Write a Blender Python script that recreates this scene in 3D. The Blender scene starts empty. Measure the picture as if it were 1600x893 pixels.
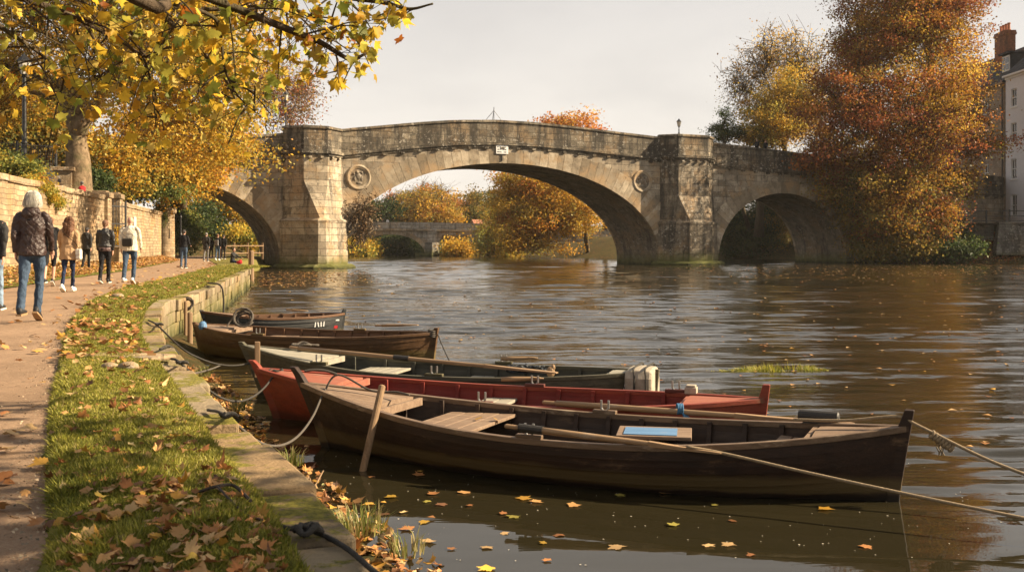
import bpy, bmesh, math, random
import numpy as np
from mathutils import Vector, Matrix
R = math.radians
SC = bpy.context.scene
COL = SC.collection
rng = np.random.default_rng(11)
random.seed(11)
U = random.uniform

# ------------------------------------------------------------------ scale of the place (metres, camera over the lawn edge)
FPX, CX, HY, CH = 1600.0, 800.0, 383.0, 1.9
LAND = 0.85
def P(px, py, z=LAND):
    d = FPX * (CH - z) / (py - HY)
    return Vector(((px - CX) / FPX * d, d, z))
def Q(px, py, d):
    return Vector(((px - CX) / FPX * d, d, CH + (HY - py) / FPX * d))

# ------------------------------------------------------------------ mesh helpers
class MB:
    def __init__(s): s.v = []; s.f = []; s.m = []
    def add(s, vs, fs, mi=0):
        o = len(s.v); s.v.extend([tuple(v) for v in vs])
        s.f.extend([tuple(i + o for i in f) for f in fs]); s.m.extend([mi] * len(fs)); return s
    def box(s, c, size, rot=0.0, mi=0):
        M = rot if isinstance(rot, Matrix) else Matrix.Rotation(rot, 3, 'Z')
        c = Vector(c); h = Vector(size) / 2
        vs = [c + M @ Vector((sx * h.x, sy * h.y, sz * h.z)) for sx in (-1, 1) for sy in (-1, 1) for sz in (-1, 1)]
        return s.add(vs, [(0, 1, 3, 2), (4, 6, 7, 5), (0, 4, 5, 1), (2, 3, 7, 6), (0, 2, 6, 4), (1, 5, 7, 3)], mi)
    def hexa(s, b, t, mi=0):
        n = len(b)
        return s.add(list(b) + list(t), [tuple(range(n))[::-1], tuple(range(n, 2 * n))] +
                     [(i, (i + 1) % n, n + (i + 1) % n, n + i) for i in range(n)], mi)
    def loft(s, rings, cap=True, mi=0):
        n = len(rings[0]); vs = [p for r in rings for p in r]; fs = []
        for k in range(len(rings) - 1):
            for i in range(n):
                fs.append((k * n + i, k * n + (i + 1) % n, (k + 1) * n + (i + 1) % n, (k + 1) * n + i))
        if cap:
            fs.append(tuple(range(n))[::-1]); fs.append(tuple(range((len(rings) - 1) * n, len(rings) * n)))
        return s.add(vs, fs, mi)
    def ell(s, rings, n=16, mi=0):     # rings of (cx,cy,cz,rx,ry)
        return s.loft([[(cx + rx * math.cos(2 * math.pi * i / n), cy + ry * math.sin(2 * math.pi * i / n), cz) for i in range(n)]
                       for cx, cy, cz, rx, ry in rings], True, mi)
    def tube(s, pts, rad, n=8, mi=0, flat=1.0):
        pts = [Vector(p) for p in pts]; m = len(pts)
        rad = list(rad) if hasattr(rad, '__len__') else [rad] * m
        rings = []; up = None
        for i in range(m):
            t = (pts[min(i + 1, m - 1)] - pts[max(i - 1, 0)])
            if t.length < 1e-9: t = Vector((0, 0, 1))
            t.normalize()
            if up is None:
                up = Vector((0, 0, 1)) if abs(t.z) < .9 else Vector((1, 0, 0))
            a = t.cross(up)
            if a.length < 1e-6: a = t.orthogonal()
            a.normalize(); b = a.cross(t).normalized(); up = b
            rings.append([pts[i] + a * (rad[i] * math.cos(2 * math.pi * k / n)) + b * (rad[i] * flat * math.sin(2 * math.pi * k / n)) for k in range(n)])
        return s.loft(rings, True, mi)
    def lathe(s, prof, c=(0, 0, 0), n=16, mi=0):
        return s.ell([(c[0], c[1], c[2] + z, r, r) for r, z in prof], n, mi)
    def ball(s, c, r, n=12, m=8, mi=0):
        r = r if hasattr(r, '__len__') else (r, r, r)
        return s.ell([(c[0], c[1], c[2] - r[2] * math.cos(math.pi * (k + .15) / (m + .3)), r[0] * math.sin(math.pi * (k + .15) / (m + .3)), r[1] * math.sin(math.pi * (k + .15) / (m + .3))) for k in range(m + 1)], n, mi)
    def build(s, name, mats, parent=None, smooth=False, bevel=0, loc=None, rotz=0):
        me = bpy.data.meshes.new(name); me.from_pydata(s.v, [], s.f)
        mats = mats if isinstance(mats, (list, tuple)) else [mats]
        for m in mats: me.materials.append(m)
        if len(mats) > 1: me.polygons.foreach_set('material_index', s.m)
        if smooth: me.polygons.foreach_set('use_smooth', [True] * len(s.f))
        me.update()
        o = bpy.data.objects.new(name, me); COL.objects.link(o)
        if parent: o.parent = parent
        if loc is not None: o.location = loc
        if rotz: o.rotation_euler = (0, 0, rotz)
        if bevel:
            b = o.modifiers.new('bevel', 'BEVEL'); b.width = bevel; b.segments = 2; b.limit_method = 'ANGLE'; b.angle_limit = R(40)
        return o

def tag(o, label=None, cat=None, group=None, kind=None):
    if label: o['label'] = label
    if cat: o['category'] = cat
    if group: o['group'] = group
    if kind: o['kind'] = kind
    return o
def empty(name, loc=(0, 0, 0), rz=0.0, label=None, cat=None, group=None):
    o = bpy.data.objects.new(name, None); COL.objects.link(o); o.location = loc; o.rotation_euler = (0, 0, rz)
    o.empty_display_size = .2
    return tag(o, label, cat, group)
def spline(pts, n=8):
    pts = [Vector(p) for p in pts]; out = []
    e = [pts[0] * 2 - pts[1]] + pts + [pts[-1] * 2 - pts[-2]]
    for i in range(1, len(e) - 2):
        p0, p1, p2, p3 = e[i - 1:i + 3]
        for k in range(n):
            t = k / n
            out.append(.5 * ((2 * p1) + (p2 - p0) * t + (2 * p0 - 5 * p1 + 4 * p2 - p3) * t * t + (3 * p1 - p0 - 3 * p2 + p3) * t ** 3))
    out.append(pts[-1]); return out

# fast numpy mesh with a per-face colour attribute
def np_mesh(name, verts, faces_flat, starts, totals, mat, parent=None, tint=None, smooth=False):
    me = bpy.data.meshes.new(name)
    nv, nl, nf = len(verts), len(faces_flat), len(starts)
    me.vertices.add(nv); me.vertices.foreach_set('co', np.asarray(verts, dtype=np.float32).ravel())
    me.loops.add(nl); me.loops.foreach_set('vertex_index', np.asarray(faces_flat, dtype=np.int32))
    me.polygons.add(nf); me.polygons.foreach_set('loop_start', np.asarray(starts, dtype=np.int32))
    if tint is not None:
        at = me.attributes.new('tint', 'FLOAT_COLOR', 'FACE')
        c = np.ones((nf, 4), dtype=np.float32); c[:, :3] = tint
        at.data.foreach_set('color', c.ravel())
    me.update(calc_edges=True); me.validate()
    me.materials.append(mat)
    o = bpy.data.objects.new(name, me); COL.objects.link(o)
    if parent: o.parent = parent
    return o

# ------------------------------------------------------------------ node helpers
def nd(nt, t, ins={}, **props):
    n = nt.nodes.new('ShaderNode' + t)
    for k, v in props.items(): setattr(n, k, v)
    for k, v in ins.items():
        s = n.inputs[k]
        if isinstance(v, bpy.types.NodeSocket): nt.links.new(v, s)
        else:
            if s.type == 'RGBA' and len(v) == 3: v = (*v, 1)
            s.default_value = v
    return n
def newmat(name):
    m = bpy.data.materials.new(name); m.use_nodes = True
    return m, m.node_tree, m.node_tree.nodes['Principled BSDF']
def pos(nt, scale=(1, 1, 1), kind='Object', rot=(0, 0, 0)):
    tc = nd(nt, 'TexCoord')
    return nd(nt, 'Mapping', {'Vector': tc.outputs[kind], 'Scale': scale, 'Rotation': rot}).outputs[0]
def noise(nt, vec, scale, detail=5, rough=.6, dist=0.0):
    return nd(nt, 'TexNoise', {'Vector': vec, 'Scale': scale, 'Detail': detail, 'Roughness': rough, 'Distortion': dist}).outputs[0]
def ramp(nt, fac, stops, interp='LINEAR'):
    n = nd(nt, 'ValToRGB', {'Fac': fac}); cr = n.color_ramp; cr.interpolation = interp
    while len(cr.elements) < len(stops): cr.elements.new(.5)
    for e, (p, c) in zip(cr.elements, stops):
        e.position = p; e.color = (c, c, c, 1) if not hasattr(c, '__len__') else (*c, 1)
    return n.outputs[0]
def mix(nt, fac, a, b, mode='MIX'):
    n = nt.nodes.new('ShaderNodeMix'); n.data_type = 'RGBA'; n.blend_type = mode
    for i, v in ((0, fac), (6, a), (7, b)):
        if isinstance(v, bpy.types.NodeSocket): nt.links.new(v, n.inputs[i])
        else: n.inputs[i].default_value = v if i == 0 else (*v, 1)
    return n.outputs[2]
def math_(nt, op, a, b=0.0, clamp=False):
    n = nt.nodes.new('ShaderNodeMath'); n.operation = op; n.use_clamp = clamp
    for i, v in ((0, a), (1, b)):
        if isinstance(v, bpy.types.NodeSocket): nt.links.new(v, n.inputs[i])
        else: n.inputs[i].default_value = v
    return n.outputs[0]
def bump(nt, h, strength=.4, dist=.02, normal=None):
    ins = {'Height': h, 'Strength': strength, 'Distance': dist}
    if normal is not None: ins['Normal'] = normal
    return nd(nt, 'Bump', ins).outputs[0]
def link(nt, a, b): nt.links.new(a, b)

def simple(name, col, rough=.7, var=.25, scale=14, bmp=.25, metal=0.0, spec=.4, dist=.01):
    m, nt, b = newmat(name); v = pos(nt)
    n = noise(nt, v, scale, 5)
    c = ramp(nt, n, [(.25, tuple(x * (1 - var) for x in col)), (.75, tuple(min(1, x * (1 + var)) for x in col))])
    link(nt, c, b.inputs['Base Color']); b.inputs['Roughness'].default_value = rough; b.inputs['Metallic'].default_value = metal
    b.inputs['Specular IOR Level'].default_value = spec
    if bmp: link(nt, bump(nt, noise(nt, v, scale * 3, 4), bmp, dist), b.inputs['Normal'])
    return m

def stone_mat(name, lo, hi, bw=1.1, bh=.5, dark=.5, mort=.014, moss=(0.1, 1.3), flat=False, lichen=True, mortar_k=.5, yk=.8, topmoss=False):
    m, nt, b = newmat(name)
    tc = nd(nt, 'TexCoord'); sp = nd(nt, 'SeparateXYZ', {0: tc.outputs['Object']})
    u = math_(nt, 'ADD', sp.outputs[0], math_(nt, 'MULTIPLY', sp.outputs[1], yk))
    v = nd(nt, 'CombineXYZ', {0: u, 1: sp.outputs[2], 2: 0.0}).outputs[0]
    wob = nd(nt, 'VectorMath', {0: v, 1: nd(nt, 'VectorMath', {0: nd(nt, 'TexNoise', {'Vector': tc.outputs['Object'], 'Scale': 1.7, 'Detail': 3}).outputs[1], 'Scale': .16}, operation='SCALE').outputs[0]}, operation='ADD').outputs[0]
    br = nd(nt, 'TexBrick', {'Vector': wob, 'Color1': (0, 0, 0, 1), 'Color2': (1, 1, 1, 1), 'Mortar': (.5, .5, .5, 1), 'Scale': 1.0, 'Mortar Size': mort, 'Mortar Smooth': .35, 'Bias': 0.0, 'Brick Width': bw, 'Row Height': bh})
    o = tc.outputs['Object']
    isl = nd(nt, 'NewGeometry').outputs['Random Per Island']
    base = mix(nt, isl if flat else br.outputs[0], tuple(x * .86 for x in lo), hi)
    n1 = noise(nt, o, .9, 8, .68)
    base = mix(nt, ramp(nt, n1, [(.42, 0.0), (.60, .62)]), base, tuple(x * .5 for x in lo))
    warm = noise(nt, o, .45, 6, .6)
    base = mix(nt, ramp(nt, warm, [(.50, 0.0), (.60, .45)]), base, (hi[0] * 1.05, hi[1] * .82, hi[2] * .58))
    st = noise(nt, nd(nt, 'Mapping', {'Vector': o, 'Scale': (.9, .9, .14)}).outputs[0], 1.0, 8, .72)
    dk = ramp(nt, st, [(.62 - .20 * dark, 0.0), (.70 - .16 * dark, .45 + .5 * dark)])
    base = mix(nt, dk, base, (.042, .037, .031))
    pat = noise(nt, o, 2.6, 8, .78)
    base = mix(nt, ramp(nt, pat, [(.55 - .05 * dark, 0.0), (.60, .25 + .6 * dark)]), base, (.05, .045, .036))
    if lichen:
        li = noise(nt, o, 3.4, 6, .75); big = noise(nt, o, .35, 3)
        base = mix(nt, math_(nt, 'MULTIPLY', ramp(nt, li, [(.56, 0.0), (.60, .8)]), ramp(nt, big, [(.45, 0.15), (.56, 1.0)])), base, (.46, .42, .35))
    if topmoss:
        up = nd(nt, 'SeparateXYZ', {0: nd(nt, 'NewGeometry').outputs['Normal']}).outputs[2]
        tm = math_(nt, 'MULTIPLY', ramp(nt, math_(nt, 'ADD', math_(nt, 'MULTIPLY', noise(nt, o, 1.3, 7, .7), .7), math_(nt, 'MULTIPLY', noise(nt, o, 14, 6, .8), .3)), [(.495, 0.0), (.53, .9)]), ramp(nt, up, [(.6, 0.0), (.9, 1.0)]))
        base = mix(nt, tm, base, mix(nt, ramp(nt, noise(nt, o, 34, 5, .8), [(.4, 0.0), (.6, 1.0)]), (.085, .09, .012), (.26, .22, .03)))
    if not flat: base = mix(nt, math_(nt, 'MULTIPLY', br.outputs[1], mortar_k), base, (.06, .05, .04))
    if moss:
        mz = math_(nt, 'ADD', sp.outputs[2], math_(nt, 'MULTIPLY', noise(nt, o, 1.6, 6), -1.1))
        base = mix(nt, ramp(nt, nd(nt, 'MapRange', {0: mz, 1: moss[0] - .55, 2: moss[1] - .55}).outputs[0], [(0.0, .95), (1.0, 0.0)]), base, (.10, .105, .022))
        base = mix(nt, ramp(nt, nd(nt, 'MapRange', {0: mz, 1: -.65, 2: -.2}).outputs[0], [(0.0, 1.0), (1.0, 0.0)]), base, (.018, .018, .012))
    link(nt, base, b.inputs['Base Color']); b.inputs['Roughness'].default_value = .9; b.inputs['Specular IOR Level'].default_value = .2
    h = math_(nt, 'ADD', math_(nt, 'MULTIPLY', br.outputs[1], 0.0 if flat else -1.0), math_(nt, 'MULTIPLY', noise(nt, o, 7, 8, .7), .9))
    link(nt, bump(nt, h, .8, .05), b.inputs['Normal'])
    return m

def wood_mat(name, a, bcol, wear=(.30, .23, .16), wear_amt=.3, rough=.6, along=(.5, 9, 9), algae=None, spec=.35, wscale=5.0):
    m, nt, b = newmat(name)
    v = pos(nt, along); o = pos(nt)
    g = noise(nt, v, 2.2, 8, .65, .6)
    c = ramp(nt, g, [(.3, a), (.7, bcol)])
    c = mix(nt, ramp(nt, noise(nt, v, 9, 5, .7), [(.5, 0.0), (.75, .4)]), c, tuple(x * .45 for x in a))
    w = noise(nt, pos(nt, (.45, 1.6, 1.6)), wscale, 8, .72)
    c = mix(nt, ramp(nt, w, [(.68 - .25 * wear_amt, 0.0), (.78 - .2 * wear_amt, .85)]), c, wear)
    if algae:
        z = nd(nt, 'SeparateXYZ', {0: o}).outputs[2]
        zz = math_(nt, 'ADD', z, math_(nt, 'MULTIPLY', math_(nt, 'SUBTRACT', noise(nt, pos(nt, (.6, .6, 2)), 3, 6), .5), .09))
        f = ramp(nt, nd(nt, 'MapRange', {0: zz, 1: algae[0], 2: algae[1]}).outputs[0], [(0.0, 0.0), (.15, .75), (.7, .7), (1.0, 0.0)])
        c = mix(nt, f, c, algae[2])
        c = mix(nt, ramp(nt, nd(nt, 'MapRange', {0: zz, 1: algae[0] - .03, 2: algae[0] + .03}).outputs[0], [(0.0, .9), (1.0, 0.0)]), c, (.012, .01, .007))
    link(nt, c, b.inputs['Base Color']); b.inputs['Specular IOR Level'].default_value = spec
    link(nt, ramp(nt, w, [(.3, max(.1, rough - .12)), (.7, min(1, rough + .2))]), b.inputs['Roughness'])
    link(nt, bump(nt, math_(nt, 'ADD', noise(nt, v, 7, 6, .7), math_(nt, 'MULTIPLY', w, .6)), .45, .006), b.inputs['Normal'])
    return m

def leaf_mat(name, trans=.4, gain=1.0):
    m, nt, b = newmat(name)
    at = nd(nt, 'Attribute', attribute_name='tint')
    c = mix(nt, .0, at.outputs[0], (0, 0, 0))
    hsv = nd(nt, 'HueSaturation', {'Color': c, 'Value': gain}).outputs[0]
    link(nt, hsv, b.inputs['Base Color']); b.inputs['Roughness'].default_value = .55; b.inputs['Specular IOR Level'].default_value = .25
    tr = nd(nt, 'BsdfTranslucent', {'Color': hsv})
    ms = nd(nt, 'MixShader', {0: trans, 1: b.outputs[0], 2: tr.outputs[0]})
    link(nt, ms.outputs[0], nt.nodes['Material Output'].inputs['Surface'])
    return m

def cloth_mat(name, col, quilt=0, rough=.85, var=.2, fold=6.0, sheen=0.0, spec=.2):
    m, nt, b = newmat(name); o = pos(nt)
    c = ramp(nt, noise(nt, o, 7, 6), [(.3, tuple(x * (1 - var) for x in col)), (.7, tuple(x * (1 + var) for x in col))])
    link(nt, c, b.inputs['Base Color']); b.inputs['Roughness'].default_value = rough; b.inputs['Specular IOR Level'].default_value = spec
    h = math_(nt, 'ADD', noise(nt, pos(nt, (1, 1, .7)), fold, 4, .55, 1.2), math_(nt, 'MULTIPLY', noise(nt, o, 120, 2), .06))
    nrm = bump(nt, h, .9, .06)
    if quilt:
        tc = nd(nt, 'TexCoord'); sp = nd(nt, 'SeparateXYZ', {0: tc.outputs['Object']})
        a = math_(nt, 'ABSOLUTE', math_(nt, 'SINE', math_(nt, 'MULTIPLY', math_(nt, 'ADD', sp.outputs[0], sp.outputs[2]), quilt)))
        d = math_(nt, 'ABSOLUTE', math_(nt, 'SINE', math_(nt, 'MULTIPLY', math_(nt, 'SUBTRACT', sp.outputs[0], sp.outputs[2]), quilt)))
        q = math_(nt, 'POWER', math_(nt, 'MULTIPLY', a, d), .35)
        nrm = bump(nt, q, .6, .012, nrm)
    link(nt, nrm, b.inputs['Normal'])
    return m

# ------------------------------------------------------------------ camera, light, sky
cam = bpy.data.cameras.new('camera'); camo = bpy.data.objects.new('camera', cam); COL.objects.link(camo)
camo.location = (0, 0, CH); camo.rotation_euler = (R(90), 0, 0)
cam.sensor_width = 36; cam.lens = 36; cam.shift_y = -(446.5 - HY) / 1600; cam.clip_end = 4000; cam.clip_start = .05
cam.dof.use_dof = True; cam.dof.focus_distance = 11.0; cam.dof.aperture_fstop = 7.0
SC.camera = camo
AZ, EL = 4.0, 31.0          # sun: degrees from +X towards +Y, and height
sd = Vector((math.cos(R(AZ)) * math.cos(R(EL)), math.sin(R(AZ)) * math.cos(R(EL)), math.sin(R(EL))))
sun = bpy.data.lights.new('sun', 'SUN'); suno = bpy.data.objects.new('sun', sun); COL.objects.link(suno)
sun.energy = 5.0; sun.angle = R(.6); sun.color = (1.0, .81, .56)
suno.rotation_euler = sd.to_track_quat('Z', 'Y').to_euler(); suno.location = (40, 0, 40)
W = bpy.data.worlds.new('World'); SC.world = W; W.use_nodes = True
nt = W.node_tree; bg = nt.nodes['Background']
sky = nd(nt, 'TexSky', sky_type='NISHITA'); sky.sun_disc = False; sky.sun_elevation = R(EL); sky.sun_rotation = R(90 - AZ)
sky.air_density = 1.0; sky.dust_density = 3.0
tc = nd(nt, 'TexCoord')
mp = nd(nt, 'Mapping', {'Vector': tc.outputs['Generated'], 'Scale': (1.5, 1.5, 4.5), 'Location': (.3, .1, 0)}).outputs[0]
cl = noise(nt, mp, 1.6, 7, .55, .3)
z = nd(nt, 'SeparateXYZ', {0: tc.outputs['Generated']}).outputs[2]
horizon = ramp(nt, z, [(0.0, (8.2, 7.5, 6.6)), (.10, (7.1, 6.6, 6.0)), (.26, (5.7, 5.4, 5.1)), (.55, (2.6, 2.7, 2.9))])
cloud = mix(nt, ramp(nt, cl, [(.44, 0.0), (.64, .6)]), horizon, (5.2, 4.9, 4.6))
skyc = mix(nt, .9, sky.outputs[0], cloud)
link(nt, skyc, bg.inputs['Color']); bg.inputs['Strength'].default_value = .054
SC.view_settings.view_transform = 'Standard'; SC.view_settings.look = 'None'; SC.view_settings.exposure = 1.40; SC.view_settings.gamma = 1
SC.render.engine = 'CYCLES'
SC.cycles.use_denoising = True; SC.cycles.max_bounces = 6; SC.cycles.diffuse_bounces = 3; SC.cycles.glossy_bounces = 3
SC.cycles.transmission_bounces = 3; SC.cycles.transparent_max_bounces = 4; SC.cycles.caustics_reflective = False; SC.cycles.caustics_refractive = False
SC.cycles.sample_clamp_indirect = 6

# ------------------------------------------------------------------ materials
M = {}
M['bridge'] = stone_mat('bridge limestone', (.26, .21, .15), (.50, .42, .31), 1.35, .56, .40, mort=.025, mortar_k=.5)
M['parapet'] = stone_mat('weathered parapet stone', (.13, .108, .08), (.34, .285, .205), 1.3, .55, .86, mort=.03, mortar_k=.7, moss=None)
M['vous'] = stone_mat('arch stone', (.25, .195, .13), (.54, .45, .33), flat=True, dark=.2, lichen=False)
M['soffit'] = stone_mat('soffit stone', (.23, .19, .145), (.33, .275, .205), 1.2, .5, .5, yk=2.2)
M['pier'] = stone_mat('pier stone', (.30, .245, .175), (.53, .445, .325), 1.2, .56, .42, mort=.025, mortar_k=.5, moss=(.3, 1.3))
M['pier2'] = stone_mat('black stained pier stone', (.24, .195, .14), (.42, .345, .25), 1.2, .56, .82, mort=.025, mortar_k=.5, moss=(.3, 1.5))
M['farbridge'] = stone_mat('old grey stone', (.36, .33, .28), (.50, .455, .39), 1.3, .55, .42, mort=.04)
M['kerb'] = stone_mat('quay stone', (.25, .19, .12), (.37, .295, .19), .9, .3, .25, flat=True, moss=(.05, .75), lichen=False, topmoss=True)
M['rubble'] = stone_mat('garden wall stone', (.31, .225, .135), (.50, .375, .235), .47, .19, .16, mort=.012, moss=None, lichen=False, mortar_k=.45)
M['coping'] = stone_mat('coping stone', (.36, .26, .16), (.46, .35, .22), .8, .5, .25, moss=None)
M['retain'] = stone_mat('river wall stone', (.17, .155, .13), (.25, .23, .20), .8, .3, .6)
M['creamwall'] = stone_mat('cream house stone', (.36, .29, .22), (.45, .37, .29), .6, .25, .15, mort=.01, moss=None, lichen=False)
M['whitewall'] = simple('white render', (.72, .73, .76), .85, .05, 3, .1)
M['slate'] = stone_mat('roof slate', (.045, .05, .06), (.09, .09, .10), .35, .22, .2, moss=None, lichen=False)
M['brick'] = stone_mat('chimney brick', (.30, .12, .06), (.42, .18, .10), .24, .085, .3, moss=None, lichen=False)
M['clay'] = simple('clay pot', (.42, .16, .08), .8)
M['tile'] = simple('red roof tile', (.36, .15, .09), .8)
M['iron'] = simple('black painted iron', (.012, .012, .013), .45, .3, 20, .15, spec=.5)
M['glass'] = simple('dark window pane', (.03, .035, .04), .08, .2, 2, 0, spec=.7)
M['whitepaint'] = simple('white paint', (.75, .74, .71), .6, .06, 12, .1)
M['door'] = simple('black door paint', (.02, .02, .022), .4)
M['lampglass'] = simple('milky lamp glass', (.62, .58, .5), .2, .1, 6, 0)
M['bark'] = None
def bark(name, a, bcol, sc=(6, 6, 1.2)):
    m, nt, b = newmat(name); v = pos(nt, sc)
    n = noise(nt, v, 1.6, 8, .7, .5)
    c = ramp(nt, n, [(.32, a), (.62, bcol)])
    c = mix(nt, ramp(nt, noise(nt, pos(nt), 1.7, 5), [(.5, 0.0), (.65, .5)]), c, (.10, .10, .045))
    link(nt, c, b.inputs['Base Color']); b.inputs['Roughness'].default_value = .95; b.inputs['Specular IOR Level'].default_value = .1
    link(nt, bump(nt, n, 1.0, .06), b.inputs['Normal']); return m
M['bark'] = bark('brown bark', (.045, .032, .022), (.12, .088, .06))
M['planebark'] = bark('mottled plane bark', (.07, .05, .03), (.27, .195, .12), (2.2, 2.2, 1.6))
M['twig'] = simple('dark twig', (.05, .037, .028), .9)
M['leaf'] = leaf_mat('autumn leaves', .46, 1.28)
M['leafshade'] = leaf_mat('shade toned leaves', .46, 1.15)  # leaf copy with lower gain: right-bank shade put into the colour
M['leafnear'] = leaf_mat('autumn leaves close', .55, 1.15)
M['litter'] = leaf_mat('fallen leaves', .15)
M['grass'] = leaf_mat('grass blades', .35)

# boats
M['bh_dark'] = wood_mat('near hull dark varnish', (.014, .0075, .0055), (.042, .021, .012), (.15, .09, .05), .40, .5, algae=(.03, .19, (.12, .085, .035)), spec=.3)
M['bi_dark'] = wood_mat('near hull inside', (.022, .013, .009), (.055, .032, .02), (.13, .085, .05), .28, .55)
M['rail_dark'] = wood_mat('worn gunwale', (.09, .055, .032), (.20, .135, .085), (.38, .29, .2), .5, .5)
M['bh_red'] = wood_mat('red boat paint', (.16, .021, .010), (.27, .047, .017), (.17, .085, .045), .40, .55, algae=(-.03, .10, (.06, .018, .012)), spec=.45)
M['bi_red'] = wood_mat('red inside paint', (.13, .016, .011), (.22, .030, .018), (.14, .075, .05), .42, .65)
M['red_deck'] = wood_mat('faded red deck', (.25, .075, .043), (.34, .12, .075), (.27, .18, .12), .4, .7)
M['bh_green'] = wood_mat('grey green hull', (.045, .042, .028), (.11, .098, .062), (.22, .18, .11), .35, .65, algae=(.0, .14, (.10, .085, .035)))
M['bi_green'] = wood_mat('grey green inside', (.032, .032, .024), (.075, .070, .05), (.16, .14, .1), .25, .65)
M['deck_grey'] = wood_mat('silvered deck boards', (.22, .20, .155), (.36, .33, .26), (.44, .38, .28), .4, .75)
M['bh_brown'] = wood_mat('brown hull varnish', (.055, .027, .011), (.13, .066, .026), (.2, .13, .065), .3, .5, algae=(.0, .22, (.14, .10, .032)))
M['bi_brown'] = wood_mat('brown inside varnish', (.075, .036, .018), (.16, .082, .04), (.2, .13, .08), .25, .55)
M['bh_black'] = wood_mat('black hull paint', (.016, .017, .018), (.045, .045, .043), (.16, .12, .08), .2, .5, algae=(.0, .12, (.07, .06, .03)))
M['oar'] = wood_mat('oar wood', (.22, .135, .07), (.36, .235, .13), (.42, .33, .24), .3, .55, (.8, 14, 14))
M['post'] = wood_mat('weathered post', (.16, .10, .055), (.32, .21, .12), (.3, .25, .19), .3, .8, (9, 9, .7))
M['thwart'] = wood_mat('seat boards', (.15, .095, .06), (.28, .195, .13), (.36, .28, .2), .35, .65, (.9, 9, 9))
M['bluepaint'] = wood_mat('worn blue paint', (.07, .16, .30), (.13, .25, .42), (.35, .33, .3), .3, .6)
M['rope'] = simple('hemp rope', (.28, .21, .13), .95, .35, 60, .8, dist=.01)
M['ropedark'] = simple('dark wet rope', (.045, .04, .034), .9, .4, 60, .8, dist=.01)
M['ropegrey'] = simple('grey rope', (.095, .08, .065), .95, .3, 60, .8)
M['ropeblue'] = simple('blue cord', (.05, .16, .30), .8, .3, 60, .5)
M['canvas'] = simple('grey beige canvas', (.36, .31, .24), .95, .25, 16, .5)
M['tarp'] = simple('dark tarpaulin', (.03, .035, .04), .5, .4, 9, .9, dist=.03)
M['steel'] = simple('galvanised metal', (.34, .33, .31), .4, .2, 30, .1, metal=.8)
M['leather'] = simple('dark leather', (.03, .026, .022), .55, .3, 30, .3)

# people
M['skin'] = simple('skin', (.52, .29, .2), .55, .12, 20, .1)
M['jean'] = cloth_mat('blue denim', (.052, .080, .125)); M['jean_dark'] = cloth_mat('dark denim', (.028, .042, .075)); M['navy'] = cloth_mat('navy leggings', (.016, .026, .06))
M['jean_light'] = cloth_mat('faded denim', (.20, .28, .38))
M['black'] = cloth_mat('black cloth', (.014, .014, .016)); M['char'] = cloth_mat('charcoal wool', (.035, .034, .034))
M['leatherj'] = cloth_mat('black leather jacket', (.014, .013, .013), rough=.38, spec=.5)
M['quilt'] = cloth_mat('brown quilted nylon', (.040, .021, .017), quilt=38, rough=.42, spec=.45)
M['camel'] = cloth_mat('camel wool coat', (.42, .27, .15)); M['cream'] = cloth_mat('cream cotton jacket', (.68, .60, .47))
M['grey'] = cloth_mat('grey cloth', (.16, .15, .15)); M['redc'] = cloth_mat('red cloth', (.42, .025, .03)); M['bluec'] = cloth_mat('pale blue shirt', (.25, .33, .45))
M['pinkc'] = cloth_mat('pink patterned cloth', (.45, .12, .16)); M['olive'] = cloth_mat('dark olive cloth', (.035, .036, .028))
M['whitec'] = cloth_mat('white cloth', (.72, .7, .66)); M['mauve'] = cloth_mat('mauve shirt hem', (.22, .16, .16))
def hair_mat(name, col, st=(30, 30, 5), k=.4):
    m, nt, b = newmat(name); v = pos(nt, st); n = noise(nt, v, 1.6, 6, .7, 1.0)
    link(nt, ramp(nt, n, [(.35, tuple(x * k for x in col)), (.62, col)]), b.inputs['Base Color']); b.inputs['Roughness'].default_value = .55
    link(nt, bump(nt, n, 1.0, .03), b.inputs['Normal']); return m
M['hw'] = hair_mat('white hair', (.78, .73, .63), k=.6); M['hb'] = hair_mat('brown curly hair', (.22, .095, .04), (22, 22, 16)); M['hd'] = hair_mat('dark hair', (.035, .025, .02)); M['hg'] = hair_mat('grey hair', (.24, .22, .2)); M['ha'] = hair_mat('auburn hair', (.24, .11, .055))
M['rubber'] = simple('pale rubber sole', (.62, .58, .5), .7); M['shoeb'] = simple('black trainer', (.02, .02, .022), .6); M['gum'] = simple('gum sole', (.32, .20, .10), .7)
M['shoew'] = simple('white trainer', (.78, .77, .75), .6); M['bag'] = simple('pale leather bag', (.55, .52, .47), .5)
# ------------------------------------------------------------------ leaves
def rand_frames(n, tilt=None):
    """two orthogonal unit vectors per leaf; tilt None = any direction, else spread (radians) of the leaf normal about up"""
    if tilt is None:
        nrm = rng.normal(size=(n, 3)); nrm[:, 2] += .35
    else:
        nrm = np.stack([rng.normal(0, tilt, n), rng.normal(0, tilt, n), np.ones(n)], 1)
    nrm /= np.linalg.norm(nrm, axis=1)[:, None]
    r = rng.normal(size=(n, 3)); a = np.cross(nrm, r); a /= np.linalg.norm(a, axis=1)[:, None] + 1e-9
    return a, np.cross(nrm, a), nrm
def quads(name, C, S, tint, mat, parent=None, tilt=None, aspect=.62):
    n = len(C); a, b, nr = rand_frames(n, tilt); S = S[:, None]
    fold = nr * S * .12
    V = np.stack([C - a * S * .5, C + b * S * .5 * aspect + fold, C + a * S * .5, C - b * S * .5 * aspect + fold], 1).reshape(-1, 3)
    return np_mesh(name, V, np.arange(4 * n), np.arange(n) * 4, np.full(n, 4), mat, parent, tint)
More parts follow.
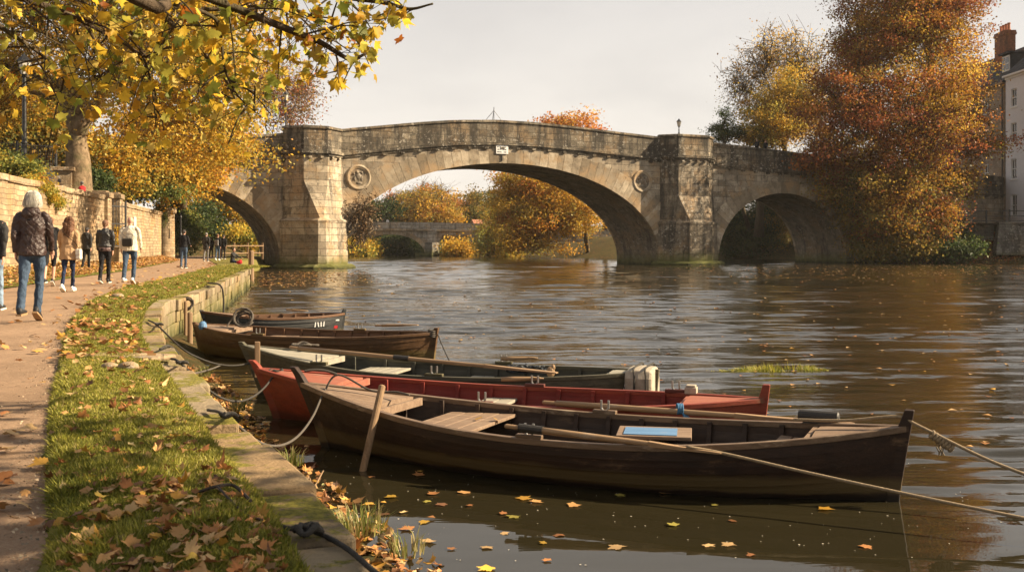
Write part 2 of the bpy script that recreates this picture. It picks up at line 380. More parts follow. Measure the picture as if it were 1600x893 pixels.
def _outline():
    tips = [(90, 1.0), (38, .95), (-22, .68)]; pts = []
    half = [(-84, .28), (-52, .46), (-30, .74), (-20, .66), (-10, .72), (0, .58), (12, .72), (20, .70), (32, .98), (42, .78), (50, .80), (60, .62), (70, .78), (77, .76), (90, 1.04)]
    for a, r in half: pts.append((a, r))
    for a, r in half[-2::-1]: pts.append((180 - a, r))
    return np.array([(r * math.cos(R(a)), r * math.sin(R(a))) for a, r in pts])
OUTL = _outline()
def lobed(name, C, S, tint, mat, parent=None, tilt=None, curl=.25, frames=None):
    """maple-like lobed leaves, C centres, S half-widths"""
    n = len(C); K = len(OUTL); a, b, nr = frames if frames is not None else rand_frames(n, tilt)
    cu = rng.normal(0, curl, n)[:, None, None]; cu2 = rng.normal(0, curl, n)[:, None, None]
    x = OUTL[:, 0][None, :, None] * rng.uniform(.62, 1.1, (n, 1, 1)); y = OUTL[:, 1][None, :, None]
    jit = 1 + rng.normal(0, .09, (n, K, 1))
    z = cu * x * x + cu2 * y * y
    V = C[:, None, :] + S[:, None, None] * jit * (a[:, None, :] * x + b[:, None, :] * y + nr[:, None, :] * z)
    V = np.concatenate([C[:, None, :], V], 1).reshape(-1, 3)
    k = np.arange(K); tri = np.stack([np.zeros(K, int), 1 + k, 1 + (k + 1) % K], 1)
    Fs = (np.arange(n)[:, None, None] * (K + 1) + tri[None]).reshape(-1)
    nf = n * K
    return np_mesh(name, V, Fs, np.arange(nf) * 3, np.full(nf, 3), mat, parent, np.repeat(tint, K, axis=0))
PAL = {
 'gold': ([(.42, .25, .030), (.50, .32, .045), (.36, .19, .022), (.30, .25, .05), (.20, .19, .04)], [.3, .25, .2, .15, .1]),
 'goldgreen': ([(.38, .27, .035), (.22, .22, .045), (.44, .29, .035), (.12, .14, .03), (.36, .17, .02)], [.28, .26, .2, .16, .1]),
 'maple': ([(.54, .36, .035), (.36, .32, .05), (.48, .26, .025), (.36, .12, .02), (.17, .19, .03), (.56, .42, .10)], [.34, .24, .14, .025, .13, .12]),
 'russet': ([(.24, .075, .028), (.29, .105, .026), (.32, .16, .025), (.17, .050, .026), (.25, .16, .03)], [.28, .26, .2, .16, .1]),
 'orange': ([(.44, .17, .022), (.48, .24, .028), (.34, .11, .022), (.30, .20, .035)], [.3, .3, .25, .15]),
 'amber': ([(.36, .20, .025), (.28, .19, .03), (.42, .24, .028), (.20, .17, .035), (.30, .12, .022)], [.28, .26, .2, .16, .1]),
 'olive': ([(.16, .13, .028), (.22, .15, .028), (.10, .10, .025), (.28, .16, .025)], [.3, .27, .25, .18]),
 'green': ([(.030, .050, .016), (.050, .075, .02), (.075, .085, .022)], [.4, .35, .25]),
 'midgreen': ([(.10, .13, .03), (.16, .17, .035), (.07, .09, .025), (.24, .2, .04)], [.3, .3, .2, .2]),
 'litter': ([(.42, .23, .085), (.34, .15, .05), (.48, .31, .14), (.24, .10, .035), (.46, .25, .045), (.16, .075, .035)], [.25, .2, .2, .15, .12, .08]),
 'dry': ([(.20, .13, .07), (.14, .085, .045), (.28, .19, .1)], [.4, .35, .25]),
}
def tints(pal, n, jitter=.22):
    cols, w = PAL[pal]; w = np.array(w) / sum(w)
    c = np.array(cols)[rng.choice(len(cols), n, p=w)]
    return np.clip(c * np.exp(rng.normal(0, jitter, (n, 1))), 0, .8)

# ------------------------------------------------------------------ river edge and paths as curves x(y)
def curve(px):
    pts = sorted(px, key=lambda q: q[0]); ys = np.array([q[0] for q in pts]); xs = np.array([q[1] for q in pts])
    return lambda y: np.interp(y, ys, xs)
def from_px(lst): return [(P(x, y).y, P(x, y).x) for x, y in lst]
kerb_px = [(590, 893), (500, 787), (410, 702), (343, 627), (291, 571), (270, 550), (252, 524), (248, 495), (263, 472), (320, 453), (391, 420)]
KP = [(0.6, .75), (1.6, .25), (2.5, -.1)] + from_px(kerb_px)
_ks = spline([(x, y, 0) for y, x in KP], 6)
kx = curve([(v.y, v.x) for v in _ks])
edge_px = [(56, 893), (67, 784), (71, 709), (75, 635), (89, 579), (104, 515), (121, 489), (148, 468), (201, 448), (269, 435), (336, 416)]
_pe = spline([(x, y, 0) for y, x in [(.6, -.75), (1.8, -1.15)] + from_px(edge_px) + [(62, -18.2), (80, -23.5), (110, -29), (150, -35)]], 5)
pr = curve([(v.y, v.x) for v in _pe])
pl = curve([(0, -12.4), (20, -12.2), (24.3, -12.2), (32, -14.0), (40, -15.4), (48, -17.4), (67, -22.0), (80, -27), (110, -34), (150, -41)])
bankx = curve([(50, -12.9), (51.5, -13.4), (60, -16.2), (80, -19.6), (110, -25.0), (150, -31)])     # grassy edge beyond the quay corner
wl = curve([(5, -13.0), (20, -15.2), (35.7, -17.9), (52, -20.6), (73, -25.2), (80, -28.5), (110, -37), (170, -46)])
YE = 50.6

def sstep(a, b, x):
    t = np.clip((x - a) / (b - a), 0, 1); return t * t * (3 - 2 * t)
def grid_obj(name, X, Y, Z, mat, smooth=True):
    r, c = X.shape; V = np.stack([X, Y, Z], -1).reshape(-1, 3)
    i = np.arange(r * c).reshape(r, c)
    Fq = np.stack([i[:-1, :-1], i[:-1, 1:], i[1:, 1:], i[1:, :-1]], -1).reshape(-1, 4); n = len(Fq)
    o = np_mesh(name, V, Fq.ravel(), np.arange(n) * 4, np.full(n, 4), mat)
    if smooth: o.data.polygons.foreach_set('use_smooth', [True] * n)
    tag(o, kind='structure'); return o
_h = rng.uniform(0, 6.28, (12, 3)); _k = rng.normal(0, 1, (12, 2))
def wav(x, y, s):
    z = 0
    for i in range(12): z = z + np.sin(x * _k[i, 0] * s * (1 + i * .35) + y * _k[i, 1] * s * (1 + i * .35) + _h[i, 0]) / (1 + i * .5)
    return z / 4

# ---- ground materials
def lawn_mat():
    m, nt, b = newmat('lawn soil and turf'); o = pos(nt)
    c = ramp(nt, noise(nt, o, 2.2, 8, .7), [(.36, (.085, .10, .018)), (.5, (.16, .165, .03)), (.64, (.25, .215, .05))])
    c = mix(nt, ramp(nt, noise(nt, o, 11, 6, .75), [(.56, 0.0), (.66, .55)]), c, (.20, .14, .055))
    link(nt, c, b.inputs['Base Color']); b.inputs['Roughness'].default_value = 1; b.inputs['Specular IOR Level'].default_value = .1
    link(nt, bump(nt, noise(nt, o, 40, 6, .7), 1.0, .03), b.inputs['Normal']); return m
def path_mat():
    m, nt, b = newmat('pinkish gravel path'); o = pos(nt)
    c = ramp(nt, noise(nt, o, 1.1, 7, .65), [(.35, (.20, .125, .076)), (.65, (.33, .212, .132))])
    c = mix(nt, ramp(nt, noise(nt, o, 70, 4, .8), [(.35, .0), (.7, .55)]), c, (.42, .31, .21))
    c = mix(nt, ramp(nt, noise(nt, o, 95, 4, .8), [(.55, .0), (.66, .7)]), c, (.16, .09, .06))
    c = mix(nt, ramp(nt, noise(nt, nd(nt, 'Mapping', {'Vector': o, 'Scale': (1.6, .2, 1)}).outputs[0], 1.2, 5), [(.5, .0), (.7, .4)]), c, (.22, .14, .085))
    link(nt, c, b.inputs['Base Color']); b.inputs['Roughness'].default_value = .95; b.inputs['Specular IOR Level'].default_value = .15
    link(nt, bump(nt, math_(nt, 'ADD', noise(nt, o, 120, 5, .8), math_(nt, 'MULTIPLY', noise(nt, o, 4, 6), 3.0)), .7, .012), b.inputs['Normal']); return m
def soil_mat(name, a, bcol, c2):
    m, nt, b = newmat(name); o = pos(nt)
    c = ramp(nt, noise(nt, o, .35, 8, .7), [(.3, a), (.7, bcol)])
    c = mix(nt, ramp(nt, noise(nt, o, 3.0, 7, .75), [(.48, 0.0), (.6, .8)]), c, c2)
    link(nt, c, b.inputs['Base Color']); b.inputs['Roughness'].default_value = 1; b.inputs['Specular IOR Level'].default_value = .1
    link(nt, bump(nt, noise(nt, o, 3, 8, .75), 1.0, .2), b.inputs['Normal']); return m
M['lawn'] = lawn_mat(); M['path'] = path_mat()
M['soil'] = soil_mat('leafy bank soil', (.045, .04, .018), (.09, .085, .03), (.15, .085, .035))
M['meadow'] = soil_mat('meadow turf', (.13, .14, .035), (.20, .18, .05), (.25, .17, .06))  # yellow green ground with brown mottling from noise
def water_mat():
    m, nt, b = newmat('river water'); o = pos(nt)
    yy = nd(nt, 'SeparateXYZ', {0: o}).outputs[1]; xx = nd(nt, 'SeparateXYZ', {0: o}).outputs[0]
    dirt = noise(nt, o, .06, 5)
    link(nt, ramp(nt, dirt, [(.3, (.017, .0145, .007)), (.7, (.026, .021, .010))]), b.inputs['Base Color'])
    link(nt, nd(nt, 'MapRange', {0: yy, 1: 14.0, 2: 80.0, 3: .02, 4: .07}).outputs[0], b.inputs['Roughness']); b.inputs['IOR'].default_value = 1.33; b.inputs['Specular IOR Level'].default_value = .5
    def wv(sx, sy, sc, rot, d=4, ro=.5): return noise(nt, nd(nt, 'Mapping', {'Vector': o, 'Scale': (sx, sy, 1), 'Rotation': (0, 0, R(rot))}).outputs[0], sc, d, ro, .4)
    far = nd(nt, 'MapRange', {0: yy, 1: 7.0, 2: 13.0, 3: .08, 4: 1.0}).outputs[0]
    h = math_(nt, 'ADD', math_(nt, 'MULTIPLY', wv(1.8, 6.0, 1.0, 3, 2), .008), math_(nt, 'MULTIPLY', wv(5, 14.0, 1.0, -5, 2), .003))
    link(nt, bump(nt, math_(nt, 'MULTIPLY', h, far), 1.0, 1.0), b.inputs['Normal'])
    return m
M['water'] = water_mat()

# ------------------------------------------------------------------ THE SETTING
# one sheet of ground out to the horizon, with the river bed cut into it
RIV = np.array([(.9, -30), (.9, 0), (.3, 2.4), (-2.5, 9), (-7, 24), (-11.3, 45), (-12.6, 51.5), (-16.2, 60), (-19.6, 80), (-25, 110), (-31, 150), (-38, 196), (-4, 196), (-1, 178), (4, 162), (10, 150), (25, 139), (37, 137), (37.5, 111), (45, 107.5), (60, 105.5), (120, 98), (220, 60), (220, -30)])
def poly_sd(px, py, poly):
    n = len(poly); d = np.full(px.shape, 1e9); ins = np.zeros(px.shape, bool)
    for i in range(n):
        ax, ay = poly[i]; bx, by = poly[(i + 1) % n]
        ex, ey = bx - ax, by - ay; t = np.clip(((px - ax) * ex + (py - ay) * ey) / (ex * ex + ey * ey), 0, 1)
        d = np.minimum(d, np.hypot(px - ax - t * ex, py - ay - t * ey))
        c = ((ay > py) != (by > py)) & (px < (bx - ax) * (py - ay) / (by - ay + 1e-12) + ax); ins ^= c
    return np.where(ins, -d, d)
def ground_h(gx, gy):
    s = poly_sd(gx, gy, RIV)
    right = sstep(10, 30, gx) * (1 - sstep(122, 137, gy))
    cap = np.where(gx > 12, 4.2 * right + 3.2 * (1 - right), 2.4)
    slope = .62 * right + .34 * (1 - right)
    left = (gx < 0) & (gy < 100)
    cap = np.where(left, np.where(gy < 84, .45, .7), cap)
    z = np.where(s > 0, np.minimum(s * slope, cap) + .12 * wav(gx, gy, .5) * np.clip(s, 0, 1), np.maximum(-1.6, s * .5))
    z = np.where(left & (s > 0), np.minimum(z, cap), z)
    z = z + np.where(left, 0, sstep(6, 200, s) * 6)
    return z
gx, gy = np.meshgrid(np.concatenate([[-1500, -600, -320], np.arange(-160, 161, 2.0), [320, 600, 1500]]), np.concatenate([[-300, -100], np.arange(-30, 261, 2.0), [300, 380, 500, 800, 2500]]))
grid_obj('ground', gx, gy, ground_h(gx, gy), M['soil'])
WN = 80; _wl = .17 * (2.6 / .17) ** (np.arange(WN) / WN) * rng.uniform(.9, 1.1, WN); _wd = rng.normal(0, .36, WN) + np.pi / 2; _wp = rng.uniform(0, 6.28, WN); _ws = .0225 * np.where(_wl < .3, .7, 1.0) * np.where(_wl > 1.2, .75, 1.0)
def wz(x, y, dy=0.0):
    """height of the ripples: many small wave trains running up and down the river, calm in patches and close to the near bank"""
    ruf = np.clip(.62 + .75 * wav(x * .10, y * .55, .32) + .45 * wav(x * .25 + 9, y, .9), .12, 1.7)
    near = .06 + .94 * sstep(6.6, 12.5, y + .25 * x)
    z = 0 * x
    for i in range(WN):
        k = 2 * np.pi / _wl[i]; at = np.clip(_wl[i] / (2.6 * dy + 1e-6) - .4, 0, 1) if hasattr(dy, 'shape') else 1.0
        z = z + at * (_ws[i] / k) * np.sin(k * (x * np.cos(_wd[i]) * .8 + y * np.sin(_wd[i])) + _wp[i] + 1.2 * wav(x * .2, y * .3, .5))
    return z * ruf * near * (1.15 + .35 * sstep(18, 60, y))
vy = [2.0]
while vy[-1] < 214: vy.append(vy[-1] * 1.0036)
vy = np.array(vy); vu = np.linspace(-.95, 1.05, 420); dyv = (vy * .0036)[:, None] + 0 * vu[None]
X = vy[:, None] * vu[None]; Y = vy[:, None] + 0 * vu[None]
wat = grid_obj('river_water', X, Y, wz(X, Y, dyv), M['water'])
bm_ = bmesh.new(); bm_.from_mesh(wat.data); q = [bm_.verts.new(v) for v in ((-70, -40, -.25), (240, -40, -.25), (240, 216, -.25), (-70, 216, -.25))]; bm_.faces.new(q); bm_.to_mesh(wat.data); bm_.free()

# towpath, lawn, verge, terrace
ys = np.concatenate([np.linspace(.6, 14, 60), np.linspace(14.6, 60, 60), np.linspace(61.5, 150, 40)])
cols = np.linspace(0, 1, 24)
Xl = (pl(ys) - .4)[:, None]; Xr = (pr(ys) + .35)[:, None]
X = Xl + (Xr - Xl) * cols[None]; Y = np.repeat(ys[:, None], 24, 1)
grid_obj('towpath', X, Y, LAND + .012 * wav(X, Y, 1.5), M['path'])
ys = np.concatenate([np.linspace(.6, 14, 110), np.linspace(14.3, YE, 80)])
cols = np.linspace(0, 1, 26)
Xl = (pr(ys) + .05 * wav(ys, ys * 0, 6) + .03 * wav(ys * 1.0, ys * 0 + 3, 19))[:, None]; Xr = (kx(ys) - .25)[:, None]
X = Xl + (Xr - Xl) * cols[None]; Y = np.repeat(ys[:, None], 26, 1)
def lawn_z(u, x, y): return LAND + .012 + .045 * np.sin(np.pi * np.clip(u, 0, 1)) ** .6 + .012 * wav(x, y, 4)
Z = lawn_z(cols[None] + 0 * X, X, Y); Z[:, 0] = LAND - .03
grid_obj('lawn', X, Y, Z, M['lawn'])
ys = np.linspace(YE, 150, 60); cols = np.linspace(0, 1, 10)
Xl = (pr(ys) + .1)[:, None]; Xr = np.maximum(bankx(ys), pr(ys) + .5)[:, None]
X = Xl + (Xr - Xl) * cols[None]; Y = np.repeat(ys[:, None], 10, 1)
Z = LAND + .03 + .05 * wav(X, Y, 1.5); Z[:, -1] = -.2; Z[:, -2] = .75
grid_obj('river_bank', X, Y, Z, M['meadow'])
ys = np.linspace(4, 150, 100); cols = np.linspace(0, 1, 8)
Xl = (wl(ys) - .3)[:, None]; Xr = (pl(ys) + .1 + .15 * wav(ys, ys * 0, 2.5))[:, None]
X = Xl + (Xr - Xl) * cols[None]; Y = np.repeat(ys[:, None], 8, 1)
grid_obj('verge', X, Y, LAND + .02 + .22 * (1 - cols[None]) ** 2 + .03 * wav(X, Y, 2), M['lawn'])
ys = np.linspace(6, 190, 110); off = np.concatenate([[.05, .8, 2, 3.5], np.linspace(5, 60, 26), [90, 150]])
B = sstep(74, 82, ys)[:, None]
X = (wl(ys) - .2)[:, None] - off[None]; Y = np.repeat(ys[:, None], len(off), 1)
Zt = 3.95 + .10 * np.minimum(off, 30)[None] + .08 * wav(X, Y, .6); Zb = .9 + np.minimum(.42 * off[None], 6) + .1 * wav(X, Y, .6)
grid_obj('terrace', X, Y, Zt * (1 - B) + Zb * B, M['soil'])
def terr(x, y):
    o = float(wl(y)) - .2 - x; b = float(sstep(74, 82, np.array(y)))
    return (3.95 + .10 * min(o, 30)) * (1 - b) + (.9 + min(.42 * o, 6)) * b

# ---- stone quay: capping stones and the wall below
quay = empty('quay_wall', (-2, 7, 0), 0, 'curved low stone quay wall with worn mossy capping stones beside the lawn', 'wall')
def local(o): return Vector(o.location)
arc = [Vector((x, y, 0)) for y, x in [(v.y, v.x) for v in _ks] if y <= 51]
seg = [0.0]
for i in range(1, len(arc)): seg.append(seg[-1] + (arc[i] - arc[i - 1]).length)
def at_arc(s):
    j = min(max(np.searchsorted(seg, s) - 1, 0), len(arc) - 2); t = (s - seg[j]) / (seg[j + 1] - seg[j])
    d = (arc[j + 1] - arc[j]).normalized(); return arc[j].lerp(arc[j + 1], t), d
caps, wall = MB(), MB(); s = 0.0; L0 = local(quay)
while s < seg[-1] - .5:
    ln = U(.5, 1.05) * (1 if s < 25 else 1.6); e = min(s + ln, seg[-1])
    p0, d0 = at_arc(s + .012); p1, d1 = at_arc(e - .012)
    n0 = Vector((d0.y, -d0.x, 0)); n1 = Vector((d1.y, -d1.x, 0)); jz = U(-.035, .016); jo = U(-.045, .03); w = .30 + U(-.02, .05)
    zt0, zt1 = LAND + jz + U(-.008, .008), LAND + jz + U(-.008, .008)
    b = [p0 + n0 * (.04 + jo), p1 + n1 * (.04 + jo), p1 - n1 * w, p0 - n0 * w]
    caps.hexa([Vector((q.x, q.y, .63)) - L0 for q in b], [Vector((q.x, q.y, z)) - L0 for q, z in zip(b, (zt0, zt1, zt1, zt0))])
    s = e
for row, (za, zb) in enumerate([(-.35, .15), (.16, .40), (.41, .625)]):
    s = -U(0, .4)
    while s < seg[-1] - .2:
        ln = U(.4, .85) * (1 if s < 25 else 1.6); a, e = max(s, 0) + .008, min(s + ln, seg[-1]) - .008
        p0, d0 = at_arc(a); p1, d1 = at_arc(e); n0 = Vector((d0.y, -d0.x, 0)); n1 = Vector((d1.y, -d1.x, 0)); jo = U(-.025, .015)
        b = [p0 + n0 * jo, p1 + n1 * jo, p1 - n1 * .35, p0 - n0 * .35]
        wall.hexa([Vector((q.x, q.y, za)) - L0 for q in b], [Vector((q.x, q.y, zb)) - L0 for q in b]); s += ln
caps.build('capping_stones', M['kerb'], quay, bevel=.018); wall.build('wall_face', M['kerb'], quay, bevel=.012)
back = MB()   # the return of the quay at its far corner
pe, de = at_arc(seg[-1]); b0 = Vector((pe.x + .03, pe.y, 0)); b1 = Vector((-16.0, 60, 0)); n = Vector((.35, 0, 0))
for za, zb, o in ((-.35, .62, 0.0), (.625, LAND, .03)):
    q = [b0 + Vector((o, .01, 0)), b1 + Vector((o, 0, 0)), b1 - n, b0 - n + Vector((0, .01, 0))]
    back.hexa([Vector((v.x, v.y, za)) - L0 for v in q], [Vector((v.x, v.y, zb)) - L0 for v in q])
back.build('return_wall', M['kerb'], quay)
# mud and leaves at the foot of the quay
ys = np.linspace(3.5, 17, 110); cols = np.linspace(0, 1, 14)
MW = ([3.5, 5, 5.8, 6.6, 7.3, 8.5, 9.6, 11.4, 14, 15.5, 17], [1.0, 1.05, 1.08, 1.0, .98, .92, .9, .95, .85, .5, .1])
def mudw(y): return np.interp(y, *MW) * (1 + .12 * wav(y, y * 0, 3))
def mudz(q, x, y): return .16 * (1 - np.clip(q, 0, 2) ** 1.6) - .02 + .03 * wav(x, y, 5) * (1 - np.clip(q, 0, 1))
wid = mudw(ys); X = (kx(ys) - .02)[:, None] + wid[:, None] * 1.15 * cols[None]; Y = np.repeat(ys[:, None], 14, 1)
Zf = mudz(1.15 * cols[None] + 0 * X, X, Y)
grid_obj('mud_bank', X, Y, Zf, M['soil'])

# ------------------------------------------------------------------ grass and fallen leaves (nobody could count these)
def blades(name, n, ylo, yhi, hgt, power, label, ufun=None):
    y = ylo * (yhi / ylo) ** (rng.random(n) ** power); u = rng.random(n)
    x0 = pr(y) + .01; x1 = kx(y) - .23; x = x0 + (x1 - x0) * u
    z = lawn_z(u, x, y) - .01
    h = hgt * rng.uniform(.5, 1.5, n) * (1 + .7 * (wav(x, y, 2.2) > .3)) * (1 + (y / 9) * .25)
    w = .0034 * (1 + y / 5)
    an = rng.uniform(0, 6.28, n); le = rng.normal(0, .55, (n, 2)) * h[:, None]
    h = h * np.clip(.25 + u / .08 + .4 * wav(x, y, 7), .2, 1) * np.clip(.95 + .5 * wav(x, y, 1.7), .5, 1.4)
    A = np.stack([x - w * np.cos(an), y - w * np.sin(an), z], 1); B = np.stack([x + w * np.cos(an), y + w * np.sin(an), z], 1)
    T = np.stack([x + le[:, 0], y + le[:, 1], z + h], 1)
    V0 = np.stack([A, B, T], 1); kp = (wav(x, y, 2.6) + .6 * wav(x, y, 7) + .25 * rng.normal(size=n)) < .62; V = V0[kp].reshape(-1, 3); x, y = x[kp], y[kp]; n = int(kp.sum())
    gi = np.clip(np.round(1.25 + 1.1 * wav(x, y, 1.1) + .5 * wav(x, y, 5) + rng.normal(0, .75, n)), 0, 3).astype(int); g = np.array([(.13, .145, .022), (.22, .215, .032), (.31, .28, .05), (.38, .30, .11)])[gi]
    g = g * np.exp(rng.normal(0, .2, (n, 1)))
    o = np_mesh(name, V, np.arange(3 * n), np.arange(n) * 3, np.full(n, 3), M['grass'], None, g)
    return tag(o, label, 'grass', kind='stuff')
blades('lawn_grass', 300000, 2.0, 50, .021, .8, 'short green grass of the riverside lawn')
def lawn_leaves(n, ylo, yhi, slo, shi, pw):
    y = ylo * (yhi / ylo) ** (rng.random(n) ** pw); u = np.clip(rng.beta(1.6, 1.2, n) + .0, 0, 1.12)
    near = rng.random(n) < np.interp(y, [2, 5, 9, 20], [1, .9, .75, .8])
    x = pr(y) + (kx(y) - .28 - pr(y)) * u
    z = np.where(u < 1, lawn_z(u, x, y) + .022, LAND + .012)
    k = near & (wav(x, y, 1.3) > rng.uniform(-1.4, .5, n))
    return np.stack([x, y, z], 1)[k]
C = np.concatenate([lawn_leaves(520, 2.2, 9, 0, 0, .9), lawn_leaves(600, 2.2, 4.5, 0, 0, .9)])
S = rng.uniform(.016, .047, len(C)); o = lobed('lawn_leaves', C, S, tints('litter', len(C), .3), M['litter'], tilt=.4, curl=.6)
tag(o, 'fallen autumn leaves scattered over the lawn', 'leaves', kind='stuff')
y = 9 * (50 / 9) ** rng.random(2000); u = rng.random(2000); x = pr(y) + (kx(y) - .25 - pr(y)) * u
C = np.stack([x, y, lawn_z(u, x, y) + .03], 1)[wav(x, y, .9) > rng.uniform(-1.0, .8, 2000)]
o = quads('distant_lawn_leaves', C, rng.uniform(.05, .12, len(C)), tints('litter', len(C)), M['litter'], tilt=.4, aspect=.8)
tag(o, 'small fallen leaves on the far stretch of lawn', 'leaves', kind='stuff')
# on the path and verge
y = 2.2 * (60 / 2.2) ** rng.random(1500); x = pl(y) + (pr(y) - pl(y)) * np.clip(rng.random(1500) ** .6, 0, 1)
edge = rng.random(1500) < .35
x = np.where(edge, pr(y) - np.abs(rng.normal(0, .25, 1500)), x)
keep = rng.random(1500) < np.interp(y, [2, 10, 60], [.22, .2, .45])
C = np.stack([x, y, np.full(1500, LAND + .03)], 1)[keep]
o = lobed('path_leaves', C, rng.uniform(.03, .075, len(C)) * (1 + C[:, 1] / 60), tints('litter', len(C)), M['litter'], tilt=.25, curl=.3)
tag(o, 'brown leaves blown across the gravel path', 'leaves', kind='stuff')
n = 16000; y = rng.uniform(8, 95, n); q = rng.random(n) ** .8; x = pl(y) + .3 + (wl(y) - pl(y)) * q
C = np.stack([x, y, LAND + .08 + .22 * q ** 2 + rng.uniform(0, .05, n)], 1)
o = quads('verge_leaves', C, rng.uniform(.06, .14, n), tints('litter', n), M['litter'], tilt=.5, aspect=.8)
tag(o, 'drift of dry leaves along the foot of the garden wall', 'leaves', kind='stuff')
n = 2600; y = 2.3 * (16 / 2.3) ** rng.random(n); x = np.where(rng.random(n) < .4, pr(y) - np.abs(rng.normal(0, .12, n)), pl(y) + (pr(y) - pl(y)) * rng.random(n) ** .45)
o = quads('path_grit', np.stack([x, y, np.full(n, LAND + .014)], 1), rng.uniform(.006, .018, n), np.array([(.27, .21, .14)]) * np.exp(rng.normal(0, .35, (n, 1))), M['litter'], tilt=.5, aspect=.9); tag(o, 'loose grit on the gravel path', 'gravel', kind='stuff')
# heap against the quay foot
n = 3000; y = 4.8 + 11 * rng.random(n) ** 1.7; q = np.clip(rng.beta(1.5, 1.2, n) * 1.12, 0, 1.12); x = kx(y) + .02 + mudw(y) * q
C = np.stack([x, y, np.maximum(.006, mudz(q, x, y)) + rng.uniform(.0, .03, n) * (q < .9)], 1); k = wav(x, y, 1.5) > rng.uniform(-1.3, .6, n); C = C[k]; n = len(C)
o = lobed('quayside_leaves', C, rng.uniform(.03, .068, n), tints('litter', n, .35), M['litter'], tilt=.45, curl=.5)
tag(o, 'wet leaves heaped at the foot of the quay', 'leaves', kind='stuff')
# long tufts at the quay foot: each a plant of its own
def tuft(c, n, h, spread, label):
    a = rng.uniform(0, 6.28, n); r = spread * np.sqrt(rng.random(n)) * .5; base = np.stack([r * np.cos(a), r * np.sin(a), np.zeros(n)], 1)
    hh = h * rng.uniform(.5, 1.2, n); a2 = a + rng.normal(0, .7, n); le = rng.uniform(.1, .9, n) * hh
    mid = base + np.stack([np.cos(a2) * le * .35, np.sin(a2) * le * .35, hh * .65], 1); tip = base + np.stack([np.cos(a2) * le, np.sin(a2) * le, hh * .9], 1)
    sd_ = np.stack([-np.sin(a2), np.cos(a2), 0 * a], 1) * .004
    V = np.stack([base - sd_, base + sd_, mid + sd_ * .8, mid - sd_ * .8, tip], 1).reshape(-1, 3)
    i = np.arange(n) * 5; q = np.stack([i, i + 1, i + 2, i + 3], 1); t = np.stack([i + 3, i + 2, i + 4], 1)
    flat = np.concatenate([q.ravel(), t.ravel()]); st = np.concatenate([np.arange(n) * 4, 4 * n + np.arange(n) * 3]); tt = np.concatenate([np.full(n, 4), np.full(n, 3)])
    g = np.array([(.12, .15, .03), (.2, .22, .045), (.3, .27, .1), (.4, .33, .16)])[rng.choice(4, n)]
    o = np_mesh('grass_tuft', V, flat, st, tt, M['grass'], None, np.concatenate([g, g])); o.location = c
    return tag(o, label, 'plant', 'grass tufts at the foot of the quay')
def foot(px, py, dx=.1, z=.1):
    v = P(px, py, z); return (v.x, v.y, z)
tuft(foot(560, 830), 190, .15, .34, 'broad green grass tuft in the leaf heap at the bottom of the picture')
tuft(foot(455, 725), 120, .13, .2, 'small pale grass tuft below the mossy capping stones')
tuft(foot(635, 865), 60, .13, .2, 'thin grass tuft growing at the water edge of the leaf heap')
tuft(foot(375, 640), 90, .16, .22, 'grass tuft under the bow of the red boat')
tuft(foot(318, 588), 90, .16, .25, 'grass tuft below the bow of the grey green boat')
# ------------------------------------------------------------------ THE BRIDGE (local x along the bridge, y back through it, z up)
BR0 = Vector((-15.75, 84.0, 0)); BA = R(25); BW = 8.0
bridge = empty('stone_bridge', BR0, BA, 'big old stone bridge with one wide main arch and two side arches', 'bridge')
def bl(s, y, z): return BR0 + Matrix.Rotation(BA, 3, 'Z') @ Vector((s, y, z))
prof = [(-60, 7.6), (-40, 8.5), (-20, 9.7), (-5, 10.75), (-1, 11.15), (2, 11.55), (8, 12.35), (12, 12.8), (16, 13.0), (20, 12.98), (24, 12.8), (33, 12.25), (40, 11.95), (50, 11.4), (62, 10.6), (95, 9.0)]
zp = lambda s: np.interp(s, [a for a, b in prof], [b for a, b in prof])
PH = 2.15
ARCH = [(-12.0, 8.8, .6, 6.5), (17.2, 15.8, .55, 8.65), (48.0, 8.2, .6, 6.6)]   # centre, half span, springing, rise
def zbot(s):
    for c, a, z0, b in ARCH:
        if abs(s - c) <= a: return z0 + b * math.sqrt(max(0, 1 - ((s - c) / a) ** 2))
    return -1.5
ss = [-60, -40]
for c, a, z0, b in ARCH:
    ss += [c - a - .0005]
    ss += [c - a * math.cos(math.pi * k / 56) for k in range(57)]
    ss += [c + a + .0005]
ss += [66, 95]; ss = sorted(ss)
body, sof = MB(), MB()
for fy, flip in ((0.0, False), (BW, True)):
    vs = []; fs = []
    for s in ss: vs += [(s, fy, zbot(s)), (s, fy, float(zp(s)) - PH)]
    for i in range(len(ss) - 1):
        f = (2 * i, 2 * i + 2, 2 * i + 3, 2 * i + 1); fs.append(f[::-1] if flip else f)
    body.add(vs, fs)
vs, fs = [], []
for s in ss: vs += [(s, 0, float(zp(s)) - PH), (s, BW, float(zp(s)) - PH)]
for i in range(len(ss) - 1): fs.append((2 * i, 2 * i + 2, 2 * i + 3, 2 * i + 1))
body.add(vs, fs)
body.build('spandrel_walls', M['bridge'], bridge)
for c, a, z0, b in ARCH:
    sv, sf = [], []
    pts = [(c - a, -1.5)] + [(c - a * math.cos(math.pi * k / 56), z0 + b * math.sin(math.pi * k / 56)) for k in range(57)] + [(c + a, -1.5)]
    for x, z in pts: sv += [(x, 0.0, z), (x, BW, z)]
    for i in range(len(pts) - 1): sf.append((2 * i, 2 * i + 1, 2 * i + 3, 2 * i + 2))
    g = MB().add(sv, sf).build('arch_soffit', M['soffit'], bridge, smooth=True)
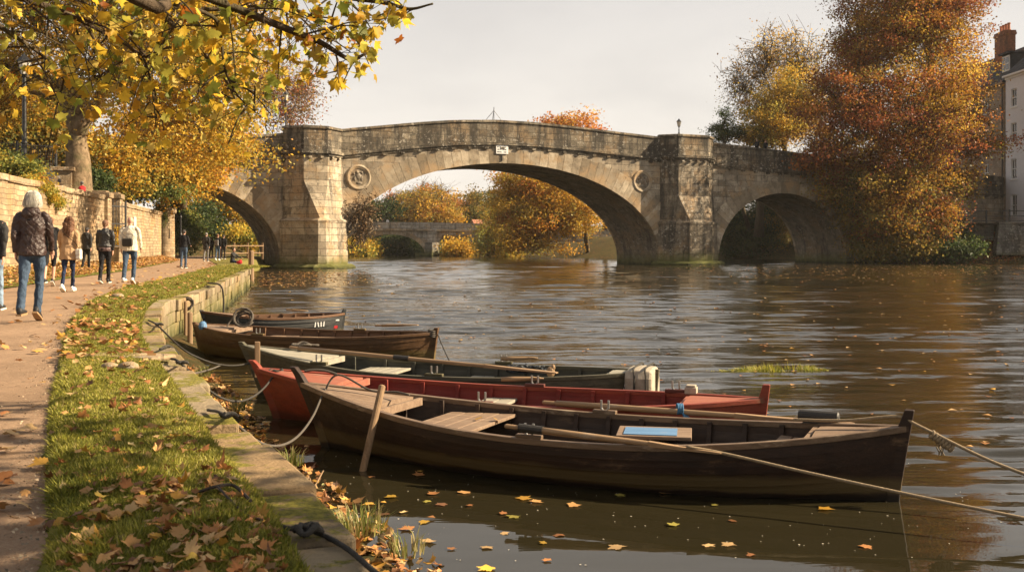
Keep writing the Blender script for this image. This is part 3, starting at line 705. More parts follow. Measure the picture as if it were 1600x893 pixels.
# voussoir rings, front and back
def ring(c, a, z0, b, n, t0, t1, lo, hi):
    for yf, yb in ((-.05, .25), (BW + .05, BW - .25)):
        mb = MB()
        J_ = [k + (U(-.2, .2) if 0 < k < n else 0) for k in range(n + 1)]
        for k in range(n):
            th0 = math.pi * (J_[k] + .014) / n; th1 = math.pi * (J_[k + 1] - .014) / n; q = []
            mid = math.pi * (k + .5) / n; mid = min(mid, math.pi - mid)
            if math.degrees(mid) < lo: continue
            dt = U(-.12, .12); jo = U(-.008, .008)
            for th in (th0, th1):
                x, z = c - a * math.cos(th), z0 + b * math.sin(th); nx, nz = -math.cos(th) / a, math.sin(th) / b
                l = math.hypot(nx, nz); nx, nz = nx / l, nz / l
                h = abs(math.cos(th)); t = t0 + (t1 - t0) * h ** 1.3 + dt
                xo, zo = x + nx * t, z + nz * t
                top = float(zp(xo)) - PH - .12
                if zo > top: f = (top - z) / (zo - z + 1e-9); xo, zo = x + (xo - x) * f, top
                q.append(((x - nx * .015, z - nz * .015), (xo, zo)))
            (i0, o0), (i1, o1) = q
            ys_ = (yf + (jo if yf < 0 else -jo), yb)
            mb.hexa([(i0[0], ys_[0], i0[1]), (i1[0], ys_[0], i1[1]), (o1[0], ys_[0], o1[1]), (o0[0], ys_[0], o0[1])],
                    [(i0[0], ys_[1], i0[1]), (i1[0], ys_[1], i1[1]), (o1[0], ys_[1], o1[1]), (o0[0], ys_[1], o0[1])])
        mb.build('arch_ring', M['vous'], bridge)
ring(*ARCH[0], 37, 1.15, 1.9, 6, 90); ring(*ARCH[1], 59, 1.05, 2.5, 10, 90); ring(*ARCH[2], 35, 1.15, 2.0, 4, 90)
# string course, parapets, coping swept along the profile
sw = list(np.arange(-60, 95.1, 1.0))
def sweep(y0, y1, zf0, zf1, name, mat, mb=None):
    mb = mb or MB(); vs = []; fs = []
    for s in sw:
        z = float(zp(s)); vs += [(s, y0, z + zf0), (s, y1, z + zf0), (s, y1, z + zf1), (s, y0, z + zf1)]
    for i in range(len(sw) - 1):
        for k in range(4): fs.append((4 * i + k, 4 * i + (k + 1) % 4, 4 * i + 4 + (k + 1) % 4, 4 * i + 4 + k))
    mb.add(vs, fs)
    return mb.build(name, mat, bridge) if name else mb
for y0, d in ((0.0, -1), (BW, 1)):
    c = sweep(y0 + d * .22, y0 - d * .40, -PH - .06, -PH + .16, None, None); sweep(y0 + d * .12, y0 - d * .40, -PH - .24, -PH - .063, None, None, c)
    for s in np.arange(-58, 94, 1.55):
        z = float(zp(s)) - PH
        if (s > 2.6 and s < 32) or s > 40 or s < -4: c.box((s, y0 + d * .09, z - .33), (.36, .18, .16))
    c.build('string_course', M['parapet'], bridge)
    sweep(y0 - d * .02, y0 - d * .45, -PH + .163, -.2, 'parapet', M['parapet'])
    cp = MB()
    for s in np.arange(-59, 94, 1.5):
        za, zb = float(zp(s)), float(zp(s + 1.48)); ya, yb = y0 + d * .07, y0 - d * .54; j = U(-.012, .012)
        if d > 0: ya, yb = yb, ya
        cp.hexa([(s, ya, za - .197), (s + 1.48, ya, zb - .197), (s + 1.48, yb, zb - .197), (s, yb, za - .197)], [(s, ya + .04, za + j), (s + 1.48, ya + .04, zb + j), (s + 1.48, yb - .04, zb + j), (s, yb - .04, za + j)])
    cp.build('coping', M['parapet'], bridge)
road = MB(); vs = []; fs = []
for s in sw: vs += [(s, .46, float(zp(s)) - 1.45), (s, BW - .46, float(zp(s)) - 1.45)]
for i in range(len(sw) - 1): fs.append((2 * i, 2 * i + 2, 2 * i + 3, 2 * i + 1))
road.add(vs, fs).build('road_deck', M['path'], bridge)
# piers with cutwaters
def pier(A, Bq, zled, zslope, ztop, pm_='pier'):
    pr_ = empty('pier', (0, 0, 0)); pr_.parent = bridge
    up = MB(); n = len(A)
    lev = lambda pts, z, o=0: [(x + o * (1 if x > sum(p[0] for p in pts) / n else -1), y - (o if y < -.1 else 0), z) for x, y in pts]
    close = lambda pts: pts + [(pts[-1][0], .3), (pts[0][0], .3)]
    A_, B_ = close(A), close(Bq)
    off = lambda pts, o: [(x + (o if x > sum(p[0] for p in pts) / len(pts) else -o), y - (o if y < .2 else 0)) for x, y in pts]
    zc = ztop - PH
    up.loft([[(x, y, z) for x, y in pts] for pts, z in ((B_, zled + .25), (A_, zslope), (A_, zc - .24))])
    o = up.build('pier_shaft', M[pm_], pr_)
    base = MB(); Bo = off(B_, .16)
    base.loft([[(x, y, z) for x, y in pts] for pts, z in ((off(B_, .22), -1.5), (Bo, zled - .1), (off(B_, .2), zled - .1), (off(B_, .2), zled + .05), (B_, zled + .25))])
    base.build('cutwater_base', M[pm_], pr_)
    foot_ = MB(); foot_.loft([[(x, y, z) for x, y in pts] for pts, z in ((off(B_, .75), -1.5), (off(B_, .7), .18), (off(B_, .45), .38))]); foot_.build('footing', M[pm_], pr_)
    tur = MB()
    for o0, z0, z1 in ((.10, zc - .237, zc - .063), (.2, zc - .06, zc + .16), (.0, zc + .163, ztop - .2), (.1, ztop - .197, ztop - .05)):
        pts = off(A_, o0); tur.loft([[(x, y, z) for x, y in pts] for z in (z0, z1)])
    tur.loft([[(x, y, z) for x, y in off(A_, o)] for o, z in ((.1, ztop - .047), (.02, ztop + .03))])
    tur.build('turret_parapet', M['parapet'], pr_)
    pts = off(A_, 0)
    for i in range(len(A) - 1):
        a, b = Vector((*A[i], 0)), Vector((*A[i + 1], 0)); d = (b - a); nrm = Vector((d.y, -d.x, 0)).normalized()
        for k in range(max(2, int(d.length / .8))):
            c = a.lerp(b, (k + .5) / max(2, int(d.length / .8))) + nrm * .10
            MB().box((c.x, c.y, zc - .36), (.26, .22, .18), math.atan2(d.y, d.x)).build('corbel', M[pm_], pr_)
pier([(-3.0, 0), (-1.7, -1.5), (.25, -1.5), (1.8, 0)], [(-3.15, 0), (-.72, -2.75), (-.42, -2.75), (2.1, 0)], 3.85, 7.1, 11.5)
pier([(33.0, 0), (34.2, -1.35), (37.6, -1.35), (39.2, 0)], [(32.9, 0), (35.0, -2.1), (37.2, -2.1), (39.4, 0)], 4.0, 6.6, 12.45, 'pier2')
# carved roundels
def roundel(s, z, r):
    o = MB(); n = 40
    for rad, tr, y in ((r, .13, -.02), (r * .86, .07, -.02)):
        rings = []
        for i in range(n):
            a = 2 * math.pi * i / n; rings.append([(s + (rad + tr * math.cos(q)) * math.cos(a), y - tr * math.sin(q) * .9, z + (rad + tr * math.cos(q)) * math.sin(a)) for q in np.linspace(0, 2 * math.pi, 9)[:-1]])
        vs = [p for g in rings for p in g]; fs = [(i * 8 + k, i * 8 + (k + 1) % 8, ((i + 1) % n) * 8 + (k + 1) % 8, ((i + 1) % n) * 8 + k) for i in range(n) for k in range(8)]
        o.add(vs, fs)
    ro = o.build('roundel', M['vous'], bridge, smooth=True)
    d = MB(); d.add([(s + r * .8 * math.cos(2 * math.pi * i / 32), -.012, z + r * .8 * math.sin(2 * math.pi * i / 32)) for i in range(32)], [tuple(range(32))[::-1]])
    for x, zz, rx, rz in ((0, .05, .30, .34), (-.1, .42, .17, .18), (.28, -.1, .16, .3), (-.34, -.12, .14, .26), (.05, -.5, .34, .14), (.3, .42, .12, .12), (-.42, .3, .1, .14)):
        d.ball((s + x * r, -.01, z + zz * r), (rx * r, .09, rz * r), 10, 6)
    d.build('carved_relief', M['soffit'], ro, smooth=True)
roundel(3.25, 7.55, .95); roundel(31.0, 7.95, .95)
# sign plate with three short lines of worn lettering
sign = empty('sign', bl(16.35, -.12, 10.37), BA, 'small white sign with three lines of black lettering at the crown of the arch', 'sign')
MB().box((0, 0, 0), (1.2, .05, .78)).build('plate', M['whitepaint'], sign, bevel=.03)
MB().box((0, .03, -.7), (.1, .06, .62)).build('bracket', M['iron'], sign)
tx = MB()
def dash(x, z, w, h):   # worn, unreadable capitals built stroke by stroke
    k = int(w / .075)
    for i in range(k):
        x0 = x + i * .075; t = random.choice((0, 1, 2, 3))
        tx.box((x0, -.029, z), (.013, .006, h))
        if t != 1: tx.box((x0 + .022, -.029, z + h * .42), (.034, .006, .013))
        if t != 2: tx.box((x0 + .022, -.029, z), (.034, .006, .018))
        if t in (0, 3): tx.box((x0 + .046, -.029, z - (0 if t else h * .2)), (.016, .006, h * (1 if t else .6)))
for x, z, w in ((-.46, .22, .38), (.05, .22, .42), (-.44, .0, .38), (.04, .0, .38), (-.48, -.22, .45), (.16, -.22, .32)): dash(x, z, w, .10)
tx.build('lettering', M['door'], sign)
# wire tripod on the crown of the parapet
tri = MB()
for q in ((-.75, .0), (.75, .0), (0, .35)): tri.tube([(q[0], q[1], 0), (0, 0, .85)], .022, 6)
tri.tube([(0, 0, .0), (0, 0, 1.15)], .03, 6)
zt = float(zp(15.7)); o = tri.build('wire_tripod', M['iron'], loc=bl(15.7, .2, zt), rotz=BA); tag(o, 'thin wire tripod standing on top of the bridge parapet', 'tripod')

# ------------------------------------------------------------------ lamps
def lamp(loc, h, label, pw=.075, group='cast iron street lamps'):
    t = empty('street_lamp', loc, U(0, 1), label, 'street lamp', group)
    k = h / 6.0; hb = h - .95 * max(k, .85)
    m = MB(); m.lathe([(pw * 2.1, 0), (pw * 2.1, .25 * k), (pw * 1.6, .3 * k), (pw * 1.5, 1.2 * k), (pw * 1.9, 1.25 * k), (pw * 1.1, 1.35 * k), (pw, 2.2 * k), (pw * 1.35, 2.24 * k), (pw * .9, 2.32 * k), (pw * .7, hb - .1), (pw * 1.2, hb - .06), (pw * .6, hb)], n=14)
    m.build('post', M['iron'], t, smooth=False)
    q = max(k, .85); ln = empty('lantern', (0, 0, hb)); ln.parent = t
    def hexl(lv): return MB().loft([[(r * math.cos(math.pi * i / 3), r * math.sin(math.pi * i / 3), z) for i in range(6)] for r, z in lv])
    hexl([(.13 * q, .05 * q), (.25 * q, .58 * q)]).build('glass', M['lampglass'], ln)
    f = MB()
    for i in range(6):
        a = math.pi * i / 3; f.tube([(.135 * q * math.cos(a), .135 * q * math.sin(a), .03 * q), (.26 * q * math.cos(a), .26 * q * math.sin(a), .6 * q)], .016 * q, 5)
    f.build('frame', M['iron'], ln)
    hexl([(.07 * q, -.02), (.15 * q, .045 * q)]).build('cup', M['iron'], ln)
    r = hexl([(.31 * q, .585 * q), (.17 * q, .76 * q), (.1 * q, .8 * q), (.09 * q, .88 * q), (.03 * q, .9 * q), (.015 * q, .98 * q)]); r.build('roof', M['iron'], ln)
    return t
b = Q(38, 268, 45); lamp((b.x, b.y, terr(b.x, b.y) - .1), 10.45 - terr(b.x, b.y), 'tall black street lamp on the terrace behind the stone wall', .11)
b = Q(275, 330, 80); lamp((b.x + .2, 80.5, 1.0), 8.3, 'slim dark lamp post beside the round stone gate pier', .07)
lamp(bl(-2.6, .9, 10.0), 4.5, 'lamp post on the left pier of the bridge', .07)
b = bl(35.3, .2, 12.4); lamp(b, 1.75, 'short dark lamp on the parapet above the right pier', .055)

# ------------------------------------------------------------------ second, lower bridge far upstream
FB = empty('distant_bridge', (-30.5, 178, 0), R(3), 'low grey stone bridge upstream seen through the main arch', 'bridge')
fz = lambda s: 5.95 - .0009 * (s - 8) ** 2 * (1 if s > 8 else .6)
fa = [(9.3, 6.0, .2, 3.6), (-9.5, 6.0, .2, 3.6)]
def fbot(s):
    for c, a, z0, b_ in fa:
        if abs(s - c) <= a: return z0 + b_ * math.sqrt(max(0, 1 - ((s - c) / a) ** 2))
    return -1.5 if s < 18.4 else (3.6 if s < 28 else -1.5)
S2 = sorted([-40, -20, 18.4, 18.401, 23, 27.999, 28, 60] + [c - a * math.cos(math.pi * k / 30) for c, a, _, _ in fa for k in range(31)] + [c + q * (a + .001) for c, a, _, _ in fa for q in (-1, 1)])
m = MB()
for y in (0, 6):
    vs = []; fs = []
    for s in S2: vs += [(s, y, fbot(s)), (s, y, fz(s) - 1.3)]
    m.add(vs, [(2 * i, 2 * i + 2, 2 * i + 3, 2 * i + 1) for i in range(len(S2) - 1)])
for sel in (0, 1):
    vs = []
    for s in S2: z = fbot(s) if sel == 0 else fz(s) - 1.3; vs += [(s, 0, z), (s, 6, z)]
    m.add(vs, [(2 * i, 2 * i + 2, 2 * i + 3, 2 * i + 1) for i in range(len(S2) - 1)])
m.build('arch_walls', M['farbridge'], FB)
for y in (-.1, 5.7):
    m = MB()
    for s in np.arange(-40, 60, 2.0):
        m.hexa([(s, y, fz(s) - 1.15), (s + 1.98, y, fz(s + 2) - 1.15), (s + 1.98, y + .4, fz(s + 2) - 1.15), (s, y + .4, fz(s) - 1.15)], [(s, y, fz(s)), (s + 1.98, y, fz(s + 2)), (s + 1.98, y + .4, fz(s + 2)), (s, y + .4, fz(s))])
    m.build('parapet', M['farbridge'], FB)
m = MB()
for s in np.arange(-40, 60, 2.0): m.hexa([(s, -.35, fz(s) - 1.5), (s + 1.99, -.35, fz(s + 2) - 1.5), (s + 1.99, .1, fz(s + 2) - 1.5), (s, .1, fz(s) - 1.5)], [(s, -.35, fz(s) - 1.16), (s + 1.99, -.35, fz(s + 2) - 1.16), (s + 1.99, .1, fz(s + 2) - 1.16), (s, .1, fz(s) - 1.16)])
m.build('string_course', M['vous'], FB)
m = MB(); n = 25; c, a, z0, b_ = fa[0]
for k in range(n):
    q = []
    for th in (math.pi * (k + .04) / n, math.pi * (k + .96) / n):
        x, z = c - a * math.cos(th), z0 + b_ * math.sin(th); nx, nz = -math.cos(th) / a, math.sin(th) / b_; l = math.hypot(nx, nz); q.append(((x, z), (x + nx / l * .75, min(z + nz / l * .75, fz(x) - 1.55))))
    (i0, o0), (i1, o1) = q; m.hexa([(v[0], -.08, v[1]) for v in (i0, i1, o1, o0)], [(v[0], .1, v[1]) for v in (i0, i1, o1, o0)])
m.build('arch_ring', M['vous'], FB)
pm = MB(); pm.box((16.6, -.35, 1.5), (1.6, .7, 6.4)); pm.build('pier', M['farbridge'], FB)
pf = MB(); pf.loft([[(x, y, z) for x, y in ((13.6, -.6), (16.6, -3.2), (19.4, -.6), (19.4, 1), (13.6, 1))] for z in (-1.5, .55)]); pf.loft([[(x, y, z) for x, y in ((15.4, -.5), (16.6, -1.9), (17.8, -.5), (17.8, .2), (15.4, .2))] for z in (.55, 2.4)]); pf.build('cutwater_base', M['retain'], FB)
wp = MB()
for x in (21.6, 24.2, 26.6):
    for y in (.4, 3, 5.6): wp.box((x, y, 1.2), (.3, .3, 4.8))
wp.build('timber_props', M['retain'], FB)
# ------------------------------------------------------------------ garden walls on the left
def wall_run(a, b, h, label, pillar=None, cut=None, base=None):
    a, b = Vector((*a, LAND - .1)), Vector((*b, LAND - .1)); d = b - a; L = d.length; an = math.atan2(d.y, d.x)
    t = empty('garden_wall', a, an, label, 'wall')
    m = MB(); n = max(2, int(L / 1.2))
    for i in range(n):
        x0, x1 = L * i / n, L * (i + 1) / n
        m.hexa([(x0, -.25, 0), (x1, -.25, 0), (x1, .25, 0), (x0, .25, 0)], [(x0, -.25, h + U(0, .01)), (x1, -.25, h), (x1, .25, h), (x0, .25, h)])
    m.build('wall_face', M['rubble'], t)
    c = MB(); x = 0.0
    while x < L - .05:
        e = min(L, x + U(.55, .9)); c.box(((x + e) / 2, 0, h + .125 + U(-.02, .02)), (e - x - .012, .66 + U(-.03, .03), .24)); x = e
    c.build('coping', M['coping'], t, bevel=.03)
    if pillar is not None:
        for px_, w, hh in pillar:
            p = empty('pillar', (px_, 0, 0)); p.parent = t
            MB().box((0, 0, hh / 2), (w, w, hh)).build('shaft', M['rubble'], p, bevel=.02)
            q = MB(); q.box((0, 0, hh + .13), (w + .16, w + .16, .26)); q.box((0, 0, hh + .30), (w * .8, w * .8, .1)); q.build('cap', M['coping'], p, bevel=.03)
    return t
W1 = (float(wl(12)), 12.0), (float(wl(51)), 51.0)
wall_run(*W1, 3.38, 'long warm stone garden wall on the left with a heavy coping', [(39.35, .85, 3.5)])
W2 = (-21.35, 54.6), (float(wl(73.5)), 73.5)
wall_run(*W2, 3.30, 'second stretch of garden wall between the iron gate and the round pier', [(.2, .95, 3.62)])
# notice on the wall
nv = Vector((-21.35, 54.6, 0)).lerp(Vector((float(wl(73.5)), 73.5, 0)), .32)
n_ = MB(); n_.box((0, 0, 0), (.9, .05, 1.15)); no = n_.build('notice', M['bag'], loc=(nv.x + .32, nv.y, 3.0), rotz=math.atan2(18.9, -3.9)); tag(no, 'pale blank notice fixed to the second stretch of garden wall', 'notice')
tw = empty('round_pier', (-26.1, 77, LAND - .1), 0, 'round stone gate pier with a projecting cap at the end of the wall', 'pier')
MB().lathe([(.72, 0), (.69, 3.55)], n=36).build('shaft', M['rubble'], tw, smooth=False)
MB().lathe([(.80, 3.55), (.84, 3.62), (.84, 3.86), (.74, 3.96), (.1, 4.02)], n=36).build('cap', M['coping'], tw)
# gate, steps
gt = empty('iron_gate', (-20.75, 51.6, 1.75), R(62), 'half open black iron gate between the garden walls', 'gate')
g = MB()
for x in np.linspace(.05, 1.55, 9): g.tube([(x, 0, 0), (x, 0, 2.35 + .12 * math.sin(x * 2))], .018, 5)
g.build('bars', M['iron'], gt); g = MB()
for z in (.12, 1.25, 2.15): g.box((.8, 0, z), (1.6, .05, .06))
for x in (0, 1.6): g.box((x, 0, 1.2), (.07, .07, 2.5))
g.build('gate_frame', M['iron'], gt)
st = MB()
for i in range(9): st.box((-20.6 - .3 * i - .8, 52.9, LAND + .1 + .17 * i), (1.7, 2.6, .19))
so = st.build('stone_steps', M['coping'], bevel=.02); tag(so, 'worn stone steps rising through the gateway in the garden wall', 'steps')
bl_ = MB()
bl_.box((0, 0, .45), (.5, .5, .9)); bl_.box((0, 0, .94), (.6, .6, .1)); o = bl_.build('stone_block', M['coping'], loc=(-19.4, 50.2, LAND), bevel=.03); tag(o, 'low stone block beside the steps at the gate', 'block')
# iron railing and low wall up on the terrace
def railing(p0, p1, h, label, sp=.16, r=.014, name='iron_railing'):
    p0, p1 = Vector(p0), Vector(p1); d = p1 - p0; L = math.hypot(d.x, d.y); sl = d.z / L
    t = empty(name, p0, math.atan2(d.y, d.x), label, 'railing')
    m = MB()
    for z in (.12, h - .1): m.hexa([(0, -.02, z - .02), (L, -.02, z - .02 + sl * L), (L, .02, z - .02 + sl * L), (0, .02, z - .02)], [(0, -.02, z + .02), (L, -.02, z + .02 + sl * L), (L, .02, z + .02 + sl * L), (0, .02, z + .02)])
    m.build('rails', M['iron'], t); m = MB(); x = 0
    while x <= L: m.tube([(x, 0, sl * x), (x, 0, h + sl * x)], r, 5); x += sp
    m.build('bars', M['iron'], t)
    x = 0
    while x <= L + .01: MB().box((x, 0, h * .52 + sl * x), (.09, .09, h * 1.06)).build('post', M['iron'], t); x += 2.6
    return t
ra, rb = Q(-40, 262, 52), Q(92, 262, 57); railing((ra.x, ra.y, 5.75), (rb.x, rb.y, 5.9), 1.55, 'black iron railing on the terrace left of the plane tree')
ga, gb = Q(-40, 300, 51), Q(60, 300, 55); 
pw = empty('planter_wall', Q(70, 270, 52.5), R(18), 'short stone planter wall with a flat slab on the terrace', 'wall')
MB().box((0, 0, -.55), (2.6, .6, 1.3)).build('wall_face', M['coping'], pw); MB().box((0, 0, .2), (2.9, .8, .2)).build('slab', M['coping'], pw, bevel=.03)

# wooden post and rail fence by the left arch
fe = empty('rail_fence', (-13.9, 54, LAND), 0, 'low wooden post and rail fence along the bank below the left arch', 'fence')
FPs = [Vector((-21.6, 76, 0)), Vector((-20.9, 77, 0)), Vector((-20.2, 78.2, 0)), Vector((-19.4, 79.6, 0))]
f0 = Vector((-13.9, 54, LAND))
for p in FPs: MB().box(p - f0 + Vector((0, 0, LAND + .6)), (.12, .12, 1.3)).build('post', M['post'], fe)
for i in range(len(FPs) - 1):
    for z in (.45, 1.0): m = MB(); m.tube([FPs[i] - f0 + Vector((0.07, 0, LAND + z)), FPs[i + 1] - f0 + Vector((.07, 0, LAND + z))], .05, 6); m.build('rail', M['post'], fe)
mp_ = P(394, 437, 0); mo = MB().lathe([(.16, -.6), (.15, 1.55), (.12, 1.62)], n=10); o = mo.build('mooring_post', M['post'], loc=(mp_.x + .15, mp_.y - .8, 0)); tag(o, 'tall wooden mooring post standing in the water at the quay corner', 'post')

# ------------------------------------------------------------------ right bank: wall, railing, houses
rw = empty('river_wall', (51.5, 108.2, 0), R(-9), 'sloping grey stone retaining wall on the right bank', 'wall')
m = MB(); m.hexa([(-.6, -.9, .9), (20, -.9, .9), (20, .8, .9), (-.6, .8, .9)], [(0, 0, 4.15), (20, 0, 4.15), (20, .8, 4.15), (0, .8, 4.15)]); m.build('wall_face', M['retain'], rw)
MB().box((10, .35, 4.26), (20.2, 1.0, .2)).build('coping', M['retain'], rw)
w2 = empty('low_wall', (43.5, 111.6, 0), R(-6), 'low dark wall along the top of the leafy right bank', 'wall')
MB().box((4.2, 0, 3.2), (8.6, .5, 2.0)).build('wall_face', M['retain'], w2)
rl = empty('bank_railing', (44.6, 112.4, 4.2), R(-9), 'dark horizontal railing along the right bank in front of the houses', 'railing')
for x in np.arange(0, 17, 2.35): MB().box((x, 0, .75), (.16, .16, 1.6)).build('post', M['iron'], rl)
for z in (.35, .85, 1.4): MB().box((8, -.12, z), (16.4, .06, .09)).build('rail', M['iron'], rl)
paving = MB(); paving.add([(42, 110.5, 4.22), (70, 107.6, 4.22), (70, 170, 4.22), (42, 170, 4.22)], [(0, 1, 2, 3)]); o = paving.build('pavement', M['path']); tag(o, kind='structure')
# houses: facade along local x (facing local -y); rotated so that they look at the river
HX, HG = 56.7, 4.2
def sash(parent, x, z, w, h, wallmat):
    f = empty('window', (x, 0, z)); f.parent = parent
    fr = MB()
    for dx in (-w / 2 + .06, w / 2 - .06): fr.box((dx, -.03, 0), (.12, .16, h))
    for dz in (-h / 2 + .06, 0, h / 2 - .06): fr.box((0, -.035, dz), (w - .22, .15, .1))
    fr.box((0, -.02, h / 4), (.05, .1, h / 2 - .2)); fr.box((0, -.02, -h / 4), (.05, .1, h / 2 - .2))
    fr.build('frame', M['whitepaint'], f)
    MB().box((0, .02, 0), (w - .2, .05, h - .2)).build('pane', M['glass'], f)
    MB().box((0, -.12, -h / 2 - .09), (w + .35, .3, .16)).build('sill', M['whitepaint'], f)
def house(name, y0, y1, eave, wallm, label, wins, doors):
    t = empty(name, (HX, y1, HG), R(-90), label, 'house'); L = y1 - y0; D = 11.0; H = eave - HG
    # wall with real openings: strips between the windows
    m = MB(); xs = sorted({0, L} | {x + q * w / 2 for x, z, w, h in wins + doors for q in (-1, 1)}); zs = sorted({-.5, H} | {z + q * h / 2 for x, z, w, h in wins + doors for q in (-1, 1)})
    for i in range(len(xs) - 1):
        for k in range(len(zs) - 1):
            cx_, cz_ = (xs[i] + xs[i + 1]) / 2, (zs[k] + zs[k + 1]) / 2
            if any(abs(cx_ - x) < w / 2 and abs(cz_ - z) < h / 2 for x, z, w, h in wins + doors): continue
            m.add([(a, y, b) for a in (xs[i], xs[i + 1]) for b in (zs[k], zs[k + 1]) for y in (-.2,)], [(0, 2, 3, 1)])
    for x, z, w, h in wins + doors:
        a, b, c, d = x - w / 2, x + w / 2, z - h / 2, z + h / 2
        for q in (((a, c), (a, d)), ((b, d), (b, c)), ((a, d), (b, d)), ((b, c), (a, c))):
            m.add([(q[0][0], -.2, q[0][1]), (q[1][0], -.2, q[1][1]), (q[1][0], .1, q[1][1]), (q[0][0], .1, q[0][1])], [(0, 1, 2, 3)])
    m.add([(0, -.2, -.5), (0, -.2, H), (0, D, H), (0, D, -.5)], [(0, 1, 2, 3)]); m.add([(L, -.2, -.5), (L, -.2, H), (L, D, H), (L, D, -.5)], [(3, 2, 1, 0)])
    m.add([(0, D, -.5), (0, D, H), (L, D, H), (L, D, -.5)], [(0, 1, 2, 3)]); m.add([(0, .12, -.5), (L, .12, -.5), (L, .12, H), (0, .12, H)], [(0, 1, 2, 3)])
    m.build('wall', wallm, t)
    for x, z, w, h in wins: sash(t, x, z, w, h, wallm)
    for x, z, w, h in doors:
        d = empty('door', (x, 0, z)); d.parent = t
        MB().box((0, .02, -.2), (w - .2, .08, h - .5)).build('leaf_panel', M['door'], d); MB().box((0, .0, h / 2 - .25), (w - .2, .06, .38)).build('fanlight', M['glass'], d)
        q = MB()
        for dx in (-1, 1): q.box((dx * (w / 2 - .05), -.06, 0), (.1, .2, h))
        q.box((0, -.1, h / 2 + .12), (w + .5, .4, .2)); q.build('surround', M['whitepaint'], d)
    r = MB(); ov = .35; rise = 5.4
    r.loft([[(x, -.2 - ov, H), (x, D / 2, H + rise), (x, D + ov, H), (x, D / 2, H - .1)] for x in (-.15, L + .15)])
    ro = r.build('roof', M['slate'], t)
    g = MB(); g.box((L / 2, -.46, H - .08), (L + .3, .22, .2)); g.box((L / 2, -.26, H - .3), (L, .1, .3)); g.build('gutter', M['whitepaint'] if wallm == M['whitewall'] else M['coping'], t)
    return t, L, H, D, rise, ro
floors = [2.2, 6.3, 10.4, 14.3]
ws = [(x, z, 1.25, 2.3 - .18 * i) for i, z in enumerate(floors) for x in (3.2, 9.2, 15.6, 21)]
ws = [w for w in ws if not (abs(w[0] - 15.6) < .1 and w[1] < 3)]
hc, L, H, D, rise, ro = house('cream_house', 117.5, 143, 20.6, M['creamwall'], 'tall cream stone house with sash windows half hidden by the russet tree', ws, [(15.6, 1.35, 1.5, 3.1)])
c = empty('chimney', (19.2, 2.9, H + 4.1)); c.parent = hc
cs = MB(); cs.box((0, 0, .4), (2.6, 1.3, 4.6)); cs.box((0, 0, 2.55), (2.8, 1.5, .3)); cs.box((0, 0, 2.82), (2.7, 1.4, .22)); cs.build('stack', M['brick'], c)
for y in np.linspace(-1.0, 1.0, 4): MB().lathe([(.2, 0), (.22, .1), (.16, .2), (.15, .75), (.2, .8), (.19, .92)], (y, 0, 2.93), 12).build('chimney_pot', M['clay'], c)
dm = empty('dormer', (L - 2.0, 1.2, H + 2.0)); dm.parent = hc
MB().box((0, 1.3, .4), (2.0, 3.0, 2.3)).build('cheeks', M['slate'], dm); sh = MB(); sh.box((0, -.24, .45), (1.7, .1, 1.8)); sh.build('window_frame', M['whitepaint'], dm)
q = MB()
for dx in (-.4, .4):
    for dz in (.05, .85): q.box((dx, -.30, dz), (.62, .04, .66))
q.build('window_pane', M['glass'], dm); MB().box((0, 1.0, 1.65), (2.4, 3.2, .22)).build('dormer_roof', M['slate'], dm)
pi_ = MB(); pi_.tube([(L - .2, -.36, 0), (L - .2, -.36, H - .2), (L - .2, -.5, H)], .085, 8); pi_.tube([(1.0, -.36, 0), (1.0, -.36, H - .2)], .085, 8); pi_.build('downpipe', M['iron'], hc)
lm = MB(); lm.tube([(13.9, -.2, 3.0), (13.9, -.5, 3.1)], .04); lm.ball((13.9, -.55, 3.05), .16); lm.build('wall_light', M['iron'], hc)
ws = [(x, z, 1.35, 2.4 - .12 * i) for i, z in enumerate(floors) for x in (1.9, 5.6, 9.3)]
ws = [w for w in ws if not (abs(w[0] - 5.6) < .1 and w[1] < 3)]
house('white_house', 105, 117.2, 21.2, M['whitewall'], 'white rendered house with a slate roof at the right edge', ws, [(5.6, 1.35, 1.5, 3.1)])
ol = MB(); ol.box((0, 0, 0), (.3, .3, .3)); 
# a red roofed house and a pale house far upstream
def cottage(loc, rz, w, d, h, roofh, wallm, roofm, label):
    t = empty('cottage', loc, rz, label, 'house')
    m = MB(); m.loft([[(-w / 2, -d / 2, z), (w / 2, -d / 2, z), (w / 2, d / 2, z), (-w / 2, d / 2, z)] for z in (-2, h)])
    m.add([(-w / 2, -d / 2, h), (-w / 2, d / 2, h), (-w / 2, 0, h + roofh)], [(0, 1, 2)]); m.add([(w / 2, -d / 2, h), (w / 2, d / 2, h), (w / 2, 0, h + roofh)], [(2, 1, 0)]); m.build('wall', wallm, t)
    MB().loft([[(x, -d / 2 - .4, h - .25), (x, 0, h + roofh + .15), (x, d / 2 + .4, h - .25), (x, 0, h + roofh - .15)] for x in (-w / 2 - .4, w / 2 + .4)]).build('roof', roofm, t)
    for x in (-w * .27, w * .27):
        f = empty('window', (x, -d / 2 - .04, h * .55)); f.parent = t
        MB().box((0, 0, 0), (1.3, .08, 1.6)).build('frame', M['whitepaint'], f); MB().box((0, -.05, 0), (1.0, .04, 1.3)).build('pane', M['glass'], f)
    q = MB(); q.box((w * .3, 0, h + roofh + .3), (.9, .9, 2.2)); q.build('chimney', M['brick'], t)
cottage((-6.0, 206, 1.8), R(24), 3.6, 4.4, 3.4, 1.7, M['creamwall'], M['tile'], 'far red roofed house beside the willow upstream')
cottage((26.0, 170, 4.0), R(-20), 9, 7, 4.0, 3.0, M['creamwall'], M['tile'], 'house with a warm roof behind the golden tree on the far bank')
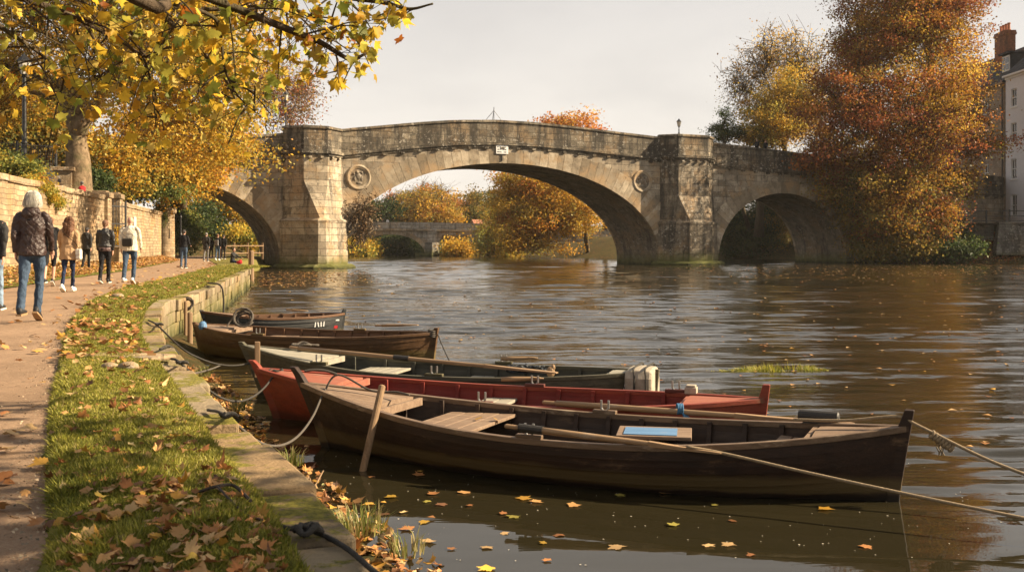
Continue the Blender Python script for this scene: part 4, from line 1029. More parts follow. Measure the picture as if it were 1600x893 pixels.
# ------------------------------------------------------------------ TREES
def limb_path(a, b, sag=.0, wob=.06, n=5):
    a, b = Vector(a), Vector(b); L = (b - a).length; pts = [a]
    for i in range(1, n):
        t = i / n; p = a.lerp(b, t); p += Vector((rng.normal(), rng.normal(), rng.normal())) * L * wob * math.sin(math.pi * t); p.z += sag * L * math.sin(math.pi * t); pts.append(p)
    return spline(pts + [b], 3)
def tree(name, label, trunk, r0, lobes, nclump, per, crad, leaf, pal, forks=None, group=None, barkm='bark', shell=.45, tw=True, pal2=None, dens=1.0, cat='tree', aspect=.66, droop=0.0, limb_r=.30, seed=None, tips=0.0, twr=0.0, lm='leaf', vary=(.22, 1.4)):
    """trunk: points from the ground up; lobes: (px,py,depth,rx_px,ry_px,rz_m) or world (c, radii); crown = leaf clumps spread through the lobes"""
    t = empty(name, trunk[0], 0, label, cat, group); o0 = Vector(trunk[0])
    LB = []
    for l in lobes:
        if len(l) == 6: c = Q(l[0], l[1], l[2]); k = l[2] / FPX; LB.append((c, np.array([l[3] * k, l[5], l[4] * k])))
        else: LB.append((Vector(l[0]), np.array(l[1])))
    vol = np.array([np.prod(r) ** .75 for c, r in LB]); idx = rng.choice(len(LB), nclump, p=vol / vol.sum())
    d = rng.normal(size=(nclump, 3)); d /= np.linalg.norm(d, axis=1)[:, None]
    rr = np.minimum(rng.random(nclump) ** shell * (1 + rng.normal(0, .13, nclump)), 1.12)
    cc = np.array([list(LB[i][0]) for i in idx]) + d * rr[:, None] * np.array([LB[i][1] for i in idx])
    tp = [Vector(p) for p in trunk]; top = tp[-1]
    wood = MB(); tr = spline(tp, 5); rad = [r0 * (1.25 if i == 0 else 1) * (1 - .5 * i / len(tr)) for i in range(len(tr))]; wood.tube([p - o0 for p in tr], rad, 14)
    fk = [Vector(f) for f in (forks or [])]; ends = []
    for f in fk:
        p = limb_path(tr[-2], f, .03, .05); wood.tube([q - o0 for q in p], [r0 * .6 * (1 - .5 * i / len(p)) for i in range(len(p))], 10); ends.append(f)
    ends = ends or [top]
    hubs = []
    for c, r in LB:
        e = min(ends, key=lambda q: (q - c).length); p = limb_path(e, c + Vector((0, 0, -.25 * r[2])), .06, .08); hubs.append(p)
        wood.tube([q - o0 for q in p], [r0 * limb_r * (1 - .65 * i / len(p)) for i in range(len(p))], 8)
    hubpts = [(q, r0 * limb_r * .5) for p in hubs for q in p[len(p) // 3:]]
    HP = np.array([list(q) for q, _ in hubpts])
    for k in range(nclump if tw else 0):
        c = cc[k]; j = int(np.argmin(np.linalg.norm(HP - c, axis=1) + rng.random(len(HP)) * 1.0)); a = HP[j]
        ln = np.linalg.norm(c - a)
        if ln < .3: continue
        p = limb_path(a, c, .08, .10, 3); r = max(twr, min(r0 * limb_r * .35, .010 * ln + .012)); wood.tube([q - o0 for q in p], [r * (1 - .75 * i / len(p)) for i in range(len(p))], 5)
        if tips:
            for _ in range(int(tips)):
                q0 = p[len(p) // 2 + rng.integers(0, len(p) // 2)]; q1 = q0 + Vector(rng.normal(size=3)) * crad * .8; wood.tube([q0 - o0, (q0 + q1) / 2 - o0 + Vector((0, 0, crad * .1)), q1 - o0], [r * .55, r * .45, r * .25], 4)
    wood.build('trunk', M[barkm], t, smooth=True)
    n = nclump * per; ci = np.repeat(np.arange(nclump), per)
    sc = rng.uniform(.65, 1.35, nclump)[ci][:, None]
    off = rng.normal(size=(n, 3)) * np.array([1, 1, .62]) * crad * sc * .62
    C = cc[ci] + off; C[:, 2] -= droop * np.abs(rng.normal(0, 1, n)) * crad
    keep = rng.random(n) < dens * rng.uniform(*vary, nclump)[ci]
    C = C[keep]; ci = ci[keep]
    CT = tints(pal, nclump, .16)
    for pn, fn in (pal2 if isinstance(pal2, list) else [pal2] if pal2 else []):
        m = rng.random(nclump) < fn(cc); CT[m] = tints(pn, nclump, .16)[m]
    T = CT[ci] * np.exp(rng.normal(0, .17, (len(C), 1)))
    mixm = rng.random(len(C)) < .18; T[mixm] = tints(pal, len(C), .2)[mixm]
    o = quads('crown', C - np.array(o0)[None], leaf * rng.uniform(.6, 1.35, len(C)), np.clip(T, 0, .8), M[lm], t, aspect=aspect)
    return t
def gz(x, y): return float(ground_h(np.array([[float(x)]]), np.array([[float(y)]]))[0, 0])
# big plane tree on the left terrace
tb = Q(122, 292, 53.5); tb.z = 4.5
tree('plane_tree', 'large plane tree with mottled forked trunk and golden crown on the left terrace', [tb, Q(122, 255, 53.5), Q(120, 222, 53.5), Q(124, 205, 53.5)], .74,
     [(60, 20, 54, 140, 110, 5), (200, 60, 52, 150, 110, 5.5), (330, 90, 48.5, 125, 105, 3.2), (360, 130, 48, 58, 95, 3), (376, 212, 47.5, 54, 44, 2.2), (-60, 80, 55, 120, 120, 5), (150, -120, 54, 260, 120, 6), (330, -60, 52, 130, 100, 5), (10, 160, 57, 100, 60, 4), (250, 150, 48, 100, 65, 2.4), (330, 225, 47.5, 72, 46, 2)],
     900, 290, 1.15, .155, 'gold', forks=[Q(96, 130, 54), Q(168, 128, 53), Q(112, 80, 54)], barkm='planebark', shell=.55, limb_r=.32, pal2=('goldgreen', lambda c: .35 + 0 * c[:, 0]), dens=.62)
# golden shrubby trees behind the wall
def shrub(label, lobes, base, r0, n, per, crad, leaf, pal, name='tree', cat='tree', **k):
    return tree(name, label, [base, Vector(base) + Vector((.1, 0, 1.2)), Vector(base) + Vector((0, .2, 2.4))], r0, lobes, n, per, crad, leaf, pal, cat=cat, **k)
b = Q(200, 305, 66); shrub('rounded golden green tree behind the garden wall right of the plane trunk', [(195, 250, 66, 65, 60, 3), (240, 215, 68, 70, 60, 3), (165, 275, 64, 35, 35, 2), (280, 255, 70, 55, 50, 3)], (b.x, b.y, terr(b.x, b.y) - .3), .25, 260, 170, .95, .21, 'gold', pal2=('midgreen', lambda c: np.clip((7.5 - c[:, 2]) / 5, 0, .75)))
b = Q(330, 300, 74); shrub('bushy orange gold tree overhanging the left arch', [(300, 225, 75, 55, 60, 3), (345, 215, 74, 50, 50, 2.5), (310, 280, 76, 40, 25, 2), (265, 290, 74, 25, 30, 1.8)], (b.x - 2, b.y, 4.5), .25, 190, 170, .9, .21, 'gold', pal2=('orange', lambda c: .3 + 0 * c[:, 0]))
b = Q(30, 240, 66); shrub('dark olive tree behind the iron railing', [(20, 170, 68, 90, 70, 4), (90, 215, 70, 60, 45, 3), (-60, 200, 66, 80, 60, 3)], (b.x, b.y, 6), .3, 240, 150, 1.2, .26, 'olive', pal2=('gold', lambda c: .3 + 0 * c[:, 0]))
b = Q(425, 200, 112); shrub('russet tree with thin outer twigs behind the left end of the bridge', [(440, 150, 112, 42, 38, 3), (470, 135, 114, 28, 42, 3), (448, 180, 112, 48, 22, 3), (410, 120, 112, 40, 50, 3)], (b.x, b.y, 6), .3, 130, 70, 1.3, .26, 'russet', pal2=('dry', lambda c: .4 + 0 * c[:, 0]), tips=5, twr=.03)
# bushes on the terrace edge, climbing plants on the wall
def bush(label, lobes, base, n, per, crad, leaf, pal, name='bush', cat='bush', **k):
    return tree(name, label, [base, Vector(base) + Vector((0, 0, .3)), Vector(base) + Vector((0, 0, .6))], .06, lobes, n, per, crad, leaf, pal, cat=cat, **k)
b = Q(20, 265, 43); bush('leafy green bush on the terrace at the foot of the tall lamp', [(15, 258, 43, 42, 22, 1.2), (45, 262, 43, 30, 14, 1.0), (-30, 255, 42, 40, 25, 1.2)], (b.x, b.y, terr(b.x, b.y) - .2), 70, 130, .4, .11, 'midgreen', pal2=('goldgreen', lambda c: .4 + 0 * c[:, 0]))
b = Q(72, 285, 44); bush('yellow green shrub spilling over the coping of the garden wall', [(62, 288, 40.2, 17, 8, .6), (76, 303, 41.0, 11, 12, .3), (90, 315, 42.0, 8, 10, .25), (48, 282, 39.8, 16, 7, .7)], (b.x + .6, 40.6, 4.0), 90, 130, .22, .09, 'goldgreen', droop=.35)
b = Q(256, 345, 74); bush('ivy hanging on the wall end beside the round pier', [(254, 338, 75.2, 6, 18, .3), (250, 322, 75, 8, 8, .3)], (b.x, b.y + 1.2, 2.4), 22, 90, .3, .12, 'midgreen', name='ivy', cat='ivy')
b = Q(183, 370, 53.8); bush('small yellow shrub on the steps by the iron gate', [(183, 368, 53.8, 7, 16, .4), (183, 385, 53.4, 6, 10, .4)], (b.x, b.y, 1.2), 20, 90, .25, .1, 'gold')
for i, (px, py, d, rx, ry, pal, lab) in enumerate([(225, 300, 68, 60, 12, 'midgreen', 'low green hedge on top of the garden wall behind the gate'), (150, 285, 58, 24, 22, 'green', 'dark green shrub beside the plane tree trunk'), (270, 330, 82, 16, 40, 'green', 'dark evergreen bush behind the round pier')]):
    b = Q(px, py + ry, d); bush(lab, [(px, py, d, rx, ry, 1.2)], (b.x, b.y, b.z - .4), 60, 140, .5, .15, pal)
# seen through the left arch
for lab, lobes, base, pal, r0, n, per, cr in [
    ('golden tree lit by the sun beyond the left arch', [(365, 322, 118, 42, 26, 4), (395, 340, 122, 26, 22, 3), (340, 305, 118, 34, 22, 3.5)], (-34.0, 120, 1.2), 'gold', .3, 170, 130, 1.3),
    ('dark evergreen tree beyond the left arch', [(312, 345, 112, 26, 36, 3), (330, 370, 114, 26, 18, 2.5), (290, 350, 108, 20, 40, 3)], (-35.5, 113, 1.4), 'green', .3, 170, 130, 1.2),
    ('russet orange tree at the right of the left arch', [(412, 345, 140, 22, 26, 4), (400, 365, 140, 22, 14, 3)], (-35.0, 141, 1.5), 'orange', .25, 90, 120, 1.3)]:
    shrub(lab, lobes, base, r0, n, per, cr, .30, pal)
for lab, px, py, d, rx, ry, pal in [('pale yellow green bush on the bank beyond the left arch', 385, 370, 104, 30, 16, 'goldgreen'), ('light green bush beside the path before the arch', 292, 362, 92, 14, 30, 'midgreen'), ('olive bush behind the walkers under the arch', 345, 375, 128, 34, 12, 'midgreen')]:
    b = Q(px, py + ry, d); bush(lab, [(px, py, d, rx, ry, 2)], (b.x, b.y, max(.8, b.z - .5)), 60, 130, .9, .24, pal)

# ---- right bank
tb = Vector((45.5, 110.5, 2.6))
bt = (lambda c: np.clip(.38 + .5 * np.exp(-((c[:, 0] - 44) ** 2) / 40 - ((c[:, 2] - 17) ** 2) / 50) + .3 * (c[:, 2] < 10), 0, .85))
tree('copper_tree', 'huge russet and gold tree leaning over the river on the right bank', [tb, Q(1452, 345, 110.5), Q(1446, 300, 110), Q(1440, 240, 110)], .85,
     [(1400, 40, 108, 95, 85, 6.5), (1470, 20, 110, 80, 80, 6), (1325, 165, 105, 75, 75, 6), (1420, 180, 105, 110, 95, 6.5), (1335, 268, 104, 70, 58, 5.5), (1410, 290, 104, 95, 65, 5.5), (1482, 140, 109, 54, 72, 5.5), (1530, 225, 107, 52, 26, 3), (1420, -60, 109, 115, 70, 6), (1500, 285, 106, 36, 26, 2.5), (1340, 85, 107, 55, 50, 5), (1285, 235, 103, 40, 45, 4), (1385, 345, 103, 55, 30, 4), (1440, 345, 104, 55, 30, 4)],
     1750, 170, 1.25, .235, 'russet', forks=[Q(1400, 150, 109), Q(1455, 140, 110), Q(1480, 180, 110), Q(1380, 220, 107)], shell=.5, pal2=[('amber', lambda c: .25 + 0 * c[:, 0]), ('olive', lambda c: .75 * (c[:, 2] < 9.5) * (c[:, 0] < 48)), ('amber', lambda c: .6 * (c[:, 2] < 9.5) * (c[:, 0] < 48)), ('gold', lambda c: .8 * np.exp(-((c[:, 0] - 44.5) ** 2) / 26 - ((c[:, 2] - 18.5) ** 2) / 34))], dens=.78, limb_r=.30, lm='leafshade', vary=(.45, 1.3))
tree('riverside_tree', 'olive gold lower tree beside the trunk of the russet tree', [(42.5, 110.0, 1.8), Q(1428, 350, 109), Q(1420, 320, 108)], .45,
     [(1385, 345, 104, 50, 35, 4), (1420, 335, 105, 60, 45, 4), (1345, 312, 104, 42, 38, 3.5), (1390, 368, 104, 50, 20, 3)], 300, 200, 1.15, .24, 'olive', pal2=('russet', lambda c: .4 + 0 * c[:, 0]), dens=.75, lm='leafshade')
tree('pale_tree', 'tall half bare pale gold tree behind the right end of the bridge', [(32.5, 135, 3), Q(1195, 215, 134), Q(1200, 170, 134)], .55,
     [(1200, 90, 134, 55, 48, 5), (1245, 100, 134, 50, 55, 5), (1165, 135, 133, 45, 30, 4), (1230, 190, 132, 55, 45, 5), (1190, 170, 132, 45, 35, 5)], 260, 70, 1.7, .27, 'gold', shell=.5, tips=8, limb_r=.34, twr=.04, pal2=('dry', lambda c: np.clip((36 - c[:, 0]) / 6, 0, .9)), dens=.6)
tree('golden_tree', 'dense golden tree behind the parapet at the right end of the bridge', [(35.5, 128, 4), Q(1225, 225, 127), Q(1230, 210, 127)], .4,
     [(1205, 190, 126, 55, 42, 4), (1245, 160, 127, 50, 60, 4), (1180, 215, 126, 40, 22, 3)], 260, 190, 1.2, .23, 'gold', dens=.8, pal2=('olive', lambda c: .35 + 0 * c[:, 0]))
tree('fir_tree', 'dark green fir at the edge of the bridge parapet', [(29.0, 125.5, 4), Q(1130, 215, 125), Q(1132, 190, 125)], .22,
     [(1133, 185, 125, 13, 14, 1.5), (1130, 205, 125, 24, 12, 2), (1124, 200, 125, 14, 6, 1.4), (1140, 210, 125, 25, 12, 2)], 70, 70, .7, .34, 'green', aspect=.25)
for lab, px, py, d, rx, ry, pal in [('dark bush under the right side arch', 1165, 352, 139, 56, 52, 'green'), ('brownish shrub on the bank seen through the right side arch', 1215, 345, 142, 50, 52, 'olive'), ('green bush at the foot of the big russet tree', 1478, 372, 107.5, 26, 24, 'green'), ('dark overhanging shrub at the right abutment', 1410, 385, 104, 70, 16, 'olive'), ('low scrub on the leafy bank below the railing', 1480, 388, 104.5, 40, 10, 'green')]:
    b = Q(px, py + ry * .8, d); bush(lab, [(px, py, d, rx, ry, 2.5), (px - rx * .4, py + ry * .3, d, rx * .6, ry * .7, 2)], (b.x, b.y, b.z), 150, 130, 1.1, .28, pal)
n = 9000; xx = rng.uniform(36, 62, n); q = rng.random(n) ** .8; yy = np.interp(xx, [36, 45, 60], [110.8, 107.3, 105.4]) + q * 5.5
o = quads('bank_leaves', np.stack([xx, yy, ground_h(xx[None], yy[None])[0] + rng.uniform(.02, .14, n)], 1), rng.uniform(.12, .3, n), tints('russet', n) * 1.1, M['litter'], tilt=.5, aspect=.8)
tag(o, 'carpet of brown leaves on the right bank', 'leaves', kind='stuff')

# ---- upstream, through the main arch
tree('sunlit_tree', 'broad golden orange tree on the far bank framed by the main arch', [(11.4, 153.0, .0), Q(915, 362, 152), Q(912, 342, 152)], .4,
     [(850, 330, 151, 60, 50, 6), (900, 340, 152, 42, 34, 5), (815, 350, 150, 42, 42, 5), (870, 290, 152, 55, 40, 6), (830, 300, 152, 50, 45, 6), (800, 300, 153, 30, 40, 4), (845, 380, 149, 60, 14, 4)],
     560, 190, 1.45, .31, 'amber', pal2=[('orange', lambda c: .3 + 0 * c[:, 0]), ('gold', lambda c: np.clip((c[:, 0] - 3) / 10, .15, .85))], dens=.75)
tree('willow_tree', 'yellow green weeping willow at the end of the distant bridge', [(-1.3, 166, 1.5), (-1.2, 166, 4), (-1.2, 166, 6)], .35,
     [(778, 355, 166, 26, 36, 4), (768, 375, 165, 22, 22, 3), (795, 370, 165, 22, 26, 3)], 150, 150, 1.3, .42, 'goldgreen', droop=1.0, aspect=.28)
tree('crown_top_tree', 'tree whose orange top shows above the bridge parapet', [(16.5, 182, 4), (17, 182, 14), (17, 182, 20)], .5,
     [(885, 200, 182, 58, 22, 5), (870, 225, 182, 70, 25, 5), (905, 215, 184, 40, 18, 4)], 190, 110, 1.5, .42, 'orange', dens=.8)
far = [('dark green tree at the left of the main arch upstream', 590, 340, 215, 42, 36, 'green', 170, 130, 0),
       ('bright orange tree left of the bare crowned tree upstream', 640, 325, 235, 32, 26, 'gold', 110, 120, 0),
       ('amber tree with bare upper branches upstream', 672, 330, 215, 44, 42, 'amber', 170, 110, 0),
       ('brownish red tree upstream behind the far parapet', 715, 330, 250, 30, 32, 'russet', 110, 110, 0),
       ('grey green tall tree upstream beside the roof', 738, 325, 235, 24, 38, 'olive', 110, 110, 0),
       ('hazy rust tree upstream at the far left of the arch', 565, 345, 240, 40, 30, 'orange', 100, 110, 0),
       ('hazy olive tree upstream behind the willow', 775, 320, 240, 36, 30, 'olive', 110, 110, 0),
       ('yellow shrub on the bank under the distant bridge arch', 564, 387, 176, 18, 12, 'goldgreen', 80, 110, 0),
       ('dark green thicket behind the arch of the distant bridge', 632, 381, 189, 46, 20, 'green', 200, 120, 0),
       ('orange shrub by the timber props of the distant bridge', 716, 388, 175, 16, 9, 'gold', 60, 100, 0)]
for lab, px, py, d, rx, ry, pal, n, per, _ in far:
    b = Q(px, 400, d); tree('distant_tree' if d > 200 else 'bush', lab, [(b.x, d, 1.0), (b.x, d, 2.5), Q(px, py + ry * .5, d)], .3, [(px, py, d, rx, ry, 5), (px - rx * .45, py + ry * .45, d, rx * .7, ry * .6, 4), (px + rx * .45, py + ry * .4, d, rx * .7, ry * .6, 4)], n, per, 1.5, .46, pal, cat='tree' if d > 200 else 'bush', dens=.8)
tree('bare_tree', 'bare domed tree crown rising over the upstream wood', [(-18.5, 226, 2), Q(668, 335, 226), Q(668, 315, 226)], .45, [(668, 305, 226, 30, 24, 4), (650, 312, 226, 16, 16, 3), (688, 312, 226, 16, 16, 3)], 120, 10, 1.6, .3, 'dry', tips=7, shell=.3, limb_r=.3, twr=.06)
tree('bare_tree', 'thin bare twiggy tree upstream left of the domed crown', [(-27.5, 236, 2), Q(620, 335, 236), Q(620, 318, 236)], .3, [(622, 312, 236, 18, 16, 3), (608, 318, 236, 12, 12, 3)], 60, 8, 1.4, .3, 'dry', tips=6, shell=.3, twr=.06)
for i in range(14):     # wood on the skyline further back, and behind the right bank
    px = 500 + i * 27 + U(-8, 8); d = 265 + U(-12, 25); b = Q(px, 395, d); ry = U(28, 44); py = 352 - U(0, 12)
    tree('distant_tree', ['far olive tree in the skyline wood', 'far rusty tree in the skyline wood', 'far golden tree in the skyline wood'][i % 3] + ', %s in the row' % ['first', 'second', 'third', 'fourth', 'fifth', 'sixth', 'seventh', 'eighth', 'ninth', 'tenth', 'eleventh', 'twelfth', 'thirteenth', 'last'][i], [(b.x, d, 1.5), (b.x, d, 3), Q(px, py, d)], .4, [(px, py, d, 22, ry, 5), (px + 10, py + 14, d, 18, ry * .6, 4)], 70, 90, 1.9, .6, ['olive', 'russet', 'orange'][i % 3], group='skyline trees upstream', tw=False)
# dry creeper on the left haunch of the main arch
cw = empty('dry_creeper', bl(2.6, -.15, 3), BA, 'tangled dry creeper clinging to the left haunch of the main arch', 'climber')
m = MB(); CP = []
for i in range(95):
    s0, z0 = U(-.3, 1.2), U(-1.5, 1.0); p = [Vector((s0, -.05, z0))]
    for k in range(6): p.append(p[-1] + Vector((U(-.25, .50), U(-.18, .12), U(.0, .62)))); p[-1].y = min(-.02, max(-.7, p[-1].y))
    m.tube(p, [.028 * (1 - k / 8) for k in range(7)], 4); CP += p[2:]
m.build('stems', M['twig'], cw)
C = np.array([list(CP[i]) for i in rng.choice(len(CP), 1700)]) + rng.normal(0, .13, (1700, 3)); quads('foliage', C, rng.uniform(.1, .22, 1700), tints('dry', 1700, .35), M['litter'], cw)
# ---- near maple: limbs reach in over the camera from a trunk out of the frame on the left
mt = empty('maple_tree', (-5.6, 1.2, LAND), 0, 'overhanging maple boughs with large yellow and green lobed leaves at the top left', 'tree'); o0 = Vector((-5.6, 1.2, LAND))
wood = MB(); wood.tube(spline([(0, 0, -.1), (.1, .1, 1.5), (.2, .2, 3.0), (.3, .4, 4.4), (.4, .8, 6.0)], 5), [.34 - .012 * i for i in range(21)], 14)
fk = Vector((-5.2, 1.9, 5.6)); LC, LN = [], []
def outside(v):
    x_, y_ = CX + v[0] / v[1] * FPX, HY - (v[2] - CH) / v[1] * FPX
    return x_ > 645 or (x_ > 590 and y_ > 62) or (x_ > 480 and y_ > 130) or (x_ > 430 and y_ > 185)
def bough(pts, r, leaves=26, twn=7, tl=.55, spread=.28):
    pts = [Vector(p) for p in pts]; p = spline(pts, 6); wood.tube([q - o0 for q in p], [r * (1 - .82 * i / len(p)) for i in range(len(p))], 7)
    for k in range(twn):
        f = .25 + .75 * (k + rng.random()) / twn; q0 = p[min(len(p) - 1, int(f * len(p)))]
        dv = Vector((rng.normal() * .7 + .25, rng.normal() * .6, rng.normal() * .45 - .35)).normalized() * tl * rng.uniform(.5, 1.3)
        q1 = q0 + dv * .55 + Vector((0, 0, .04)); q2 = q0 + dv
        if outside(q2): continue
        tw_ = spline([q0, q1, q2], 4)
        wood.tube([v - o0 for v in tw_], [.008 * (1 - .7 * i / len(tw_)) for i in range(len(tw_))], 5)
        for _ in range(leaves):
            v = tw_[rng.integers(1, len(tw_))] + Vector(rng.normal(size=3)) * spread * .5; v.z -= abs(rng.normal()) * .06; LC.append(list(v))
            if rng.random() < .3 and not outside(v): wood.tube([tw_[rng.integers(1, len(tw_))] - o0, v - o0], .0025, 3)
def qq(px, py, d): return Q(px, py, d)
bough([fk, qq(120, -60, 5.5), qq(260, -25, 6.2), qq(340, 2, 6.6), qq(440, 42, 6.8), qq(500, 66, 6.9), qq(545, 92, 7.0), qq(572, 84, 7.0)], .045, 13, 17, .40, .26)
bough([qq(300, -70, 6.5), qq(420, -35, 6.8), qq(520, -8, 7.0), qq(600, 4, 7.0), qq(640, 14, 7.0), qq(676, 6, 7.0)], .03, 11, 14, .32, .22)
bough([fk, qq(60, -90, 6), qq(180, -50, 7), qq(250, 20, 7.4), qq(310, 75, 7.5), qq(350, 120, 7.6), qq(372, 165, 7.6)], .04, 9, 13, .5, .30)
bough([qq(250, 0, 6.4), qq(330, 25, 6.6), qq(345, 60, 6.7), qq(352, 110, 6.7), qq(372, 150, 6.8), qq(402, 178, 6.8)], .016, 7, 8, .35, .22)
bough([qq(-60, -40, 6), qq(30, -5, 6.5), qq(100, 20, 6.8), qq(170, 55, 7), qq(230, 90, 7)], .03, 12, 12, .55, .34)
bough([qq(-140, 0, 6), qq(-40, 20, 6.8), qq(20, 55, 7), qq(70, 90, 7.2), qq(100, 125, 7.2)], .025, 9, 10, .45, .28)
bough([qq(60, -80, 6), qq(160, -30, 6.6), qq(240, 5, 6.8), qq(320, 15, 7), qq(400, 10, 7.1), qq(470, 20, 7.2)], .03, 13, 14, .5, .34)
bough([qq(180, -90, 6.4), qq(330, -30, 7.0), qq(420, 0, 7.3), qq(500, 30, 7.4), qq(540, 45, 7.4)], .024, 11, 12, .48, .3)
bough([qq(200, 40, 7), qq(228, 100, 7.1), qq(240, 150, 7.1), qq(246, 190, 7.2)], .012, 5, 7, .3, .2)
bough([qq(120, 20, 7), qq(150, 70, 7.1), qq(140, 110, 7.1), qq(160, 130, 7.2)], .012, 5, 6, .3, .2)
C = np.array([v for v in LC if not outside(v)]); n = len(C)
nrm = rng.normal(size=(n, 3)) * np.array([.7, .9, .5]) + np.array([.3, -.4, .35]); nrm /= np.linalg.norm(nrm, axis=1)[:, None]
dn = np.array([0, 0, -1.0]) + rng.normal(0, .55, (n, 3)); b_ = dn - (dn * nrm).sum(1)[:, None] * nrm; b_ /= np.linalg.norm(b_, axis=1)[:, None]; a_ = np.cross(b_, nrm)
lobed('crown', C - np.array(o0)[None], rng.uniform(.036, .070, n), tints('maple', n, .2), M['leafnear'], mt, curl=.45, frames=(a_, b_, nrm))
# upper boughs out of the frame whose shade falls on the lawn in front
LC2 = []
def shade(px, py, pz, n, r):
    c = Vector((px, py, pz)); p = limb_path(Vector((-5.0, 2.0, 6.2)), c, .06, .04); wood.tube([q - o0 for q in p], [.05 * (1 - .8 * i / len(p)) for i in range(len(p))], 6)
    LC2.extend((np.array(c)[None] + rng.normal(0, r, (n, 3)) * np.array([1.3, .55, .5])).tolist())
for gx_, gy_, n_, r_ in ((-.7, 3.4, 330, .5), (-1.3, 3.9, 300, .5), (-.9, 4.3, 120, .35), (-2.1, 3.6, 260, .5), (-2.6, 4.6, 190, .45), (-2.9, 5.6, 150, .35), (-1.7, 5.2, 110, .28), (-3.6, 6.6, 120, .35), (-1.5, 3.0, 300, .5)):
    t_ = U(6.2, 8.0); v = Vector((gx_, gy_, LAND)) + sd * t_
    shade(v.x, v.y, v.z, n_, r_)
C = np.array(LC2); lobed('upper_crown', C - np.array(o0)[None], rng.uniform(.06, .1, len(C)), tints('maple', len(C)), M['leafnear'], mt, tilt=.9)
wood.build('trunk', M['bark'], mt, smooth=True)
